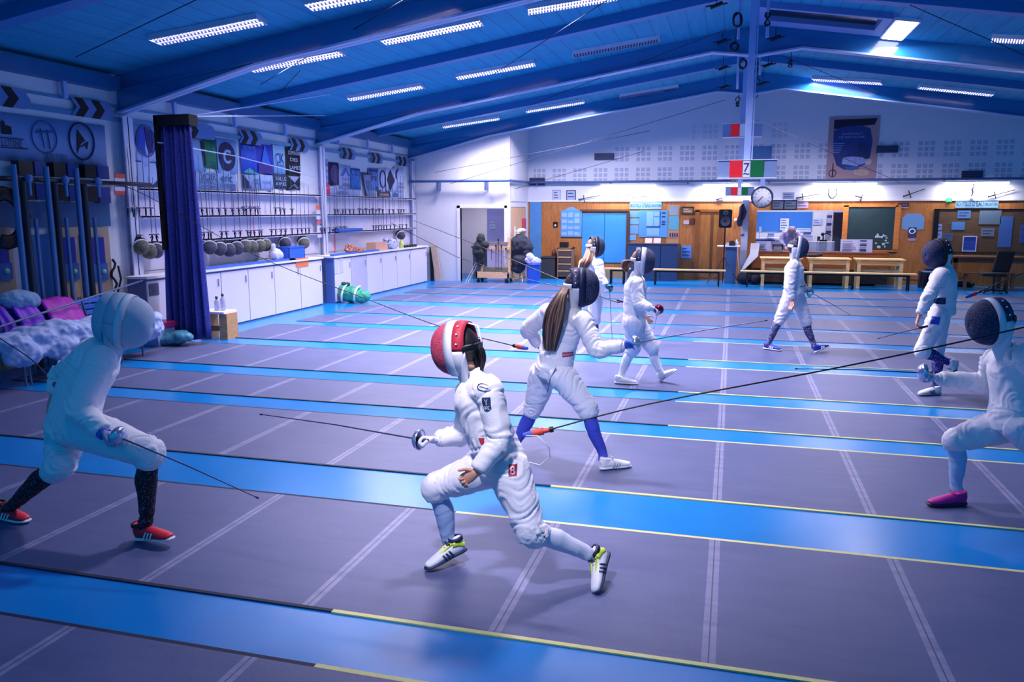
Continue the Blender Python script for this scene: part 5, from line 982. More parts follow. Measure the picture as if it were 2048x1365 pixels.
# chevrons on the cornice
def chevron(px, py, label, n=2, s=1.0, blk_=None):
    c = atx(px, py, WX+.06); root = thing('chevron_sign', label, 'sign', c, 'arrow signs along the cornice')
    mb = MB(); mb.poly([(WX+.055, c.y-.36*s, c.z-.12), (WX+.055, c.y+.34*s, c.z-.12), (WX+.055, c.y+.44*s, c.z), (WX+.055, c.y+.34*s, c.z+.12), (WX+.055, c.y-.36*s, c.z+.12), (WX+.055, c.y-.26*s, c.z)], .01, (1, 0, 0)); mb.build('plate', flatm('chev_plate', '5f80bc'), root)
    for k in range(n):
        y = c.y-.3*s+k*.3*s; mb = MB(); mb.poly([(WX+.066, y, c.z-.125), (WX+.066, y+.14*s, c.z-.125), (WX+.066, y+.25*s, c.z), (WX+.066, y+.14*s, c.z+.125), (WX+.066, y, c.z+.125), (WX+.066, y+.11*s, c.z)], .008, (1, 0, 0)); mb.build('arrow', flatm('chev_black', '07070f'), root)
chevron(2, 192, 'black arrow sign cut off by the frame edge')
for (px, py, lab, n) in ((182, 218, 'double black arrow sign above the ringed sail emblem, the largest', 2), (400, 263, 'single dark arrow sign half hidden by the curtain', 1), (500, 276, 'double arrow sign above the bright blue banner', 2), (597, 291, 'double arrow sign above the black banner', 2), (695, 308, 'double arrow sign, first past the second post', 2), (752, 317, 'double arrow sign above the striped banner', 2), (805, 323, 'double arrow sign nearest the third post', 2)): chevron(px, py, lab, n)
# thin rods between cornice and eave
SLAB = ('above the ringed sail emblem', 'rising behind the top of the dark curtain', 'before the arrows over the bright blue banner', 'before the arrows over the black banner', 'just past the second post', 'between the first two arrow signs past the second post', 'before the arrow sign nearest the third post')
for k, (px, Y) in enumerate(((131, None), (348, None), (468, None), (568, None), (675, None), (733, None), (783, None))):
    c = atx(px, 200, WX+.1); mb = MB(); mb.box((WX+.06, c.y-.03, 3.5), (WX+.12, c.y+.03, zc(WX)-.1)); tag(mb.build('cornice_strut', post_m), 'thin strut from cornice to eave '+SLAB[k], 'strut', 'struts along the cornice')
# racks with three rails
railm = mat('rail_white', 'd4d4ee', .4, var=.03)
for (y0, y1, lab) in ((10.4, 16.0, 'white three-rail sword rack between the first and second posts, partly behind the curtain'), (16.3, 21.45, 'white three-rail sword rack between the second and third posts')):
    root = thing('sword_rack', lab, 'rack', (WX, (y0+y1)/2, 1.5))
    for z in (2.32, 1.90, 1.50): mb = MB(); mb.box((WX, y0, z-.012), (WX+.16, y1, z+.012)); mb.box((WX+.14, y0, z-.025), (WX+.16, y1, z+.02)); mb.build('rail', railm, root)
    mb = MB(); mb.box((WX+.0, y0, 1.06), (WX+.012, y1, 2.36)); mb.build('back_panel', mat('rack_back', 'd2cfe8', .6, var=.04), root)
# swords on the racks
def make_sword(kind):
    mb = MB(); r = random.Random(kind)
    mb.tube([(0, 0, .02), (0, 0, .5), (.01, 0, .88)], [.0065, .0055, .004], 5, 0)
    if kind == 1: mb.lathe((0, 0, -.02), [(.002, .045), (.04, .035), (.062, 0), (.058, -.004), (.002, .03)], n=12, mi=0)
    else: mb.lathe((0, 0, -.01), [(.002, .02), (.04, .016), (.052, 0), (.048, -.003), (.002, .012)], n=12, mi=0)
    mb.tube([(0, 0, .0), (.0, .005, -.05), (0, -.008, -.1), (0, 0, -.14)], [.012, .014, .013, .009], 7, 1); mb.tube([(0, -.012, -.03), (0, -.03, -.06)], .007, 6, 1)
    return mb
swm = [mat('sword_steel', '6b7090', .35, metal=.4), mat('sword_grip_dark', '1c2034', .6), mat('sword_steel_green', '2f7c6c', .4), mat('sword_red', 'b03c50', .4)]
proto = {}
ORD = 'first second third fourth fifth sixth seventh eighth ninth tenth eleventh twelfth thirteenth fourteenth fifteenth sixteenth seventeenth eighteenth nineteenth twentieth twenty-first twenty-second'.split()
hung = {}
def hang(y, z, row, bay, tint=0, kind=0):
    key = (tint, kind)
    if key not in proto:
        o = make_sword(kind).build('fencing_sword', [swm[2] if tint == 1 else swm[3] if tint == 2 else swm[0], swm[1]], loc=(0, 0, 0)); proto[key] = o
        o_ = o
    else: o_ = proto[key].copy(); COL.objects.link(o_)
    o_.location = (WX+.19, y, z); o_.rotation_euler = (random.uniform(-.02, .02), random.uniform(0, .03), random.uniform(0, 6))
    rown = {1: 'upper', 2: 'lower'}[row]
    base = {0: 'first post', 1: 'curtain', 2: 'second post'}[bay]; i_ = hung.get((row, bay), 0); hung[(row, bay)] = i_+1
    lab = ('greenish', 'reddish', 'grey')[tint-1]+' fencing sword, '+ORD[i_]+' past the '+base+' in the '+rown+' row of the racks'
    tag(o_, lab, 'sword', rown+' row of swords past the '+base)
def ypx(px, py, X=WX+.19): return atx(px, py, X).y
for px in (255, 265, 278, 291, 301): hang(ypx(px, 413), 2.04, 1, 0)
for px in (279, 303, 312): hang(ypx(px, 457), 1.63, 2, 0)
for px in (403, 413, 424, 437, 450, 464, 477): hang(ypx(px, 410), 2.04, 1, 1)
for px in (487, 492, 501, 510, 515): hang(ypx(px, 413), 2.05, 1, 1, kind=1)
for px in (551, 560): hang(ypx(px, 413), 2.05, 1, 1, 1)
for px in (568, 584): hang(ypx(px, 414), 2.03, 1, 1, 1 if px == 584 else 0)
for px in (407, 416, 421, 443, 452, 469, 480, 495, 501, 508, 518, 522, 543, 551, 562, 571, 584, 595, 603, 611, 618): hang(ypx(px, 457), 1.63, 2, 1, 2 if px == 508 else 0)
for x in (190, 210, 250, 270, 300, 330, 375, 400, 425, 450, 475, 500, 525, 550, 600, 630, 670, 690, 710): hang(ypx(620+x/3.79, 420), 2.03, 1, 2, kind=x % 2)
for x in (90, 110, 150, 190, 205, 235, 265, 480, 500, 520, 540, 560, 580, 610, 640, 680, 700, 730): hang(ypx(620+x/3.79, 452), 1.62, 2, 2, kind=x % 2)
# masks hanging under the rack
cagem = speck('mask_mesh_dark', '23263c', '5a6078', 160, .5); cagem2 = speck('mask_mesh_olive', '2e3038', '8c8c78', 160, .52); trimw = mat('mask_trim_white', 'd8dcec', .5)
def make_mask(m):
    root = thing('fencing_mask', '', 'mask'); mb = MB(); mb.lathe((0, 0, 0), [(.001, .15), (.05, .14), (.09, .105), (.115, .05), (.12, 0)], (1, 0, 0), 18); mb.build('cage', m, root)
    mb = MB(); mb.lathe((0, 0, 0), [(.118, .01), (.128, .01), (.128, -.015), (.118, -.015)], (1, 0, 0), 18); mb.build('trim', trimw, root)
    mb = MB(); mb.lathe((0, 0, 0), [(.12, 0), (.125, -.06), (.11, -.09)], (1, 0, 0), 18); mb.build('side', mat('mask_side_dark', '1a1e34', .7), root); return root
def dupt(root):
    c = root.copy(); COL.objects.link(c)
    for ch in root.children: k = ch.copy(); COL.objects.link(k); k.parent = c
    return c
mk = {0: make_mask(cagem), 1: make_mask(cagem2)}; used = set()
for (px, py, m, lab) in ((281, 493, 1, 'olive mask tilted over, first of the hanging masks before the curtain'), (297, 502, 1, 'olive mask with a pale rim, hanging lowest before the curtain'), (311, 500, 0, 'dark mask hanging against the near edge of the curtain'),
                     (419, 494, 0, 'dark mask hanging just past the curtain'), (439, 497, 0, 'dark round mask, second past the curtain'), (457, 500, 0, 'dark mask hanging lower, third past the curtain'), (473, 496, 0, 'dark mask beside the olive ones'), (489, 491, 1, 'olive mask, first of four with pale rims'), (503, 493, 1, 'olive mask, second of four with pale rims'), (518, 491, 1, 'olive mask, third of four with pale rims'), (530, 490, 1, 'olive mask at the far end of the row of four'),
                     (570, 486, 0, 'dark mask half hidden behind the white bag'), (607, 485, 1, 'mask with a white rim above the blue crate'), (801, 470, 0, 'dark mask hanging alone above the far cupboards')):
    r = mk[m] if m not in used else dupt(mk[m]); used.add(m); c = atx(px, py, WX+.18); r.location = c; r['label'] = lab; r['category'] = 'mask'; r['group'] = 'masks hanging under the racks'
    r.rotation_euler = (0, random.uniform(.35, .75), random.uniform(-.9, -.4))
# cupboards
cw = mat('cupboard_white', 'd9d6ec', .5, var=.03); cg = mat('cupboard_grey', 'bdbcd8', .5); gapm = mat('cupboard_gap', '6a76a4', .6)
def cupboard(y0, y1, X, h, label, m=None, open_=False, hd=True):
    root = thing('cupboard', label, 'cupboard', ((WX+X)/2, (y0+y1)/2, 0), 'white cupboards under the racks'); mb = MB(); mb.box((WX+.17, y0, .0), (X-.02, y1, h)); mb.build('body', gapm, root)
    mb = MB(); mb.box((X-.02, y0+.006, .03), (X, y1-.006, h-.03)); d = mb.build('door', m or cw, root)
    if hd: mb = MB(); mb.box((X, y1-.09, h-.25), (X+.02, y1-.07, h-.13)); mb.build('handle', mat('handle_grey', '9aa0c0', .4), d)
    return root
X1, X2 = -8.38, -8.25
yb1 = [9.95, 10.9, 11.75, 12.55, 13.4, 14.35, 15.25]
labs1 = ['white cupboard unit hidden mostly by the curtain, with a pale front', 'white cupboard door just past the curtain', 'white cupboard door second past the curtain', 'white cupboard door before the wide blue gap', 'white cupboard door below the white bag', 'white cupboard door below the blue crate with an orange label']
for i in range(6): cupboard(yb1[i]+.005, yb1[i+1]-.005, X1, .98, labs1[i])
yb2 = [15.55, 16.35, 17.15, 18.0, 18.9, 19.8, 21.0]
labs2 = ['white cupboard covered with faint notices behind the green bag', 'grey-toned cupboard door under the patterned bag', 'white cupboard door past the grey-toned one', 'white cupboard door below the small carton', 'white cupboard door below the pale bags', 'white cupboard door at the far end of the row']
for i in range(6): cupboard(yb2[i]+.005, yb2[i+1]-.005, X2, .98, labs2[i], m=cg if i == 1 else None)
mb = MB(); mb.box((WX+.16, 9.93, .985), (X1+.03, 15.28, 1.02)); tag(mb.build('worktop', frm), 'long white worktop on the cupboards past the curtain', 'worktop')
mb = MB(); mb.box((WX+.16, 15.5, .985), (X2+.03, 21.05, 1.02)); tag(mb.build('worktop', frm), 'long white worktop on the farther cupboards', 'worktop')
mb = MB(); mb.box((X2-.2, 15.52, .0), (X2-.0, 15.54, .98)); tag(mb.build('end_panel', mat('end_panel_shade', '4c6cb4', .5)), 'blue-shaded end panel where the two cupboard rows meet', 'panel')  # cupboard end face; its blue is shade put into the colour
# strips on the worktops
bl = mat('blue_foam', '3a6ad0', .6)
mb = MB(); mb.box((X1-.15, 11.2, 1.022), (X1-.02, 14.2, 1.06)); tag(mb.build('foam_strip', bl), 'long blue foam strip lying on the nearer worktop', 'strip')
mb = MB(); mb.box((X2-.12, 15.6, 1.022), (X2-.02, 17.9, 1.06)); tag(mb.build('foam_strip', bl), 'long blue foam strip lying on the farther worktop', 'strip')
m_, y0, y1, z0, z1 = lrect(592, 516, 617, 534, .008, X1, d0=.001); tag(m_.build('orange_label', flatm('label_orange', 'e87848')), 'orange paper label on the cupboard door below the blue crate', 'label')
m_, y0, y1, z0, z1 = lrect(298, 567, 318, 591, .008, X1, d0=.001); tag(m_.build('photo_print', flatm('photo_grey', '4c5470', var=.7, scale=20)), 'small dark photo stuck on the cupboard before the curtain', 'photo')
for (x0, y0, x1, y1) in ((669, 518, 677, 548), (679, 516, 686, 546)):
    m_, *_q = lrect(x0, y0, x1, y1, .006, X2, d0=.001); tag(m_.build('notice_sheet', flatm('sheet_c4c4e0', 'c4c4e0')), ('faint pale notice on the cupboard door, closer to the blue-shaded end panel', 'faint pale notice on the cupboard door, closer to the grey door')[x0 > 670], 'notice', 'notices on the cupboard')
# things on the worktops
def onX_(px, X, z): # place on worktop by column
    return atx(px, 500, X).y
zt = 1.02
lumpy('white_bag', [((X1-.15, onX_(565, X1, zt), 1.14), (.13, .17, .13)), ((X1-.15, onX_(562, X1, zt)-.03, 1.28), (.05, .06, .09))], mat('bag_white', 'd2d4ec', .6), 'white plastic bag standing on the worktop by the blue crate', 'bag', disp=.02, vox=.014)
y = onX_(596, X1, zt); mb = MB(); root = thing('blue_crate', 'blue plastic crate on the nearer worktop', 'crate', (X1-.16, y, zt))
mb.box((X1-.3, y-.28, zt), (X1-.02, y+.3, zt+.02)); mb.box((X1-.3, y-.3, zt), (X1-.29, y+.3, zt+.26)); mb.box((X1-.03, y-.3, zt), (X1-.02, y+.3, zt+.26)); mb.box((X1-.3, y-.3, zt), (X1-.02, y-.29, zt+.26)); mb.box((X1-.3, y+.29, zt), (X1-.02, y+.3, zt+.26)); mb.build('tub', mat('crate_blue', '2f68d8', .4), root)
mb = MB(); mb.box((X1-.31, y-.31, zt+.24), (X1-.01, y+.31, zt+.265)); mb.build('rim', MATS['crate_blue'], root)
y = onX_(712, X2, zt)
lumpy('patterned_bag', [((X2-.12, y, 1.11), (.1, .3, .09)), ((X2-.12, y-.12, 1.17), (.08, .12, .08)), ((X2-.06, y+.28, 1.08), (.08, .14, .06))], speck('bag_pattern', '8a2c38', 'c8a890', 30, .5), 'red and tan patterned cloth bag lying on the farther worktop', 'bag', disp=.025, vox=.014)
y = onX_(770, X2, zt); mb = MB(); mb.box((X2-.3, y-.42, zt), (X2-.05, y+.28, zt+.2)); mb.box((X2-.29, y-.41, zt+.2), (X2-.06, y-.1, zt+.205)); tag(mb.build('carton', mat('carton_peach', 'd8a48c', .7)), 'peach-coloured cardboard carton on the farther worktop', 'carton')
y = onX_(794, X2, zt); lumpy('striped_bag', [((X2-.15, y, 1.14), (.12, .3, .13)), ((X2-.15, y-.3, 1.25), (.08, .14, .06))], speck('bag_stripe', 'c4cae8', '5a6ab0', 14, .55), 'white and blue bag next to the peach carton', 'bag', disp=.03, vox=.015)
y = onX_(810, X2, zt); mb = MB(); mb.lathe((X2-.1, y, zt), [(.001, 0), (.06, 0), (.06, .15), (.02, .2), (.02, .22), (.001, .22)], n=12); tag(mb.build('yellow_bottle', mat('bottle_yellow', 'd8e880', .4)), 'pale yellow bottle near the end of the farther worktop', 'bottle')
mb = MB(); 
for k in range(9): mb.ell((X2-.1-.05*(k % 2), y+.25+k*.09, zt+.03), (.05, .06, .035), 8, 6)
tag(mb.build('dark_clutter', dk_m), 'row of small dark items at the end of the farther worktop', 'clutter', kind='stuff')
y = onX_(743, X2, 1.6); mb = MB(); mb.box((WX+.1, y-.9, 1.52), (WX+.3, y+.3, 1.58)); mb.box((WX+.28, y-.88, 1.5), (WX+.3, y+.28, 1.53)); tag(mb.build('blue_case', mat('case_blue', '3068c0', .5)), 'flat blue case on the lowest rail of the farther rack', 'case')
c = atx(670, 484, WX+.02); mb = MB(); mb.box((WX+.013, c.y-.03, c.z-.24), (WX+.02, c.y+.03, c.z+.26)); tag(mb.build('red_strip', flatm('strip_red', 'e08098')), 'thin red strip of paper below the farther rack', 'strip')
# stickers on the second post
rnd = random.Random(9)
for k, (py, c, h) in enumerate(((415, 'e06848', 6), (430, 'c8cce8', 14), (445, 'd86070', 5), (458, 'd8d8ee', 10), (470, 'c8cce8', 8))):
    a = atx(636+k*.8, py, WX+.151); mb = MB(); mb.box((WX+.15, a.y-.09, a.z-.012*h*.6), (WX+.157, a.y+.09, a.z+.012*h*.6)); tag(mb.build('sticker', flatm('stk_'+c, c)), ['orange sticker highest on the second post', 'white printed sticker below the orange one on the second post', 'red sticker midway on the second post', 'white sticker below the red one on the second post', 'lowest pale sticker on the second post'][k], 'sticker')
for k, (py, c) in enumerate(((352, 'e05a48'), (361, 'd8d8ee'), (386, 'e05a48'), (378, 'd0d0ee'))):
    a = atx(239, py, WX+.151); mb = MB(); mb.box((WX+.15, a.y-.1, a.z-.03), (WX+.158, a.y+.1, a.z+.03)); tag(mb.build('sticker', flatm('stk_'+c, c)), ['upper red sticker on the first post', 'upper white label on the first post', 'lower red sticker on the first post', 'lower white label on the first post'][k], 'sticker')
# curtain
root = thing('curtain', 'tall dark blue gathered curtain under a black box pelmet', 'curtain', (-7.9, 10.18, .2)); cm_ = speck('curtain_cloth', '181f66', '4454cc', 200, .52, .85)
Yc = 10.18; A = at(315, 232, Yc); B = at(386, 232, Yc); 
mb = MB(); mb.box((A.x, Yc-.1, at(350, 252, Yc).z), (B.x, Yc+.1, A.z)); mb.box((A.x, Yc-.1, at(350, 500, Yc).z), (A.x+.05, Yc+.1, A.z)); mb.build('pelmet', mat('pelmet_black', '090a14', .8), root)
zt_, zb_ = at(350, 250, Yc).z, at(370, 678, Yc).z
xl0, xr0 = at(318, 250, Yc).x, at(385, 250, Yc).x; xl1, xr1 = at(334, 678, Yc).x, at(420, 670, Yc).x
mb = MB(); n, m = 90, 14; vs = []; fs = []
for j in range(m+1):
    v = j/m; zz = zt_+(zb_-zt_)*v; xl = xl0+(xl1-xl0)*v; xr = xr0+(xr1-xr0)*(v**1.2)
    for i in range(n+1):
        u = i/n; f = math.sin(u*44+.6*math.sin(v*3+u*5))*.04+.025*math.sin(u*19+v*2); vs.append((xl+(xr-xl)*u, Yc+f*(1+.4*v)-.02, zz+.02*math.sin(u*9)*(v > .95)))
for j in range(m):
    for i in range(n): a = j*(n+1)+i; fs.append((a, a+1, a+n+2, a+n+1))
mb.add(vs, fs, 0, True); o = mb.build('cloth', cm_, root); md = o.modifiers.new('s', 'SOLIDIFY'); md.thickness = .01
# small bench by the curtain with bottles
c = flo(438, 680); root = thing('small_bench', 'small wooden bench beside the foot of the curtain', 'bench', (-7.7, 10.75, 0)); zt_ = at(440, 622, 10.75).z
xa, xb = at(424, 640, 10.75).x, at(460, 640, 10.75).x; tan = wood('bench_tan', 'b08458', 'd0a878', .5, (1, 6, 6))
mb = MB(); mb.box((xa-.35, 10.6, zt_-.03), (xb, 10.95, zt_)); mb.build('seat', frm, root)
for x in (xa+.1, xa-.25): mb = MB(); mb.box((x+.12, 10.62, 0), (x+.26, 10.9, zt_-.03)); mb.build('leg', tan, root)
mb = MB(); mb.box((xa-.3, 10.72, .12), (xb-.05, 10.76, .2)); mb.build('stretcher', tan, root)
for k, dx in enumerate((0.02, .13)):
    x = xa+.05+dx; root = thing('water_bottle', ['clear bottle with a dark cap on the small bench, nearer the curtain', 'taller clear bottle with a dark cap on the small bench'][k], 'bottle', (x, 10.8, zt_)); h = .2+.05*k
    mb = MB(); mb.lathe((x, 10.8, zt_), [(.001, 0), (.04, 0), (.04, h*.7), (.015, h*.85), (.015, h*.9)], n=12); mb.build('body', mat('bottle_clear', 'b8c0e4', .2, alpha=.6), root); mb = MB(); mb.lathe((x, 10.8, zt_+h*.9), [(.02, 0), (.02, .04), (.001, .04)], n=10); mb.build('cap', dk_m, root)
lumpy('teal_bag', [((-8.05, 9.95, .1), (.33, .16, .1)), ((-7.85, 9.95, .14), (.2, .13, .1)), ((-8.3, 9.95, .08), (.15, .12, .08))], mat('teal_plastic', '4f9ab8', .4), 'flat teal plastic bag on the floor below the curtain', 'bag', disp=.03, vox=.02)
# white tub with a pink rim
x0, x1 = at(268, 690, 9.75).x, at(318, 690, 9.75).x; z1 = at(300, 648, 9.75).z; root = thing('storage_tub', 'pale translucent tub with a magenta lid beside the curtain foot', 'tub', ((x0+x1)/2, 9.95, 0)); mb = MB()
mb.add([(x0+.06, 9.78, 0), (x1-.02, 9.78, 0), (x1-.02, 10.15, 0), (x0+.06, 10.15, 0), (x0, 9.72, z1-.08), (x1, 9.72, z1-.08), (x1, 10.2, z1-.08), (x0, 10.2, z1-.08)], [(0, 3, 2, 1), (4, 5, 6, 7), (0, 1, 5, 4), (1, 2, 6, 5), (2, 3, 7, 6), (3, 0, 4, 7)]); mb.build('body', mat('tub_pale', '9cb4e4', .4), root)
mb = MB(); mb.box((x0-.01, 9.7, z1-.08), (x1+.02, 10.22, z1)); mb.build('lid', mat('magenta', 'c02c78', .4), root, bevel=.01)
# green bag
gx, gy = -7.92, 15.75
lumpy('laundry_bag', [((gx-.05, gy, .19), (.3, .2, .18)), ((gx+.2, gy, .15), (.2, .17, .14)), ((gx-.2, gy, .24), (.15, .17, .16))], mat('green_bag', '2f9e84', .5, var=.25, scale=5), 'green and white sports bag lying on the floor by the cupboards', 'bag', disp=.03, vox=.018)
g = [o for o in COL.objects if o.name.startswith('laundry_bag')][0]
for k, (x, r) in enumerate(((gx-.17, .215), (gx+.12, .19))):
    mb = MB(); pts = [(x+.04*math.sin(a), gy-r*1.02*math.cos(a), .19+(r*.98)*math.sin(a)) for a in [(-.9+i*.2) for i in range(14)]]
    mb.tube(pts, [(.025, .008)]*14, 6, lat=(1, 0, 0)); mb.build('white_stripe', pp, g)
mb = MB(); mb.ell((gx-.2, gy-.03, .42), (.07, .06, .04)); mb.ell((gx-.12, gy, .41), (.05, .05, .04)); mb.build('dark_knot', mat('teal_dark', '1c4a50', .7), g)
# score boxes, poles and cupboards along the near wall
root = thing('weapon_rail', 'dark horizontal rail carrying lamps across the near wall', 'rail', (WX+.25, 8, 2.3)); 
zr = atx(120, 362, WX+.35).z; mb = MB(); mb.tube([(WX+.35, 5.5, zr), (WX+.35, 10.4, zr)], .03, 8); mb.build('bar', mat('rail_black', '0a0d1c', .4), root)
for py_ in (58, 131, 196):
    c = atx(py_, 362, WX+.42); mb = MB(); mb.ell((WX+.42, c.y, zr+.01), (.05, .05, .06), 12, 8); mb.tube([(WX+.42, c.y, zr), (WX+.42, c.y+.0, zr-.2)], .022, 8); mb.build('lamp_head', mat('lamp_head_blue', '4f78b8', .3), root)
for k, (xa_, xb_) in enumerate(((38, 66), (108, 132), (170, 192))):
    for j, (ya, yb) in enumerate(((322, 352), (365, 400))):
        where = '%s the rail, %s' % (('above', 'below')[j], ('farthest from the first post', 'middle of three', 'closest to the first post')[k])
        m_, y0, y1, z0, z1 = lrect(xa_+j*3, ya+k*4, xb_+j*4, yb+k*2, .2, WX, d0=.08)
        root = thing('scoring_machine', 'black scoring machine '+where, 'machine', (WX+.1, (y0+y1)/2, z0), 'scoring machines on the rail'); m_.build('black_housing', dk_m, root)
        m_, y0, y1, z0, z1 = lrect(xb_+4+j*3, ya+2+k*4, xb_+26+j*3, yb+k*3, .16, WX, d0=.06); m_.build('side_box', mat('panel_deep_blue', '16398c', .5), root)
pl = mat('pole_silver_blue', '4a70a8', .3, metal=.3)
for k, (xa_, xb_, xc_) in enumerate(((27, 42, 48), (92, 108, 60), (152, 166, 30))):
    p = atx(xa_, 340, WX+.45); q = atx(xb_, 640, WX+.45); root = thing('vertical_post', 'pair of silver-blue and black vertical poles, %s' % ('farthest from the first post', 'between the cream doors', 'nearest the first post')[k], 'post', (WX+.45, p.y, 0))
    mb = MB(); mb.tube([(WX+.45, p.y, 0), (WX+.45, p.y, 2.55)], .035, 10); mb.build('pole', pl, root); mb = MB(); mb.tube([(WX+.42, p.y+.14, 0), (WX+.42, p.y+.14, 2.35)], .04, 10); mb.build('dark_pole', mat('pole_dark', '10182c', .4), root); mb = MB(); mb.tube([(WX+.4, p.y+.3, 0), (WX+.4, p.y+.3, 1.9)], .025, 8); mb.build('thin_pole', pl, root)
cream = mat('door_cream', 'bca088', .6, var=.15); 
for k, (xa_, xb_, xo, xp) in enumerate(((-30, 28, -20, 18), (114, 160, 122, 152), (178, 222, 184, 210))):
    A = atx(xa_, 520, WX+.1); B = atx(xb_, 520, WX+.1); root = thing('locker', 'cream locker door with two stacked blue panels, %s' % ('cut off by the frame edge', 'between the poles', 'nearest the first post')[k], 'locker', (WX+.1, (A.y+B.y)/2, 0)); z1 = atx((xa_+xb_)/2, 455, WX+.1).z
    mb = MB(); mb.box((WX+.01, A.y, 0), (WX+.1, B.y, z1)); mb.build('door_panel', cream, root)
    a = atx(xo, 520, WX+.12).y; b = atx(xp, 520, WX+.12).y; zt2 = atx(xo+10, 475, WX+.12).z; zm = atx(xo+10, 528, WX+.12).z; zl = atx(xo+10, 562, WX+.12).z
    mb = MB(); mb.box((WX+.1, a, zm), (WX+.13, b, zt2)); mb.build('upper_panel', mat('panel_royal', '1c2aa0', .4), root); mb = MB(); mb.box((WX+.1, a, zl), (WX+.13, b+.03, zm)); mb.build('lower_panel', mat('panel_mid_blue', '2a62b0', .4), root)
    mb = MB(); mb.lathe((WX+.13, (a+b)/2+.08, (zm+zl)/2), [(.001, .012), (.04, .01), (.04, 0)], (1, 0, 0), 12); mb.build('round_knob', mat('knob_green', '8fc8b0', .3), root)
mb = MB(); A = atx(-20, 500, WX+.02); B = atx(225, 500, WX+.02); mb.box((WX, A.y, atx(100, 455, WX).z), (WX+.03, B.y, atx(100, 405, WX).z)); tag(mb.build('blank_board', mat('board_teal', '2c5c90', .6)), 'wide teal-blue board above the cream lockers', 'board')
for k, (xa_, xb_) in enumerate(((60, 112), (168, 182))):
    A = atx(xa_, 560, WX+.05); B = atx(xb_, 560, WX+.05); mb = MB(); mb.box((WX+.01, A.y, 0), (WX+.06, B.y, atx(xa_, 470, WX).z)); mb.box((WX+.06, A.y+.02, .1), (WX+.075, B.y-.02, .9)); tag(mb.build('locker', mat('locker_blue', '1f5ea8', .5)), ['wide blue locker between the cream doors', 'narrow blue locker beside the last cream door'][k], 'locker')
c = atx(10, 420, WX+.3); mb = MB(); mb.tube([(WX+.3, c.y+.25*math.cos(a), c.z+.3*math.sin(a)-.1) for a in [i*PI/8 for i in range(-5, 6)]], [(.09, .03)]*11, 8, lat=(0, 0, 1)); tag(mb.build('hanging_loop', dk_m), 'thick black loop hanging at the frame edge above the lockers', 'loop')
c = atx(226, 560, WX+.1); mb = MB(); mb.tube([(WX+.12, c.y+.05*math.sin(i*1.3), c.z+.3-.06*i) for i in range(12)], .018, 6); mb.tube([(WX+.12, c.y+.1, c.z+.2), (WX+.12, c.y+.14, c.z), (WX+.12, c.y+.05, c.z-.2)], .015, 6); tag(mb.build('cable_bundle', cabm), 'dark cords hanging beside the first post', 'cords')
# row of chairs with jackets
bp_ = mat('chair_blue', '2a6cd8', .4); stl = mat('chair_frame_grey', '50648c', .4)
def slat_chair(x, y, label):
    root = thing('stadium_chair', label, 'chair', (x, y, 0), 'blue chairs along the near wall'); mb = MB(); mb.box((x-.2, y-.22, .42), (x+.25, y+.22, .46)); mb.build('seat', bp_, root)
    for k in range(5): mb = MB(); mb.obox((x-.26-.015*k, y, .5+.075*k), (.012, 0, 0), (0, .23, 0), (-.005, 0, .028)); mb.build('back_slat', bp_, root)
    mb = MB(); [mb.tube([(x-.2, y+s*.22, 0), (x-.22, y+s*.22, .45), (x-.34, y+s*.22, .86)], .013, 6) for s in (-1, 1)]; [mb.tube([(x+.23, y+s*.2, 0), (x+.2, y+s*.2, .44)], .013, 6) for s in (-1, 1)]; mb.build('frame', stl, root); return root
cy_ = [6.95, 7.42, 7.9, 8.38, 8.86]; labs = ['blue slatted chair at the frame edge under a violet jacket', 'blue slatted chair under the violet jacket with the towel', 'blue slatted chair showing between the two violet jackets', 'blue slatted chair under the magenta jacket', 'blue slatted chair behind the kneeling-down fencer mask']
labs[4] = 'last blue slatted chair of the row, just behind the white-masked fencer'
for y, l in zip(cy_, labs): slat_chair(-8.0, y, l)
def jacket_over(px0, px1, col, label):
    a = at(px0, 670, 0) if False else None; y0 = atx(px0, 670, -8.2).y; y1 = atx(px1, 670, -8.2).y; y = (y0+y1)/2; w = (y1-y0)/2
    mb = MB(); n = 12; vs = []; fs = []
    prof = [(-7.98, .36), (-8.0, .5), (-8.12, .74), (-8.24, .885), (-8.34, .90), (-8.42, .84), (-8.4, .6)]
    for i in range(n+1):
        u = -1+2*i/n
        for (px_, pz) in prof: vs.append((px_+.012*math.sin(u*6), y+u*w*(1.0-.1*(pz > .8)), pz+.01*math.sin(u*5)))
    m = len(prof)
    for i in range(n):
        for j in range(m-1): a_ = i*m+j; fs.append((a_, a_+1, a_+m+1, a_+m))
    mb.add(vs, fs, 0, True); o = mb.build('draped_jacket', mat('jacket_'+col, col, .55, var=.1), None); md = o.modifiers.new('s', 'SOLIDIFY'); md.thickness = .03; tag(o, label, 'jacket')
jacket_over(-10, 20, '6a22c8', 'violet jacket over a chair back, cut off by the frame edge'); jacket_over(30, 80, '8430d8', 'violet jacket over a chair back below the pale towel'); jacket_over(90, 158, 'b828b8', 'magenta jacket over a chair back behind the fencer in dark socks')
y0 = atx(40, 655, -8.3).y; lumpy('towel', [((-8.3, y0, .93), (.14, .24, .12)), ((-8.3, y0+.15, .9), (.12, .16, .12))], mat('towel_pale', '7fa4c8', .9, bump=.5), 'rolled pale towel resting on the violet jacket', 'towel', disp=.02, vox=.016)
lumpy('clothes_pile', [((-7.85, 7.0+k*.36, .52+.03*(k % 3)), (.28, .25, .11)) for k in range(7)]+[((-7.7, 7.1+k*.5, .4), (.15, .28, .16)) for k in range(5)], mat('clothes_white', 'a8bce8', .8), 'crumpled white fencing clothes heaped along the chair seats', 'clothes', disp=.035, vox=.02)
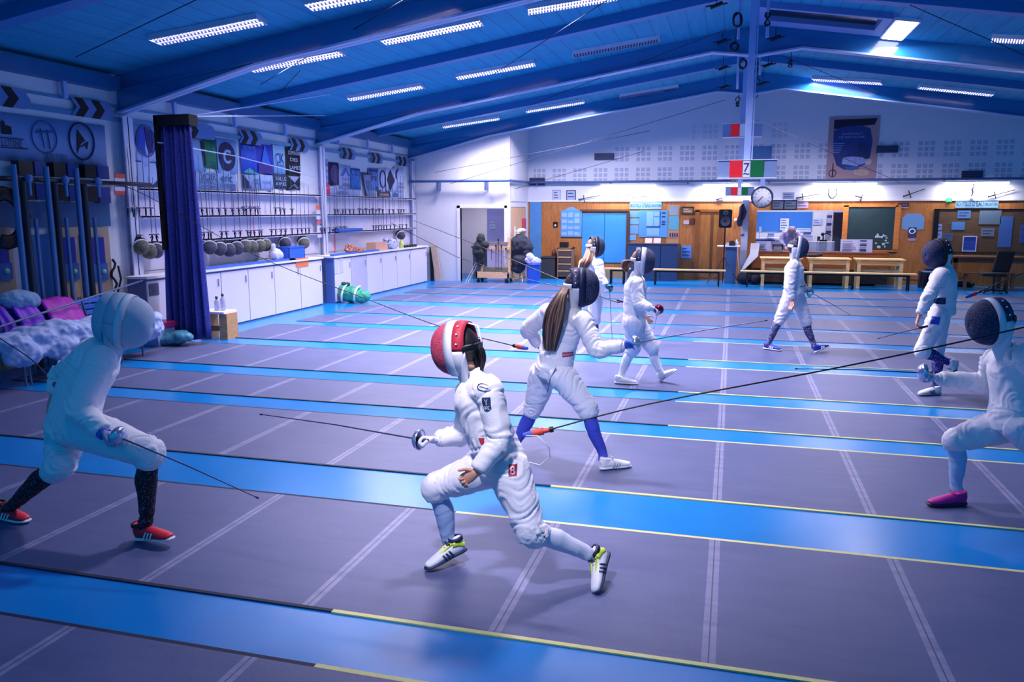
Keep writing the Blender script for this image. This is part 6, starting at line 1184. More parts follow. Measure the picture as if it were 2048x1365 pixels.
p = at(60, 660, 7.3); q = at(200, 598, 9.2); wire([(WX+.9, 6.5, at(10, 672, 7).z), (WX+.75, 9.6, 1.0)], .015, mat('rail_grey_blue', '5c7098', .4), 'thin grey rail slanting above the blue chairs', 'hand_rail')
# ================================================================== PEOPLE
def catmull(P, R, L, sub=4):
    """resample a polyline with radii (a, b) and lateral vectors"""
    n = len(P); oP, oR, oL = [], [], []
    for i in range(n-1):
        p0, p1, p2, p3 = P[max(i-1, 0)], P[i], P[i+1], P[min(i+2, n-1)]
        for k in range(sub):
            t = k/sub; t2, t3 = t*t, t*t*t
            oP.append(0.5*((2*p1)+(p2-p0)*t+(2*p0-5*p1+4*p2-p3)*t2+(3*p1-p0-3*p2+p3)*t3))
            oR.append(tuple(R[i][j]*(1-t)+R[i+1][j]*t for j in (0, 1))); oL.append(L[i].lerp(L[i+1], t))
    oP.append(P[-1]); oR.append(R[-1]); oL.append(L[-1]); return oP, oR, oL
def limb(mb, P, R, lat, sub=4, n=18):
    P = [Vector(p) for p in P]; R = [r if isinstance(r, tuple) else (r, r) for r in R]
    L = lat if isinstance(lat, list) else [lat]*len(P); P, R, L = catmull(P, R, [Vector(l) for l in L], sub); mb.tube(P, R, n, lat=L, caps=True); return mb
FOLD = 1.25
def mix(a, b, t): return a+(b-a)*t
def meld(name, mb, mats, parent, vox, smooth=2, folds=None, extra=None):
    """one continuous skin from overlapping limbs, with cloth folds pushed into it"""
    og = origin_of(parent); me = mb.mesh(name, og); o = bpy.data.objects.new(name, me); COL.objects.link(o)
    for m in mats: me.materials.append(m)
    bm = bmesh.new(); bm.from_mesh(me); bmesh.ops.recalc_face_normals(bm, faces=bm.faces); bm.to_mesh(me); bm.free()
    md = o.modifiers.new('r', 'REMESH'); md.mode = 'VOXEL'; md.voxel_size = vox; md.use_smooth_shade = True
    if smooth: ms = o.modifiers.new('s', 'SMOOTH'); ms.factor = .5; ms.iterations = smooth
    dg = bpy.context.evaluated_depsgraph_get(); new = bpy.data.meshes.new_from_object(o.evaluated_get(dg)); o.modifiers.clear(); o.data = new; bpy.data.meshes.remove(me)
    if not new.materials:
        for m in mats: new.materials.append(m)
    if folds:
        segs = [(a-og, b-og, ra, amp, ph) for (a, b, ra, amp, ph) in folds]
        for v in new.vertices:
            best = None
            for s in segs:
                d = s[1]-s[0]; t = max(0, min(1, (v.co-s[0]).dot(d)/d.length_squared)); q = (v.co-(s[0]+d*t)).length
                if best is None or q/s[2] < best[0]: best = (q/s[2], t, s)
            _, t, s = best; L = (s[1]-s[0]).length; x = t*L
            c = noise.noise(v.co*6.0+Vector((s[4], 0, 0)))
            w1 = noise.noise(Vector((x*26+c*3.2+s[4], v.co.x*5, v.co.y*5)))
            rid = 1-abs(w1)*2.2
            e = s[3][0]*(1-t)**2 + s[3][1]*t**2 + s[3][2]
            v.co += v.normal*(e*FOLD*max(rid, -.6) + .004*noise.noise(v.co*11))
    for p in new.polygons: p.use_smooth = True
    new.update()
    if extra:   # extra small meshes joined in (hands)
        bm = bmesh.new(); bm.from_mesh(new)
        for m2 in extra: bm.from_mesh(m2); bpy.data.meshes.remove(m2)
        for f in bm.faces: f.smooth = True
        bm.to_mesh(new); bm.free()
    o.parent = parent; return o
def hand_mb(wrist, d, palm, thumb, s=1.0, curl=.35, grow=0.0, spread=1.0, fist=False):
    """palm, four fingers of different length and a thumb leaving the side of the palm"""
    d = d.normalized(); side = (thumb - d*thumb.dot(d)).normalized(); nrm = side.cross(d).normalized()
    if nrm.dot(palm) < 0: nrm = -nrm           # palm side normal
    mb = MB(); g = grow
    limb(mb, [wrist-d*.03*s, wrist+d*.015*s, wrist+d*.05*s, wrist+d*.088*s], [(.026*s+g, .019*s+g), (.029*s+g, .018*s+g), (.039*s+g, .016*s+g), (.038*s+g, .013*s+g)], side, 3, 14)
    for k, (off, l, c) in enumerate(((.029, .072, 0), (.010, .080, .06), (-.010, .075, .1), (-.028, .060, .16))):
        base = wrist+d*.083*s+side*off*s*1.0; a = 0; p = base; dirv = (d+side*(off*3.0*spread)).normalized(); pts = [p-dirv*.012*s, p]; cc = (curl if not fist else 1.25)+c*.6
        for j, f in enumerate((.45, .32, .23)):
            a += cc*(1.0 if j else .75)
            v = dirv*math.cos(a)+nrm*math.sin(a); p = p+v*(l*s*f); pts.append(p)
        limb(mb, pts, [.0092*s+g, .0092*s+g, .0086*s+g, .0080*s+g, .0066*s+g], side, 3, 8)
    b = wrist+d*.028*s+side*.026*s; t1 = (d*.75+side*.75+nrm*.25).normalized() if not fist else (d*.8+side*.35+nrm*.6).normalized(); t2 = (t1*.7+d*.35+nrm*(.15 if not fist else .5)-side*(0 if not fist else .5)).normalized()
    limb(mb, [b-t1*.012*s, b+t1*.018*s, b+t1*.04*s, b+t1*.04*s+t2*.027*s, b+t1*.04*s+t2*.045*s], [.013*s+g, .0125*s+g, .0105*s+g, .0095*s+g, .007*s+g], nrm, 3, 8)
    return mb
def quick_mesh(mb, og, vox, mats, smooth=1):
    me = mb.mesh('tmp', og); o = bpy.data.objects.new('tmp', me); COL.objects.link(o); bm = bmesh.new(); bm.from_mesh(me); bmesh.ops.recalc_face_normals(bm, faces=bm.faces); bm.to_mesh(me); bm.free()
    md = o.modifiers.new('r', 'REMESH'); md.mode = 'VOXEL'; md.voxel_size = vox; md.use_smooth_shade = True
    if smooth: ms = o.modifiers.new('s', 'SMOOTH'); ms.factor = .5; ms.iterations = smooth
    dg = bpy.context.evaluated_depsgraph_get(); new = bpy.data.meshes.new_from_object(o.evaluated_get(dg)); bpy.data.objects.remove(o); bpy.data.meshes.remove(me); return new
skin = mat('skin', 'e2a48c', .55, var=.06, scale=20)
clothw = mat('fencing_cloth_white', 'eceaf4', .75, var=.03, scale=10, bump=.25, bscale=260, sheen=.2)
clothw2 = mat('fencing_cloth_breeches', 'e6e4f2', .78, var=.03, scale=10, bump=.25, bscale=300, sheen=.2)
bibw = mat('mask_bib_white', 'dfe0ec', .6, var=.03)
def P3(q, zmin=None):
    p = at(*q)
    if zmin is not None and p.z < zmin: p = flo(q[0], q[1], zmin)
    return p
def blade_weapon(guard, tip, hand, label, name='epee', bell='c0c8e0', r=.062, flat=False):
    d = (tip-guard).normalized(); root = thing(name, label, 'sword', guard)
    st = mat('blade_steel', '5a5f7c', .3, metal=.7); mb = MB(); L = (tip-guard).length; sag = Vector((0, 0, -.02*L))
    mb.tube([guard, mix(guard, tip, .5)+sag*-.4, tip], [.0052, .0042, .003], 6); mb.build('blade', st, root)
    mb = MB(); mb.tube([tip-d*.018, tip], .0055, 6); mb.build('button', mat('button_dark', '20243c', .5), root)
    mb = MB(); mb.lathe(guard, [(.004, .012), (r*.5, .006), (r*.85, -.010), (r, -.035), (r*.97, -.036), (r*.8, -.014), (.004, .0)], d, 24); mb.build('bell_guard', mat('bell_'+bell, bell, .22, metal=.85 if not flat else .2), root)
    mb = MB(); mb.tube([guard-d*.005, guard-d*.03, guard-d*.06, guard-d*.08], [.012, .014, .013, .010], 8); mb.ell(guard-d*.083, (.012, .012, .012), 8, 6); mb.build('grip', mat('grip_dark', '22263a', .6), root)
    return root
def make_person(key, J, o):
    """o: options. Every limb follows the pose read from the place."""
    foot = {}
    for s in 'RL':
        for nme in ('to', 'he'):
            q = J[nme+s]; foot[nme+s] = P3(q, .012)
            if foot[nme+s].z < .05: foot[nme+s] = flo(q[0], q[1], .012)
    K = {k: P3(v, .06) for k, v in J.items() if k not in ('toR', 'toL', 'heR', 'heL')}; K.update(foot)
    pel, neck, head = K['pel'], K['neck'], K['head']; hips = (K['hiL']-K['hiR']).normalized(); shs = (K['shL']-K['shR']).normalized(); S = o.get('s', 1.0); lg = S*o.get('leg', 1.0)
    root = thing('person', o['label'], 'person', (pel.x, pel.y, 0))
    fwd = Vector(o['face']).normalized()
    spine = (neck-pel); sp = spine.normalized(); tl = spine.length
    bow = o.get('bow', Vector((0, 0, 0)))
    def sc(a): return a*S
    # ---- skin body, one continuous figure
    mb = MB(); chest = pel+spine*.72+bow; belly = pel+spine*.35+bow
    limb(mb, [pel-sp*.05, pel+sp*.02, belly, chest, neck-sp*.03, neck+sp*.02], [(sc(.12), sc(.09)), (sc(.14), sc(.095)), (sc(.115), sc(.085)), (sc(.13), sc(.09)), (sc(.07), sc(.05)), (sc(.05), sc(.05))], [hips, hips, hips.lerp(shs, .4), shs, shs, shs], 4)
    hu = (head-neck).normalized(); limb(mb, [neck-hu*.03, neck+hu*.05, head-hu*.03], [sc(.048), sc(.045), sc(.05)], shs, 3)
    right = fwd.cross(hu).normalized(); fw = hu.cross(right).normalized(); fw = fw if fw.dot(fwd) > 0 else -fw
    ax = (right, fw, hu)
    mb.ell(head+hu*.01*S, (sc(.072), sc(.09), sc(.105)), 18, 12, ax); mb.ell(head-hu*sc(.05)+fw*sc(.035), (sc(.045), sc(.05), sc(.05)), 12, 8, ax)       # skull and jaw
    limb(mb, [head+fw*sc(.085)+hu*sc(.025), head+fw*sc(.108)-hu*sc(.015), head+fw*sc(.088)-hu*sc(.02)], [sc(.009), sc(.014), sc(.012)], right, 2, 8)                                  # nose
    for e in (-1, 1): mb.ell(head+right*(e*sc(.074)), (sc(.01), sc(.018), sc(.03)), 8, 6, ax); mb.ell(head+right*(e*sc(.03))+fw*sc(.08)+hu*sc(.028), (sc(.016), sc(.012), sc(.008)), 8, 6, ax)
    mb.ell(head+fw*sc(.085)-hu*sc(.052), (sc(.024), sc(.01), sc(.009)), 10, 6, ax)  # mouth
    for s in 'RL':
        sh, el, wr, ha = K['sh'+s], K['el'+s], K['wr'+s], K['ha'+s]; e = -1 if s == 'R' else 1
        limb(mb, [chest+shs*e*.03, sh, mix(sh, el, .5), el, mix(el, wr, .4), wr+(ha-wr)*.1], [sc(.06), sc(.05), sc(.042), sc(.036), sc(.035), sc(.025)], shs, 3, 12)
        hi, kn, an = K['hi'+s], K['kn'+s], K['an'+s]; heel, toe = K['he'+s], K['to'+s]
        limb(mb, [mix(pel, hi, .3), hi, mix(hi, kn, .5), kn, mix(kn, an, .35), mix(kn, an, .8), an], [sc(.08), sc(.08), sc(.065), sc(.045), sc(.036), sc(.024), sc(.024)], hips, 3, 12)
        limb(mb, [an, mix(an, heel, .5), mix(an, mix(heel, toe, .35), .75)], [sc(.024), sc(.02), sc(.012)], hips, 2, 10)
    extra = []; og = Vector((pel.x, pel.y, 0))
    for s in 'RL':
        hp = o['hand'+s]
        d = (K['ha'+s]-K['wr'+s]).normalized(); 
        extra.append(quick_mesh(hand_mb(K['wr'+s], d, Vector(hp.get('palm', (0, 0, -1))), Vector(hp.get('thumb', (0, 0, 1))), S*.95, hp.get('curl', .35), 0, hp.get('spread', 1), hp.get('fist', False)), og, .0032 if o.get('near') else .0045, [skin]))
    meld('body', mb, [skin], root, .009 if o.get('near') else .013, 2, None, extra)
    # ---- jacket
    jm = o.get('jm', clothw); mb = MB(); hem = pel+sp*o.get('hem', -.01)
    limb(mb, [hem-sp*.03, hem+sp*.05, belly, chest, mix(chest, neck, .62), neck-sp*.015], [(sc(.172), sc(.138)), (sc(.166), sc(.132)), (sc(.155), sc(.128)), (sc(.166), sc(.132)), (sc(.132), sc(.1)), (sc(.07), sc(.066))], [hips, hips, hips.lerp(shs, .4), shs, shs, shs], 4, 22)
    limb(mb, [neck-hu*.04, neck+hu*.035], [sc(.066), sc(.058)], shs, 2)
    folds = [(pel, belly, .13, (.006, .004, .003), 1.0), (belly, chest, .14, (.004, .003, .003), 2.0), (chest, neck, .13, (.002, .002, .001), 3.0)]
    for s in 'RL':
        sh, el, wr = K['sh'+s], K['el'+s], K['wr'+s]; e = -1 if s == 'R' else 1
        limb(mb, [mix(chest, neck, .35)+shs*e*.05, mix(sh, chest, .25)+sp*.012, sh, mix(sh, el, .45), el, mix(el, wr, .45), mix(el, wr, .93)], [(sc(.09), sc(.09)), (sc(.082), sc(.08)), (sc(.075), sc(.074)), (sc(.07), sc(.07)), (sc(.064), sc(.063)), (sc(.057), sc(.056)), (sc(.046), sc(.045))], shs, 4, 18)
        folds += [(sh, el, .065, (.005, .009, .003), 5.0+e), (el, wr, .05, (.009, .006, .003), 9.0+e)]
    meld('jacket', mb, [jm], root, .009 if o.get('near') else .013, 2, folds)
    # seam line / hem strap
    # ---- breeches
    mb = MB(); wt = pel+sp*.08
    limb(mb, [wt, pel+sp*.02, pel-sp*.05], [(sc(.14), sc(.11)), (sc(.16), sc(.135)), (sc(.14), sc(.125))], hips, 4, 22); folds = [(wt, pel, .14, (.002, .005, .001), 11.0)]
    for s in 'RL':
        hi, kn, an = K['hi'+s], K['kn'+s], K['an'+s]; cf = mix(kn, an, .2)
        limb(mb, [mix(pel, hi, .45)-sp*.01, hi, mix(hi, kn, .45), mix(hi, kn, .85), kn, mix(kn, an, .13), cf], [(lg*.112, lg*.115), (lg*.115, lg*.12), (lg*.101, lg*.104), (lg*.081, lg*.083), (lg*.077, lg*.079), (lg*.069, lg*.069), (lg*.058, lg*.058)], hips, 5, 20)
        folds += [(hi, kn, .085, (.007, .010, .002), 13.0 if s == 'R' else 15.0), (kn, cf, .06, (.004, .005, .002), 17.0)]
    meld('breeches', mb, [o.get('bm', clothw2)], root, .009 if o.get('near') else .013, 2, folds)
    # ---- socks and shoes
    for s in 'RL':
        kn, an, heel, toe = K['kn'+s], K['an'+s], K['he'+s], K['to'+s]; ft = (toe-heel).normalized(); fl = .262*S
        back = -(ft - (an-kn).normalized()*ft.dot((an-kn).normalized())).normalized()*.012
        mb = MB(); limb(mb, [mix(kn, an, .17), mix(kn, an, .38)+back, mix(kn, an, .65)+back*.5, mix(kn, an, .92), mix(an, heel, .35)], [sc(.053), sc(.059), sc(.047), sc(.036), sc(.038)], hips, 4, 16)
        meld('sock', mb, [o.get('sm'+s, o['sm'])], root, .009 if o.get('near') else .013, 1, [(kn, an, .05, (.001, .003, .001), 21.0)])
        sd = ft.cross((kn-an).normalized()); sd = sd.normalized() if sd.length > .05 else hips; up = sd.cross(ft).normalized(); up = up if up.dot(kn-an) > 0 else -up
        if heel.z < .03 and toe.z < .03: up = Vector((0, 0, 1)); sd = ft.cross(up).normalized()
        h0 = heel; W1, W2 = o['shoe']
        mb = MB(); Q = lambda a, z: h0+ft*(a*fl)+up*(z*S)
        limb(mb, [Q(.0, .045), Q(.1, .045), Q(.3, .045), Q(.55, .04), Q(.8, .03), Q(.96, .025), Q(1.0, .022)], [(sc(.02), sc(.028)), (sc(.032), sc(.042)), (sc(.034), sc(.042)), (sc(.038), sc(.034)), (sc(.041), sc(.026)), (sc(.03), sc(.019)), (sc(.012), sc(.01))], sd, 4, 16)
        limb(mb, [Q(.13, .05), Q(.17, .095)], [(sc(.033), sc(.045)), (sc(.036), sc(.044))], sd, 3, 16)
        sh_o = meld('shoe', mb, [W1], root, .006 if o.get('near') else .01, 2)
        mb = MB(); limb(mb, [Q(-.02, .012), Q(.1, .012), Q(.35, .012), Q(.55, .012), Q(.82, .012), Q(1.0, .014), Q(1.03, .018)], [(sc(.02), sc(.013)), (sc(.037), sc(.014)), (sc(.034), sc(.013)), (sc(.041), sc(.012)), (sc(.045), sc(.011)), (sc(.03), sc(.01)), (sc(.012), sc(.006))], sd, 3, 14); mb.build('sole', W2, sh_o)
        ac = o.get('accent')
        if ac:
            for e in (-1, 1):
                mb = MB()
                for k in range(3): mb.tube([Q(.36+.09*k, .018)+sd*(e*sc(.041)), Q(.42+.09*k, .05)+sd*(e*sc(.037)), Q(.46+.09*k, .068-.01*k)+sd*(e*sc(.02))], [(.006*S, .003)]*3, 6, lat=ft)
                if o.get('accent2'): pass
                mb.build('side_stripe', ac, sh_o)
        if o.get('accent2'):
            mb = MB(); 
            for e in (-1, 1): mb.tube([Q(.03, .05)+sd*(e*sc(.03)), Q(.18, .075)+sd*(e*sc(.036)), Q(.32, .08)+sd*(e*sc(.034))], [(.014*S, .004)]*3, 6, lat=up); mb.tube([Q(.3, .085)+sd*(e*sc(.02)), Q(.5, .07)+sd*(e*sc(.022)), Q(.62, .06)+sd*(e*sc(.018))], [.006]*3, 6)
            mb.build('side_panel', o['accent2'], sh_o)
        if o.get('collar'):
            mb = MB(); mb.lathe(Q(.15, .085), [(sc(.034), 0), (sc(.044), .0), (sc(.044), .022), (sc(.034), .022)], up, 16); mb.build('ankle_padding', o['collar'], sh_o)
        mb = MB(); 
        for k in range(4): mb.tube([Q(.38+.07*k, .083-.012*k)-sd*sc(.016), Q(.40+.07*k, .091-.012*k), Q(.38+.07*k, .083-.012*k)+sd*sc(.016)], .0028*S, 5)
        c = Q(.37, .092); mb.tube([c, c+sd*.02+up*.012, c+sd*.035, c], .0025, 5); mb.tube([c, c-sd*.02+up*.014, c-sd*.03-up*.004, c], .0025, 5); mb.build('lace', o.get('lace', W1), sh_o)
    # ---- glove on the sword hand
    for s in 'RL':
        hp = o['hand'+s]
        if not hp.get('glove'): continue
        d = (K['ha'+s]-K['wr'+s]).normalized(); el, wr = K['el'+s], K['wr'+s]; gmb = hand_mb(wr, d, Vector(hp.get('palm', (0, 0, -1))), Vector(hp.get('thumb', (0, 0, 1))), S*.98, hp.get('curl', .35), .003, 1, hp.get('fist', False))
        me = quick_mesh(gmb, og, .0036 if o.get('near') else .006, [hp['glove']]); g = bpy.data.objects.new('glove', me); COL.objects.link(g); me.materials.clear(); me.materials.append(hp['glove']); g.parent = root
        for p in me.polygons: p.use_smooth = True
        mb = MB(); limb(mb, [mix(el, wr, .5), mix(el, wr, .75), wr], [sc(.054), sc(.05), sc(.034)], shs, 3, 16); c_ = mb.build('cuff', hp.get('cuff', bibw), g); 
        if c_.parent: pass
        if hp.get('band'): mb = MB(); mb.tube([mix(el, wr, .92), mix(el, wr, 1.08)], [sc(.039), sc(.036)], 16); mb.build('wrist_band', hp['band'], g)
    # ---- mask
    fv = Vector(o.get('mface', o['face'])).normalized(); u0 = Vector(o.get('mup', (0, 0, 1))); u0 = (u0-fv*u0.dot(fv)).normalized(); r0 = fv.cross(u0)
    m0 = Vector(head)+hu*sc(.0); A_, B_ = sc(.118), sc(.152)
    mk_ = bpy.data.objects.new('mask', None); COL.objects.link(mk_); mk_.parent = root; mk_.location = m0-og
    def shell(mb, stations, p0=0, p1=2*PI, n=36, th=.004, inner=True, dn=0):
        """stations: (axial, scale); surface about the facing axis"""
        full = abs(p1-p0-2*PI) < 1e-3; N_ = n if full else n+1; vs = []
        for (a, k) in stations:
            for j in range(N_):
                ph = p0+(p1-p0)*j/n; vs.append(m0+fv*a+r0*(A_*k*math.cos(ph))+u0*(B_*k*math.sin(ph)+ (dn if math.sin(ph) < -.2 else 0)))
        fs = []
        for i in range(len(stations)-1):
            for j in range(n if full else n): a = i*N_+j; b = i*N_+(j+1) % N_; fs.append((a, b, b+N_, a+N_))
        mb.add(vs, fs, 0, True)
    D_ = sc(.165); front = [(.03+ (D_-.03)*math.sin(t), max(.002, math.cos(t)**.75)) for t in [i*PI/2/10 for i in range(11)]][::-1]
    mb = MB(); shell(mb, front); cage = mb.build('cage', o['cage'], mk_); md = cage.modifiers.new('s', 'SOLIDIFY'); md.thickness = .004
    mb = MB(); shell(mb, [(.045, 1.0), (.05, 1.035), (.012, 1.05), (-.002, 1.035), (.0, 1.0)]); mb.build('trim', o['trim'], mk_)
    mb = MB(); shell(mb, [(.01, 1.03), (-.03, 1.03), (-sc(.07), .98)], PI*.0, PI*1.0, 24); k = mb.build('upper_side_panel', o['side'], mk_); md = k.modifiers.new('s', 'SOLIDIFY'); md.thickness = .007
    mb = MB(); shell(mb, [(.012, 1.035), (-.03, 1.03), (-sc(.065), .97)], PI*1.0, PI*2.0, 24); k = mb.build('lower_side_panel', o.get('low', bibw), mk_); md = k.modifiers.new('s', 'SOLIDIFY'); md.thickness = .007
    # rivets
    for ph in () if o.get('hood') else (.25, .6, .95, PI-.25, PI-.6, PI-.95): mb = MB(); mb.ell(m0+fv*(-.03)+r0*(A_*1.07*math.cos(ph))+u0*(B_*1.07*math.sin(ph)), (.006, .006, .006), 8, 5); mb.build('stud', bibw, mk_)
    # bib: skirt of cloth from the mask's lower rim down over the throat
    vs = []; nb = 20; rows = 6; drop = sc(.165); fs = []
    for i in range(rows+1):
        t = i/rows
        for j in range(nb+1):
            ph = PI*1.02+(PI*.96)*j/nb; e = m0+r0*(A_*1.0*math.cos(ph)*(1-.38*t))+u0*(B_*math.sin(ph)*1.0)
            mid_ = abs(j-nb/2)/(nb/2)
            ff = mix(.035, -.075, mid_)*(1-t)+mix(.0, -.06, mid_)*t
            p = e+fv*ff - (u0*.75+hu*.25).normalized()*(drop*t*(1-.5*mid_**2))
            vs.append(p)
    for i in range(rows):
        for j in range(nb): a = i*(nb+1)+j; fs.append((a, a+1, a+nb+2, a+nb+1))
    mb = MB(); mb.add(vs, fs, 0, True); k = mb.build('bib', o.get('bib', bibw), mk_); md = k.modifiers.new('s', 'SOLIDIFY'); md.thickness = .008; 
    if o.get('hood'):
        mb = MB(); shell(mb, [(-sc(.06), 1.0), (-sc(.09), .97), (-sc(.12), .85), (-sc(.14), .6), (-sc(.15), .3), (-sc(.152), .01)]); mb.build('back_cover', o['hood'], mk_)
    # strap behind the head
    mb = MB(); pts = [m0-fv*(sc(.06)+sc(.06)*math.sin(t))+r0*(A_*.98*math.cos(t))+u0*sc(.01) for t in [i*PI/10 for i in range(11)]]; mb.tube(pts, [(.022*S, .004)]*11, 6, lat=u0); mb.build('strap', o.get('strap', trimw), mk_)
    if o.get('tongue'):
        mb = MB(); pts = [m0+u0*(B_*1.0)-fv*.03, m0+u0*(B_*.8)-fv*sc(.12), m0+u0*(B_*.2)-fv*sc(.135)]; mb.tube(pts, [(.012, .004)]*3, 6, lat=r0); mb.build('tongue', o['tongue'], mk_)
    # hair
    hm = o.get('hair')
    if hm:
        mb = MB(); mb.ell(head-fw*.02+hu*.015, (sc(.085), sc(.1), sc(.115)), 18, 12, ax)
        hh = o.get('hairstyle'); hb = mb.build('hair', hm, root)
        if hh: hh(hb, K, head, fw, hu, right)
    return root, K
def strands(parent, m, path, rad, n=46, seed=1, name='ponytail', r=.006):
    """a hank of hair built from many individual locks"""
    rnd = random.Random(seed); mb = MB(); path = [Vector(p) for p in path]
    lat = Vector((1, 0, 0))
    for k in range(n):
        a = rnd.uniform(0, 2*PI); q = math.sqrt(rnd.uniform(0, 1)); pts = []
        for i, p in enumerate(path):
            rr = rad[i] if isinstance(rad[i], tuple) else (rad[i], rad[i]*.6); w = .004*math.sin(i*2+k)
            pts.append(p+Vector((rr[0]*q*math.cos(a)+w, rr[1]*q*math.sin(a), .012*rnd.uniform(-1, 1) if i == len(path)-1 else 0)))
        P_, R_, L_ = catmull(pts, [(r, r)]*(len(pts)-1)+[(r*.3, r*.3)], [lat]*len(pts), 3); mb.tube(P_, R_, 5, mi=k % 3)
    return mb.build(name, m if isinstance(m, list) else [m, m, m], parent)
def conform(o, garment, n, off, thick=.0012):
    """lay a flat badge mesh onto the garment's folds"""
    me = o.data; bm = bmesh.new(); bm.from_mesh(me); bmesh.ops.triangulate(bm, faces=bm.faces)
    for _ in range(4):
        es = [e for e in bm.edges if e.calc_length() > .007]
        if not es: break
        bmesh.ops.subdivide_edges(bm, edges=es, cuts=1); bmesh.ops.triangulate(bm, faces=bm.faces)
    for v in bm.verts:
        hit, loc, nr, _ = garment.ray_cast(v.co+n*.15, -n)
        if hit: v.co = loc+n*off
    bmesh.ops.recalc_face_normals(bm, faces=bm.faces); bm.to_mesh(me); bm.free()
def patch(root, garment, c, nrm, up, w, h, m, label=None, name='badge', shape=None, letters=None, lm=None, off=.003):
    """cloth badge sewn on, laid on the garment"""
    n = Vector(nrm).normalized(); u = Vector(up); u = (u-n*u.dot(n)).normalized(); r = u.cross(n)
    pts = shape or [(-1, -1), (1, -1), (1, 1), (-1, 1)]
    mb = MB(); mb.add([Vector(c)+r*(x*w)+u*(y*h) for x, y in pts], [list(range(len(pts)))]); o = mb.build(name, m, root)
    conform(o, garment, n, off)
    if label: o['label'] = label
    if letters:
        mb = MB()
        for (s, x, y, hh, ww) in letters: text_mb(mb, s, Vector(c)+r*(x*w)+u*(y*h), r, u, hh, width=ww, depth=0)
        k = mb.build('badge_marking', lm, o); conform(k, garment, n, off+.002)
    return o
def surf(root, garment, p, n):
    """find the garment surface from outside along -n through p"""
    o = [c for c in root.children if c.name.split('.')[0] == garment][0]; og = root.location; d = -Vector(n).normalized(); a = Vector(p)-og-d*.4
    hit, loc, nr, _ = o.ray_cast(a, d); return (loc+og, nr) if hit else (Vector(p), -d)
def body_cord(plug, plugdir, far, label, plab=None, col='d84838', name='body_cord', r=.0045, sag=.0):
    root = thing(name, label, 'cord', plug); d = Vector(plugdir).normalized(); pts = [Vector(p) for p in far]
    P_, R_, L_ = catmull([plug+d*.06]+pts, [(r, r)]*(len(pts)+1), [Vector((0, 0, 1))]*(len(pts)+1), 5); mb = MB(); mb.tube(P_, R_, 6); mb.build('cable', cabm, root)
    mb = MB(); mb.tube([plug-d*.02, plug+d*.04], [.018, .02], 10); mb.tube([plug+d*.04, plug+d*.075], [.013, .012], 10); mb.build('plug', mat('plug_'+col, col, .4), root)
    mb = MB(); mb.tube([plug-d*.07, plug-d*.02], [.012, .017], 10); mb.build('socket', mat('socket_blue', '3a5cc0', .4), root)
    mb = MB(); mb.tube([plug+d*.075, plug+d*.095], .016, 10); mb.build('clip', dk_m, root); return root

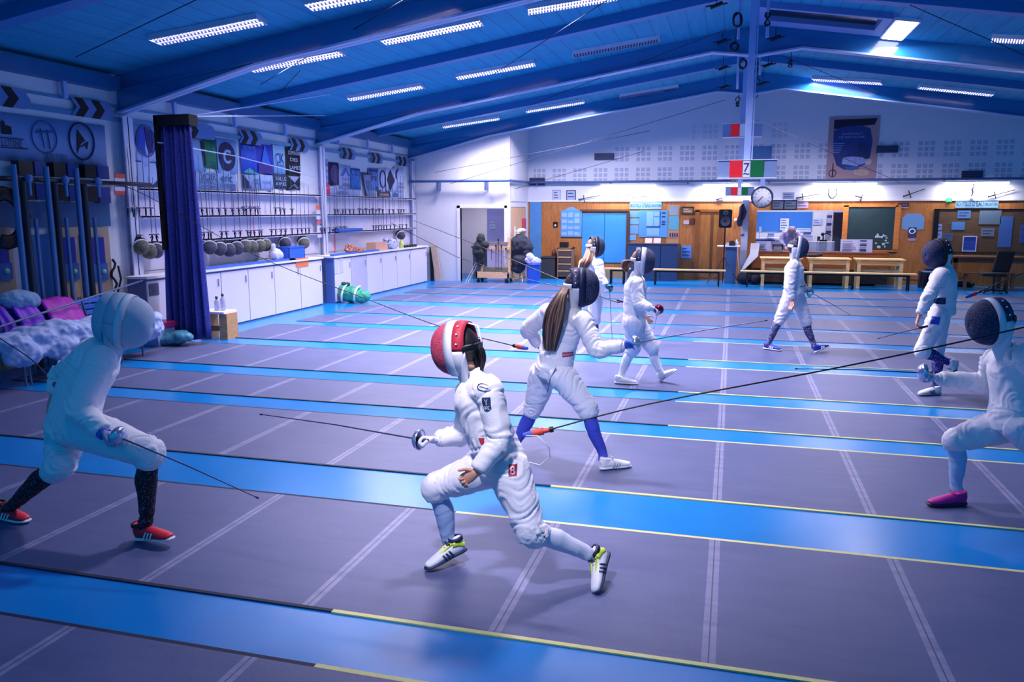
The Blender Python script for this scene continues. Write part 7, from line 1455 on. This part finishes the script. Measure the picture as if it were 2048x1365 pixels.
POSES = {
'A': dict(head=(920, 697, 4.02), neck=(948, 752, 4.03), shR=(938, 782, 4.18), shL=(978, 778, 3.88), elR=(930, 866, 4.28), wrR=(872, 881, 4.15), haR=(848, 879, 4.12), elL=(1000, 880, 3.84), wrL=(955, 944, 3.76), haL=(933, 957, 3.73),
  pel=(1003, 925, 4.03), hiR=(990, 932, 4.11), hiL=(1015, 935, 3.95), knR=(872, 975, 4.06), anR=(902, 1098, 4.07), toR=(852, 1143, 4.02), heR=(931, 1102, 4.08), knL=(1062, 1063, 3.86), anL=(1192, 1115, 4.05), toL=(1198, 1186, 3.84), heL=(1218, 1110, 4.10)),
'B': dict(head=(246, 642, 3.95), neck=(222, 690, 3.95), shR=(200, 722, 3.80), shL=(188, 702, 4.04), elR=(155, 812, 3.68), wrR=(207, 866, 3.66), haR=(228, 873, 3.66), elL=(126, 748, 4.06), wrL=(106, 790, 4.00), haL=(99, 810, 4.00),
  pel=(143, 848, 3.90), hiR=(155, 853, 3.81), hiL=(136, 850, 3.99), knR=(297, 905, 3.80), anR=(293, 1045, 3.82), toR=(355, 1083, 3.78), heR=(275, 1080, 3.82), knL=(120, 932, 3.78), anL=(24, 1012, 3.86), toL=(52, 1046, 3.9), heL=(-10, 1036, 3.95)),
'C': dict(head=(1157, 575, 6.02), neck=(1138, 612, 6.0), shR=(1165, 640, 5.9), shL=(1098, 625, 6.12), elR=(1194, 700, 5.82), wrR=(1249, 692, 5.85), haR=(1266, 688, 5.85), elL=(1058, 658, 6.2), wrL=(1076, 690, 6.32), haL=(1090, 700, 6.35),
  pel=(1105, 742, 6.0), hiR=(1120, 748, 5.94), hiL=(1088, 748, 6.06), knR=(1174, 815, 5.93), anR=(1208, 915, 5.97), toR=(1256, 934, 5.93), heR=(1200, 940, 5.98), knL=(1068, 815, 6.12), anL=(1028, 895, 6.2), toL=(1015, 915, 6.0), heL=(1030, 905, 6.25)),
'D': dict(head=(1985, 643, 5.82), neck=(2012, 698, 5.88), shR=(1985, 722, 6.03), shL=(2046, 712, 5.72), elR=(1975, 765, 6.1), wrR=(1874, 757, 5.95), haR=(1852, 750, 5.92), elL=(2095, 775, 5.7), wrL=(2110, 720, 5.7), haL=(2112, 700, 5.7),
  pel=(2026, 842, 5.85), hiR=(2010, 850, 5.93), hiL=(2040, 850, 5.77), knR=(1912, 880, 5.88), anR=(1912, 978, 5.85), toR=(1860, 1012, 5.82), heR=(1930, 1010, 5.86), knL=(2115, 930, 5.75), anL=(2190, 1000, 5.75), toL=(2210, 1030, 5.6), heL=(2205, 1000, 5.8)),
'E': dict(head=(1282, 522, 9.15), neck=(1272, 551, 9.15), shR=(1272, 566, 9.0), shL=(1276, 562, 9.33), elR=(1279, 608, 8.95), wrR=(1303, 617, 8.9), haR=(1312, 621, 8.9), elL=(1272, 605, 9.4), wrL=(1288, 632, 9.35), haL=(1295, 640, 9.35),
  pel=(1268, 640, 9.15), hiR=(1267, 645, 9.05), hiL=(1272, 645, 9.25), knR=(1266, 698, 9.1), anR=(1240, 755, 9.12), toR=(1268, 769, 9.1), heR=(1230, 767, 9.12), knL=(1303, 695, 9.2), anL=(1323, 751, 9.2), toL=(1354, 743, 9.18), heL=(1322, 763, 9.2)),
'F': dict(head=(1188, 494, 11.8), neck=(1184, 518, 11.7), shR=(1197, 528, 11.55), shL=(1168, 528, 11.85), elR=(1202, 558, 11.45), wrR=(1214, 571, 11.4), haR=(1219, 575, 11.4), elL=(1163, 560, 11.9), wrL=(1168, 582, 11.95), haL=(1170, 590, 11.95),
  pel=(1184, 590, 11.7), hiR=(1190, 594, 11.62), hiL=(1177, 594, 11.78), knR=(1190, 640, 11.6), anR=(1191, 684, 11.6), toR=(1204, 694, 11.6), heR=(1187, 690, 11.6), knL=(1182, 640, 11.8), anL=(1180, 682, 11.85), toL=(1190, 690, 11.8), heL=(1176, 688, 11.85)),
'G': dict(head=(1593, 495, 11.93), neck=(1589, 521, 11.93), shR=(1585, 533, 11.75), shL=(1592, 531, 12.1), elR=(1579, 572, 11.7), wrR=(1584, 600, 11.7), haR=(1583, 611, 11.7), elL=(1600, 569, 12.2), wrL=(1612, 583, 12.1), haL=(1617, 586, 12.08),
  pel=(1587, 582, 11.93), hiR=(1585, 586, 11.85), hiL=(1590, 586, 12.02), knR=(1561, 638, 11.9), anR=(1536, 689, 11.9), toR=(1557, 702, 11.88), heR=(1528, 698, 11.9), knL=(1611, 643, 12.0), anL=(1628, 690, 11.98), toL=(1658, 695, 11.95), heL=(1630, 706, 11.98)),
'H': dict(head=(1876, 508, 9.35), neck=(1889, 532, 9.35), shR=(1886, 545, 9.53), shL=(1882, 550, 9.17), elR=(1900, 590, 9.6), wrR=(1895, 615, 9.55), haR=(1890, 622, 9.55), elL=(1858, 594, 9.1), wrL=(1839, 632, 9.1), haL=(1832, 649, 9.1),
  pel=(1882, 620, 9.35), hiR=(1880, 625, 9.44), hiL=(1880, 625, 9.26), knR=(1874, 700, 9.45), anR=(1871, 775, 9.42), toR=(1830, 792, 9.38), heR=(1880, 789, 9.38), knL=(1843, 704, 9.12), anL=(1895, 725, 9.3), toL=(1908, 752, 9.3), heL=(1915, 722, 9.32)),
}
red_cage = speck('mask_mesh_red', '8c1a3c', 'c0506c', 220, .5); redp = mat('mask_panel_red', 'a81c38', .6); navyp = speck('mask_panel_navy', '161c44', '3a4274', 60, .55, .5); darkc = speck('mask_mesh_navy', '141830', '4a5080', 180, .52)
whitec = mat('mask_mesh_white', 'a9bcd8', .6, var=.08, scale=60, bump=.4, bscale=300)
haird = mat('hair_dark', '15121a', .5, var=.5, scale=30, stretch=(8, 8, 1)); hairb = [mat('hair_brown_a', '5a4038', .5), mat('hair_brown_b', '8a6a58', .45), mat('hair_brown_c', '3a2a2c', .5)]; hairl = [mat('hair_tan_a', '8a604c', .5), mat('hair_tan_b', 'b08468', .5), mat('hair_tan_c', '5c4038', .5)]
socks_white = mat('sock_white', 'd4d8f0', .85, bump=.3, bscale=300); socks_blue = mat('sock_blue', '3c4cc4', .8, bump=.3, bscale=300); socks_dark = speck('sock_dark_flecked', '0c0a14', '5c5878', 90, .58); socks_spk = speck('sock_navy_flecked', '1c2258', '8c90c0', 90, .53); socks_navy = speck('sock_navy_cloud', '181c70', '6a6cb8', 50, .56)
glw = mat('glove_pale', 'c8cce4', .6, bump=.3); glb = mat('glove_blue', '3560c4', .6, bump=.3); glg = mat('glove_teal', '2c6e72', .6, bump=.3)
shw = mat('shoe_white', 'e6e6ee', .5, var=.04); solew = mat('sole_white', 'd8dcea', .5); shr = mat('shoe_red', 'e0203c', .5); shp = mat('shoe_magenta', 'b81c8c', .5); shb = mat('shoe_blue', '2436b0', .5); neon = mat('shoe_neon', 'd4e83c', .5); navyd = mat('shoe_navy', '1c2550', .5); soleg = mat('sole_grey', 'a0a4bc', .6); soled = mat('sole_dark', '201c30', .6)

# --- A: red mask, in front
def hairA(hb, K, head, fw, hu, right):
    strands(hb, [haird]*3, [head-fw*.05+hu*.03, head-fw*.08-hu*.03, head-fw*.07-hu*.10, K['neck']-fw*.03], [(.04, .04), (.045, .04), (.035, .03), (.02, .02)], 40, 2, 'back_hair', .008)
A_root, KA = make_person('A', POSES['A'], dict(s=.97, near=True, label='fencer in a red and white mask crouching in an open stance with pale grey-blue stockings', face=(-1, .12, -.12), mface=(-1, .06, -.10), mup=(-.12, 0, 1), bow=Vector((-.02, 0, .01)),
    handR=dict(glove=glw, palm=(0, -.3, -1), thumb=(0, -1, .6), fist=True, band=None), handL=dict(palm=(.6, .2, -.8), thumb=(-.5, -.3, .8), curl=1.0, spread=.4), sm=socks_white, shoe=(shw, navyd), accent=navyd, accent2=neon, collar=navyd, lace=navyd,
    cage=red_cage, trim=trimw, side=redp, hair=haird, hairstyle=hairA, strap=dk_m, tongue=trimw, smR=mat('sock_grey_blue', '94acd8', .85, bump=.3, bscale=300)))
def sew(root, g, px, py, Y, nrm, up, w, h, m, label, **k):
    c, n = surf(root, g, at(px, py, Y), nrm); return patch(root, [q for q in root.children if q.name.split('.')[0] == g][0], c, Vector(nrm), up, w, h, m, label, **k)
navyb = mat('badge_navy', '23345c', .6); redb = mat('badge_red', 'b02440', .6); whb = mat('badge_white', 'e4e4f4', .6); 
toC = (-.28, -1, .12)
sew(A_root, 'jacket', 971, 777, 3.85, (-.1, -1, .35), (.1, 0, 1), .042, .020, navyd, 'dark oval badge rim on the upper arm', name='oval_badge', shape=[(math.cos(i*PI/9), math.sin(i*PI/9)) for i in range(18)])
sew(A_root, 'jacket', 971, 777, 3.83, (-.1, -1, .35), (.1, 0, 1), .037, .016, whb, 'white oval badge on the upper arm', name='oval_badge_field', off=.005, shape=[(math.cos(i*PI/9), math.sin(i*PI/9)) for i in range(18)], letters=(('~', 0, 0, .006, .05),), lm=navyd)
sew(A_root, 'jacket', 977, 808, 3.82, (-.1, -1, .1), (-.12, 0, 1), .024, .036, navyb, 'dark blue shield badge reading FFE on the sleeve', name='shield_badge', shape=[(-1, -.6), (-.5, -.9), (0, -1), (.5, -.9), (1, -.6), (1, 1), (-1, 1)], letters=(('FFE', 0, -.55, .018, .034), ('Y', 0, .3, .03, .02)), lm=whb)
sew(A_root, 'jacket', 966, 884, 3.9, (-.2, -1, .0), (-.1, 0, 1), .016, .024, redb, 'small red badge on the jacket side', name='red_badge', shape=[(-1, 1), (1, 1), (.6, -1), (-.2, -.6)])
sew(A_root, 'breeches', 1026, 940, 3.86, (.1, -1, .1), (-.05, 0, 1), .021, .030, redb, 'red rectangular badge on the hip', name='red_badge', letters=(('8', 0, 0, .045, .024),), lm=whb)
blade_weapon(at(830, 878, 4.10), at(520, 829, 4.22), KA['haR'], 'epee with a shiny round guard held out by the red-masked fencer')
# --- B: all white mask
B_root, KB = make_person('B', POSES['B'], dict(s=1.08, near=True, label='fencer in an all-white mask lunging low in dark flecked stockings and red shoes', face=(1, .15, -.2), mface=(.93, .3, -.25), mup=(.28, 0, 1), hood=whitec, bow=Vector((-.03, 0, .03)),
    handR=dict(glove=mat('glove_grey', '8a94bc', .6, bump=.3), palm=(0, -.2, -1), thumb=(.2, -1, .4), fist=True, band=glb), handL=dict(palm=(1, 0, -.2), thumb=(.3, .2, .9), curl=.12, spread=2.2), sm=socks_dark, shoe=(shr, solew), accent=trimw, collar=mat('collar_dark', '1a1420', .7), lace=shr,
    cage=whitec, trim=mat('mask_seam_pale', 'c4d0e4', .6), side=whitec, low=whitec, bib=mat('bib_grey_white', 'b8c4d8', .7), strap=whitec))
blade_weapon(at(243, 877, 3.66), at(517, 997, 3.62), KB['haR'], 'epee pointing down to the floor in the hand of the white-masked fencer')
# --- C: long hair
def hairC(hb, K, head, fw, hu, right):
    a = at(1126, 575, 5.9); strands(hb, hairb, [head-fw*.08-hu*.02, at(1124, 588, 5.84), at(1112, 620, 5.80), at(1104, 655, 5.80), at(1099, 700, 5.84)], [(.03, .03), (.035, .03), (.07, .03), (.075, .03), (.05, .02)], 150, 4, 'ponytail', .006)
C_root, KC = make_person('C', POSES['C'], dict(s=.97, near=True, label='fencer with a very long brown ponytail and bright blue stockings seen from behind', face=(1, .35, -.05), mface=(1, .25, -.02), mup=(-.06, 0, 1),
    handR=dict(glove=glb, cuff=clothw, palm=(0, .2, -1), thumb=(0, -.6, 1), fist=True), handL=dict(palm=(-1, 0, 0), thumb=(0, 0, 1), curl=.6), sm=socks_blue, shoe=(shw, solew), accent=soleg, lace=shw, cage=darkc, trim=mat('trim_dark', '1c2148', .5), side=navyp, hair=hairb[2], hairstyle=hairC, hem=.03))
sew(C_root, 'jacket', 1125, 718, 5.7, (.0, -1, 0), (0, 0, 1), .035, .018, redb, 'red outlined badge at the back hem', name='red_badge', letters=(('ESCRIME', 0, 0, .016, .06),), lm=whb)
blade_weapon(at(1279, 685, 5.84), at(1535, 641, 5.75), KC['haR'], 'epee with a bright guard held straight out by the long-haired fencer', bell='d8dcec', r=.058)
mb = MB(); mb.tube([at(1112, 736, 5.82), at(1100, 760, 5.84), at(1095, 785, 5.9)], .005, 6); k = mb.build('zip_seam', mat('seam_teal', '3c7c9c', .6), C_root)
# --- D: right edge
D_root, KD = make_person('D', POSES['D'], dict(s=1.0, near=True, label='fencer in a black and white mask lunging in from the frame edge with magenta shoes', face=(-1, -.35, -.1), mface=(-1, -.45, -.16), mup=(-.25, 0, 1), bow=Vector((.02, 0, 0)),
    handR=dict(glove=glw, palm=(0, .2, -1), thumb=(0, -1, .5), fist=True), handL=dict(palm=(1, 0, 0), thumb=(0, 0, 1), curl=.5), sm=mat('sock_pale_blue', '9cc0ea', .85, bump=.3, bscale=300), shoe=(shp, soled), lace=shp, cage=darkc, trim=trimw, side=navyp, hair=haird, strap=dk_m))
blade_weapon(at(1838, 746, 5.90), at(1590, 738, 5.72), KD['haR'], 'epee with a large pale guard held level by the fencer in magenta shoes', bell='c4ccec', r=.068)
# --- E
def hairE(hb, K, head, fw, hu, right): strands(hb, hairl, [head-fw*.09-hu*.03, head-fw*.15-hu*.05, head-fw*.15-hu*.12, head-fw*.11-hu*.16], [(.03, .03), (.05, .04), (.045, .04), (.02, .02)], 40, 5, 'ponytail', .008)
E_root, KE = make_person('E', POSES['E'], dict(s=.98, label='fencer dressed all in white with white shoes walking in front of the navy cabinet', face=(1, .1, -.08), mup=(-.03, 0, 1), hem=-.02,
    handR=dict(glove=glw, palm=(0, .2, -1), thumb=(0, -.6, 1), fist=True), handL=dict(palm=(0, 0, -1), thumb=(0, 0, 1), curl=.5), sm=mat('sock_bright_white', 'ececf8', .85, bump=.3, bscale=300), shoe=(shw, solew), lace=shw, cage=darkc, trim=trimw, side=navyp, hair=hairl[0], hairstyle=hairE, strap=trimw))
blade_weapon(at(1317, 621, 8.86), at(1308, 657, 8.2), KE['haR'], 'foil with a dark red-lined guard pointing toward the camera in the all-white fencer\'s hand', name='foil', bell='8c2c48', r=.058)
# --- F
def hairF(hb, K, head, fw, hu, right): strands(hb, hairl, [head-fw*.06-hu*.03, at(1176, 515, 11.6), at(1170, 527, 11.55), at(1163, 541, 11.6)], [(.05, .04), (.07, .04), (.08, .04), (.04, .03)], 50, 6, 'loose_hair', .01)
F_root, KF = make_person('F', POSES['F'], dict(s=.99, label='fencer with loose light brown hair standing in front of the blue double doors', face=(1, .45, -.1), mup=(-.05, 0, 1),
    handR=dict(glove=glg, palm=(0, 0, -1), thumb=(0, -.6, 1), fist=True), handL=dict(palm=(0, 0, -1), thumb=(0, 0, 1), curl=.5), sm=socks_navy, shoe=(shw, solew), lace=shw, cage=darkc, trim=mat('trim_black', '10131f', .5), side=mat('mask_side_dark', '1a1e34', .7), hair=hairl[2], hairstyle=hairF, strap=trimw))
blade_weapon(at(1219, 578, 11.38), at(1225, 692, 11.1), KF['haR'], 'foil with a dark teal guard pointing straight down', name='foil', bell='2c6a74', r=.06)
# --- G
G_root, KG = make_person('G', POSES['G'], dict(s=1.0, label='fencer striding in speckled navy stockings and blue shoes before the counter', face=(1, .05, -.12), mup=(.0, 0, 1), hem=-.01,
    handR=dict(palm=(-1, 0, .1), thumb=(.6, -.8, 0), curl=.35), handL=dict(glove=mat('glove_light_blue', '8cbcdc', .6), palm=(0, 0, -1), thumb=(0, -.6, 1), fist=True), sm=socks_spk, shoe=(shb, solew), accent=trimw, lace=trimw, cage=darkc, trim=trimw, side=navyp, hair=hairb[2], strap=trimw))
blade_weapon(at(1624, 587, 12.06), at(1700, 630, 12.35), KG['haL'], 'epee with a pale blue guard pointing down ahead of the striding fencer', bell='8cc8dc', r=.066)
mb = MB(); pel = KG['pel']; 
mb.tube([pel+Vector((.16*math.cos(a), .135*math.sin(a), .06+.02*math.cos(a))) for a in [i*PI/10 for i in range(21)]], [(.006, .006)]*21, 6); mb.build('waist_cord', navyd, G_root)
# --- H
H_root, KH = make_person('H', POSES['H'], dict(s=1.03, leg=.86, label='fencer in a black mask walking away past the brown notice board with one foot raised', face=(-1, -.1, -.12), mface=(-.8, -.6, -.12), mup=(0, 0, 1),
    handR=dict(palm=(0, 0, -1), thumb=(0, 0, 1), curl=.5), handL=dict(palm=(1, 0, -.2), thumb=(-.4, -.8, 0), curl=.6), sm=socks_navy, shoe=(shw, soleg), accent=navyd, lace=navyd, cage=darkc, trim=mat('trim_black', '10131f', .5), side=mat('mask_side_dark', '1a1e34', .7), hair=haird, strap=dk_m))
sew(H_root, 'jacket', 1880, 603, 9.15, (-.3, -1, 0), (0, 0, 1), .05, .035, navyd, 'navy badge at the jacket hem', name='navy_badge', letters=(('ESC', 0, 0, .03, .07),), lm=glb)
sew(H_root, 'breeches', 1871, 641, 9.15, (-.3, -1, 0), (.1, 0, 1), .042, .04, mat('badge_blue', '2450c8', .5), 'blue badge on the thigh', name='blue_badge')
blade_weapon(at(1838, 657, 9.07), at(1755, 678, 9.0), KH['haL'], 'thin dark blade hanging low behind the fencer with the raised foot', bell='4a5878', r=.016)
# --- cords
d = (at(2048, 655, 4.25)-at(1085, 858, 4.0)); body_cord(at(1072, 866, 3.98), d, [at(1300, 808, 4.05), at(1700, 731, 4.2), at(2048, 655, 4.35), at(2700, 500, 4.7)], 'long black cable with a red plug behind the red-masked fencer')
wire([at(1052, 872, 3.95), at(1075, 872, 3.9), at(1098, 895, 3.92), at(1100, 915, 3.95), at(1080, 931, 3.95), at(1058, 925, 3.95)], .003, trimw, 'thin white loop of cord hanging at the hip of the red-masked fencer', 'loose_cord')
body_cord(at(1043, 695, 6.0), at(1015, 689, 6.1)-at(1043, 695, 6.0), [at(1015, 689, 6.1), at(885, 655, 6.9), at(740, 601, 8.2), at(505, 508, 9.6), at(300, 395, 10.0), at(235, 368, 9.9)], 'long black cable with a red plug from the long-haired fencer to the first post')
body_cord(at(112, 770, 3.98), at(95, 752, 4.2)-at(112, 770, 4), [at(95, 752, 4.3), at(50, 710, 4.8), at(-60, 640, 5.6)], 'black cable with a dark red plug behind the white-masked fencer', col='a02030')
body_cord(at(1245, 603, 9.2), at(1190, 590, 9.6)-at(1245, 603, 9.2), [at(1190, 589, 9.8), at(955, 491, 15), at(826, 441, 21.3)], 'thin black cable running from the all-white fencer up to the third post', col='2a3050', r=.006)
wire([at(780, 445, 17.5), at(911, 513, 15), at(1040, 556, 13), at(1160, 582, 12)], .006, cabm, 'thin dark cable slanting down in front of the wheeled trolley', 'reel_cable')
body_cord(at(1945, 590, 9.4), at(2048, 545, 9.5)-at(1945, 590, 9.4), [at(1960, 583, 9.4), at(2048, 545, 9.6), at(2300, 440, 10)], 'teal cable with a small red plug trailing behind the fencer with the raised foot', col='d83848', r=.006)
wire([at(1898, 585, 9.3), at(1915, 586, 9.3), at(1925, 583, 9.3), at(1940, 591, 9.4)], .008, trimw, 'white twisted cord at the back of the fencer with the raised foot', 'twisted_cord')
# --- coach in the office
def coach():
    c = at(1580, 470, 25.0); head = at(1584, 461, 24.6); root = thing('person', 'person in a pale hooded jacket bending over the desk inside the office', 'person', (c.x, 24.9, 0)); og = Vector((c.x, 24.9, 0))
    pel = Vector((c.x-.05, 25.2, .9)); ch = Vector((c.x, 24.85, 1.25)); nk = Vector((head.x, 24.75, head.z-.16)); X = Vector((1, 0, 0)); head = Vector((head.x, 24.7, head.z))
    mb = MB(); limb(mb, [pel, mix(pel, ch, .5), ch, nk], [(.13, .1), (.12, .09), (.14, .09), (.05, .05)], X); limb(mb, [nk, head], [.045, .05], X); mb.ell(head, (.075, .09, .11), 16, 10)
    mb.ell(head+Vector((0, -.09, -.02)), (.014, .02, .02), 8, 6); mb.ell(head+Vector((0, -.08, -.055)), (.025, .01, .01), 8, 6)
    for e in (-1, 1):
        mb.ell(head+Vector((e*.03, -.08, .025)), (.016, .012, .008), 8, 6); mb.ell(head+Vector((e*.075, 0, 0)), (.01, .018, .03), 8, 6)
        sh = ch+X*e*.17+Vector((0, 0, .1)); el = ch+Vector((e*.25, -.1, -.15)); wr = ch+Vector((e*.14, -.28, -.3)); limb(mb, [ch, sh, el, wr], [.06, .05, .04, .027], X)
        hi = pel+X*e*.09; kn = hi+Vector((0, -.03, -.44)); an = kn+Vector((0, .05, -.40)); limb(mb, [pel, hi, kn, an, an+Vector((0, -.14, -.02))], [.08, .08, .05, .035, .03], X)
    ex = [quick_mesh(hand_mb(ch+Vector((e*.14, -.28, -.3)), Vector((-e*.2, -.7, -.5)), Vector((0, 0, -1)), Vector((-e, 0, .2)), 1, .4), og, .006, [skin]) for e in (-1, 1)]
    meld('body', mb, [skin], root, .014, 2, None, ex)
    mb = MB(); limb(mb, [pel-Vector((0, 0, .05)), mix(pel, ch, .5), ch, nk-Vector((0, 0, .02))], [(.17, .13), (.16, .12), (.18, .12), (.08, .08)], X)
    for e in (-1, 1): sh = ch+X*e*.17+Vector((0, 0, .1)); el = ch+Vector((e*.25, -.1, -.15)); wr = ch+Vector((e*.14, -.28, -.3)); limb(mb, [ch+Vector((0, 0, .06)), sh, el, mix(el, wr, .9)], [.09, .075, .06, .045], X)
    meld('jacket', mb, [mat('jacket_lavender', 'c8c0f0', .8)], root, .014, 2, [(pel, ch, .15, (.004, .004, .004), 1)])
    mb = MB(); limb(mb, [nk-Vector((0, 0, .03)), head+Vector((0, .03, 0)), head+Vector((0, .02, .11))], [(.10, .09), (.125, .115), (.07, .06)], X); h = meld('hood', mb, [mat('hood_grey', '9a98c0', .8, bump=.4)], root, .012, 1)
    mb = MB(); 
    for e in (-1, 1): limb(mb, [pel+X*e*.06, pel+X*e*.09+Vector((0, -.03, -.44)), pel+X*e*.09+Vector((0, .02, -.84))], [.1, .07, .06], X)
    meld('trousers', mb, [mat('trousers_dark', '22283c', .8)], root, .015, 1)
    for e in (-1, 1): b = pel+X*e*.09+Vector((0, .02, -.87)); mb = MB(); limb(mb, [b+Vector((0, .05, 0)), b, b+Vector((0, -.12, -.01)), b+Vector((0, -.19, -.015))], [(.03, .03), (.04, .035), (.042, .025), (.02, .012)], X, 3); mb.build('shoe', dk_m, root)
coach()
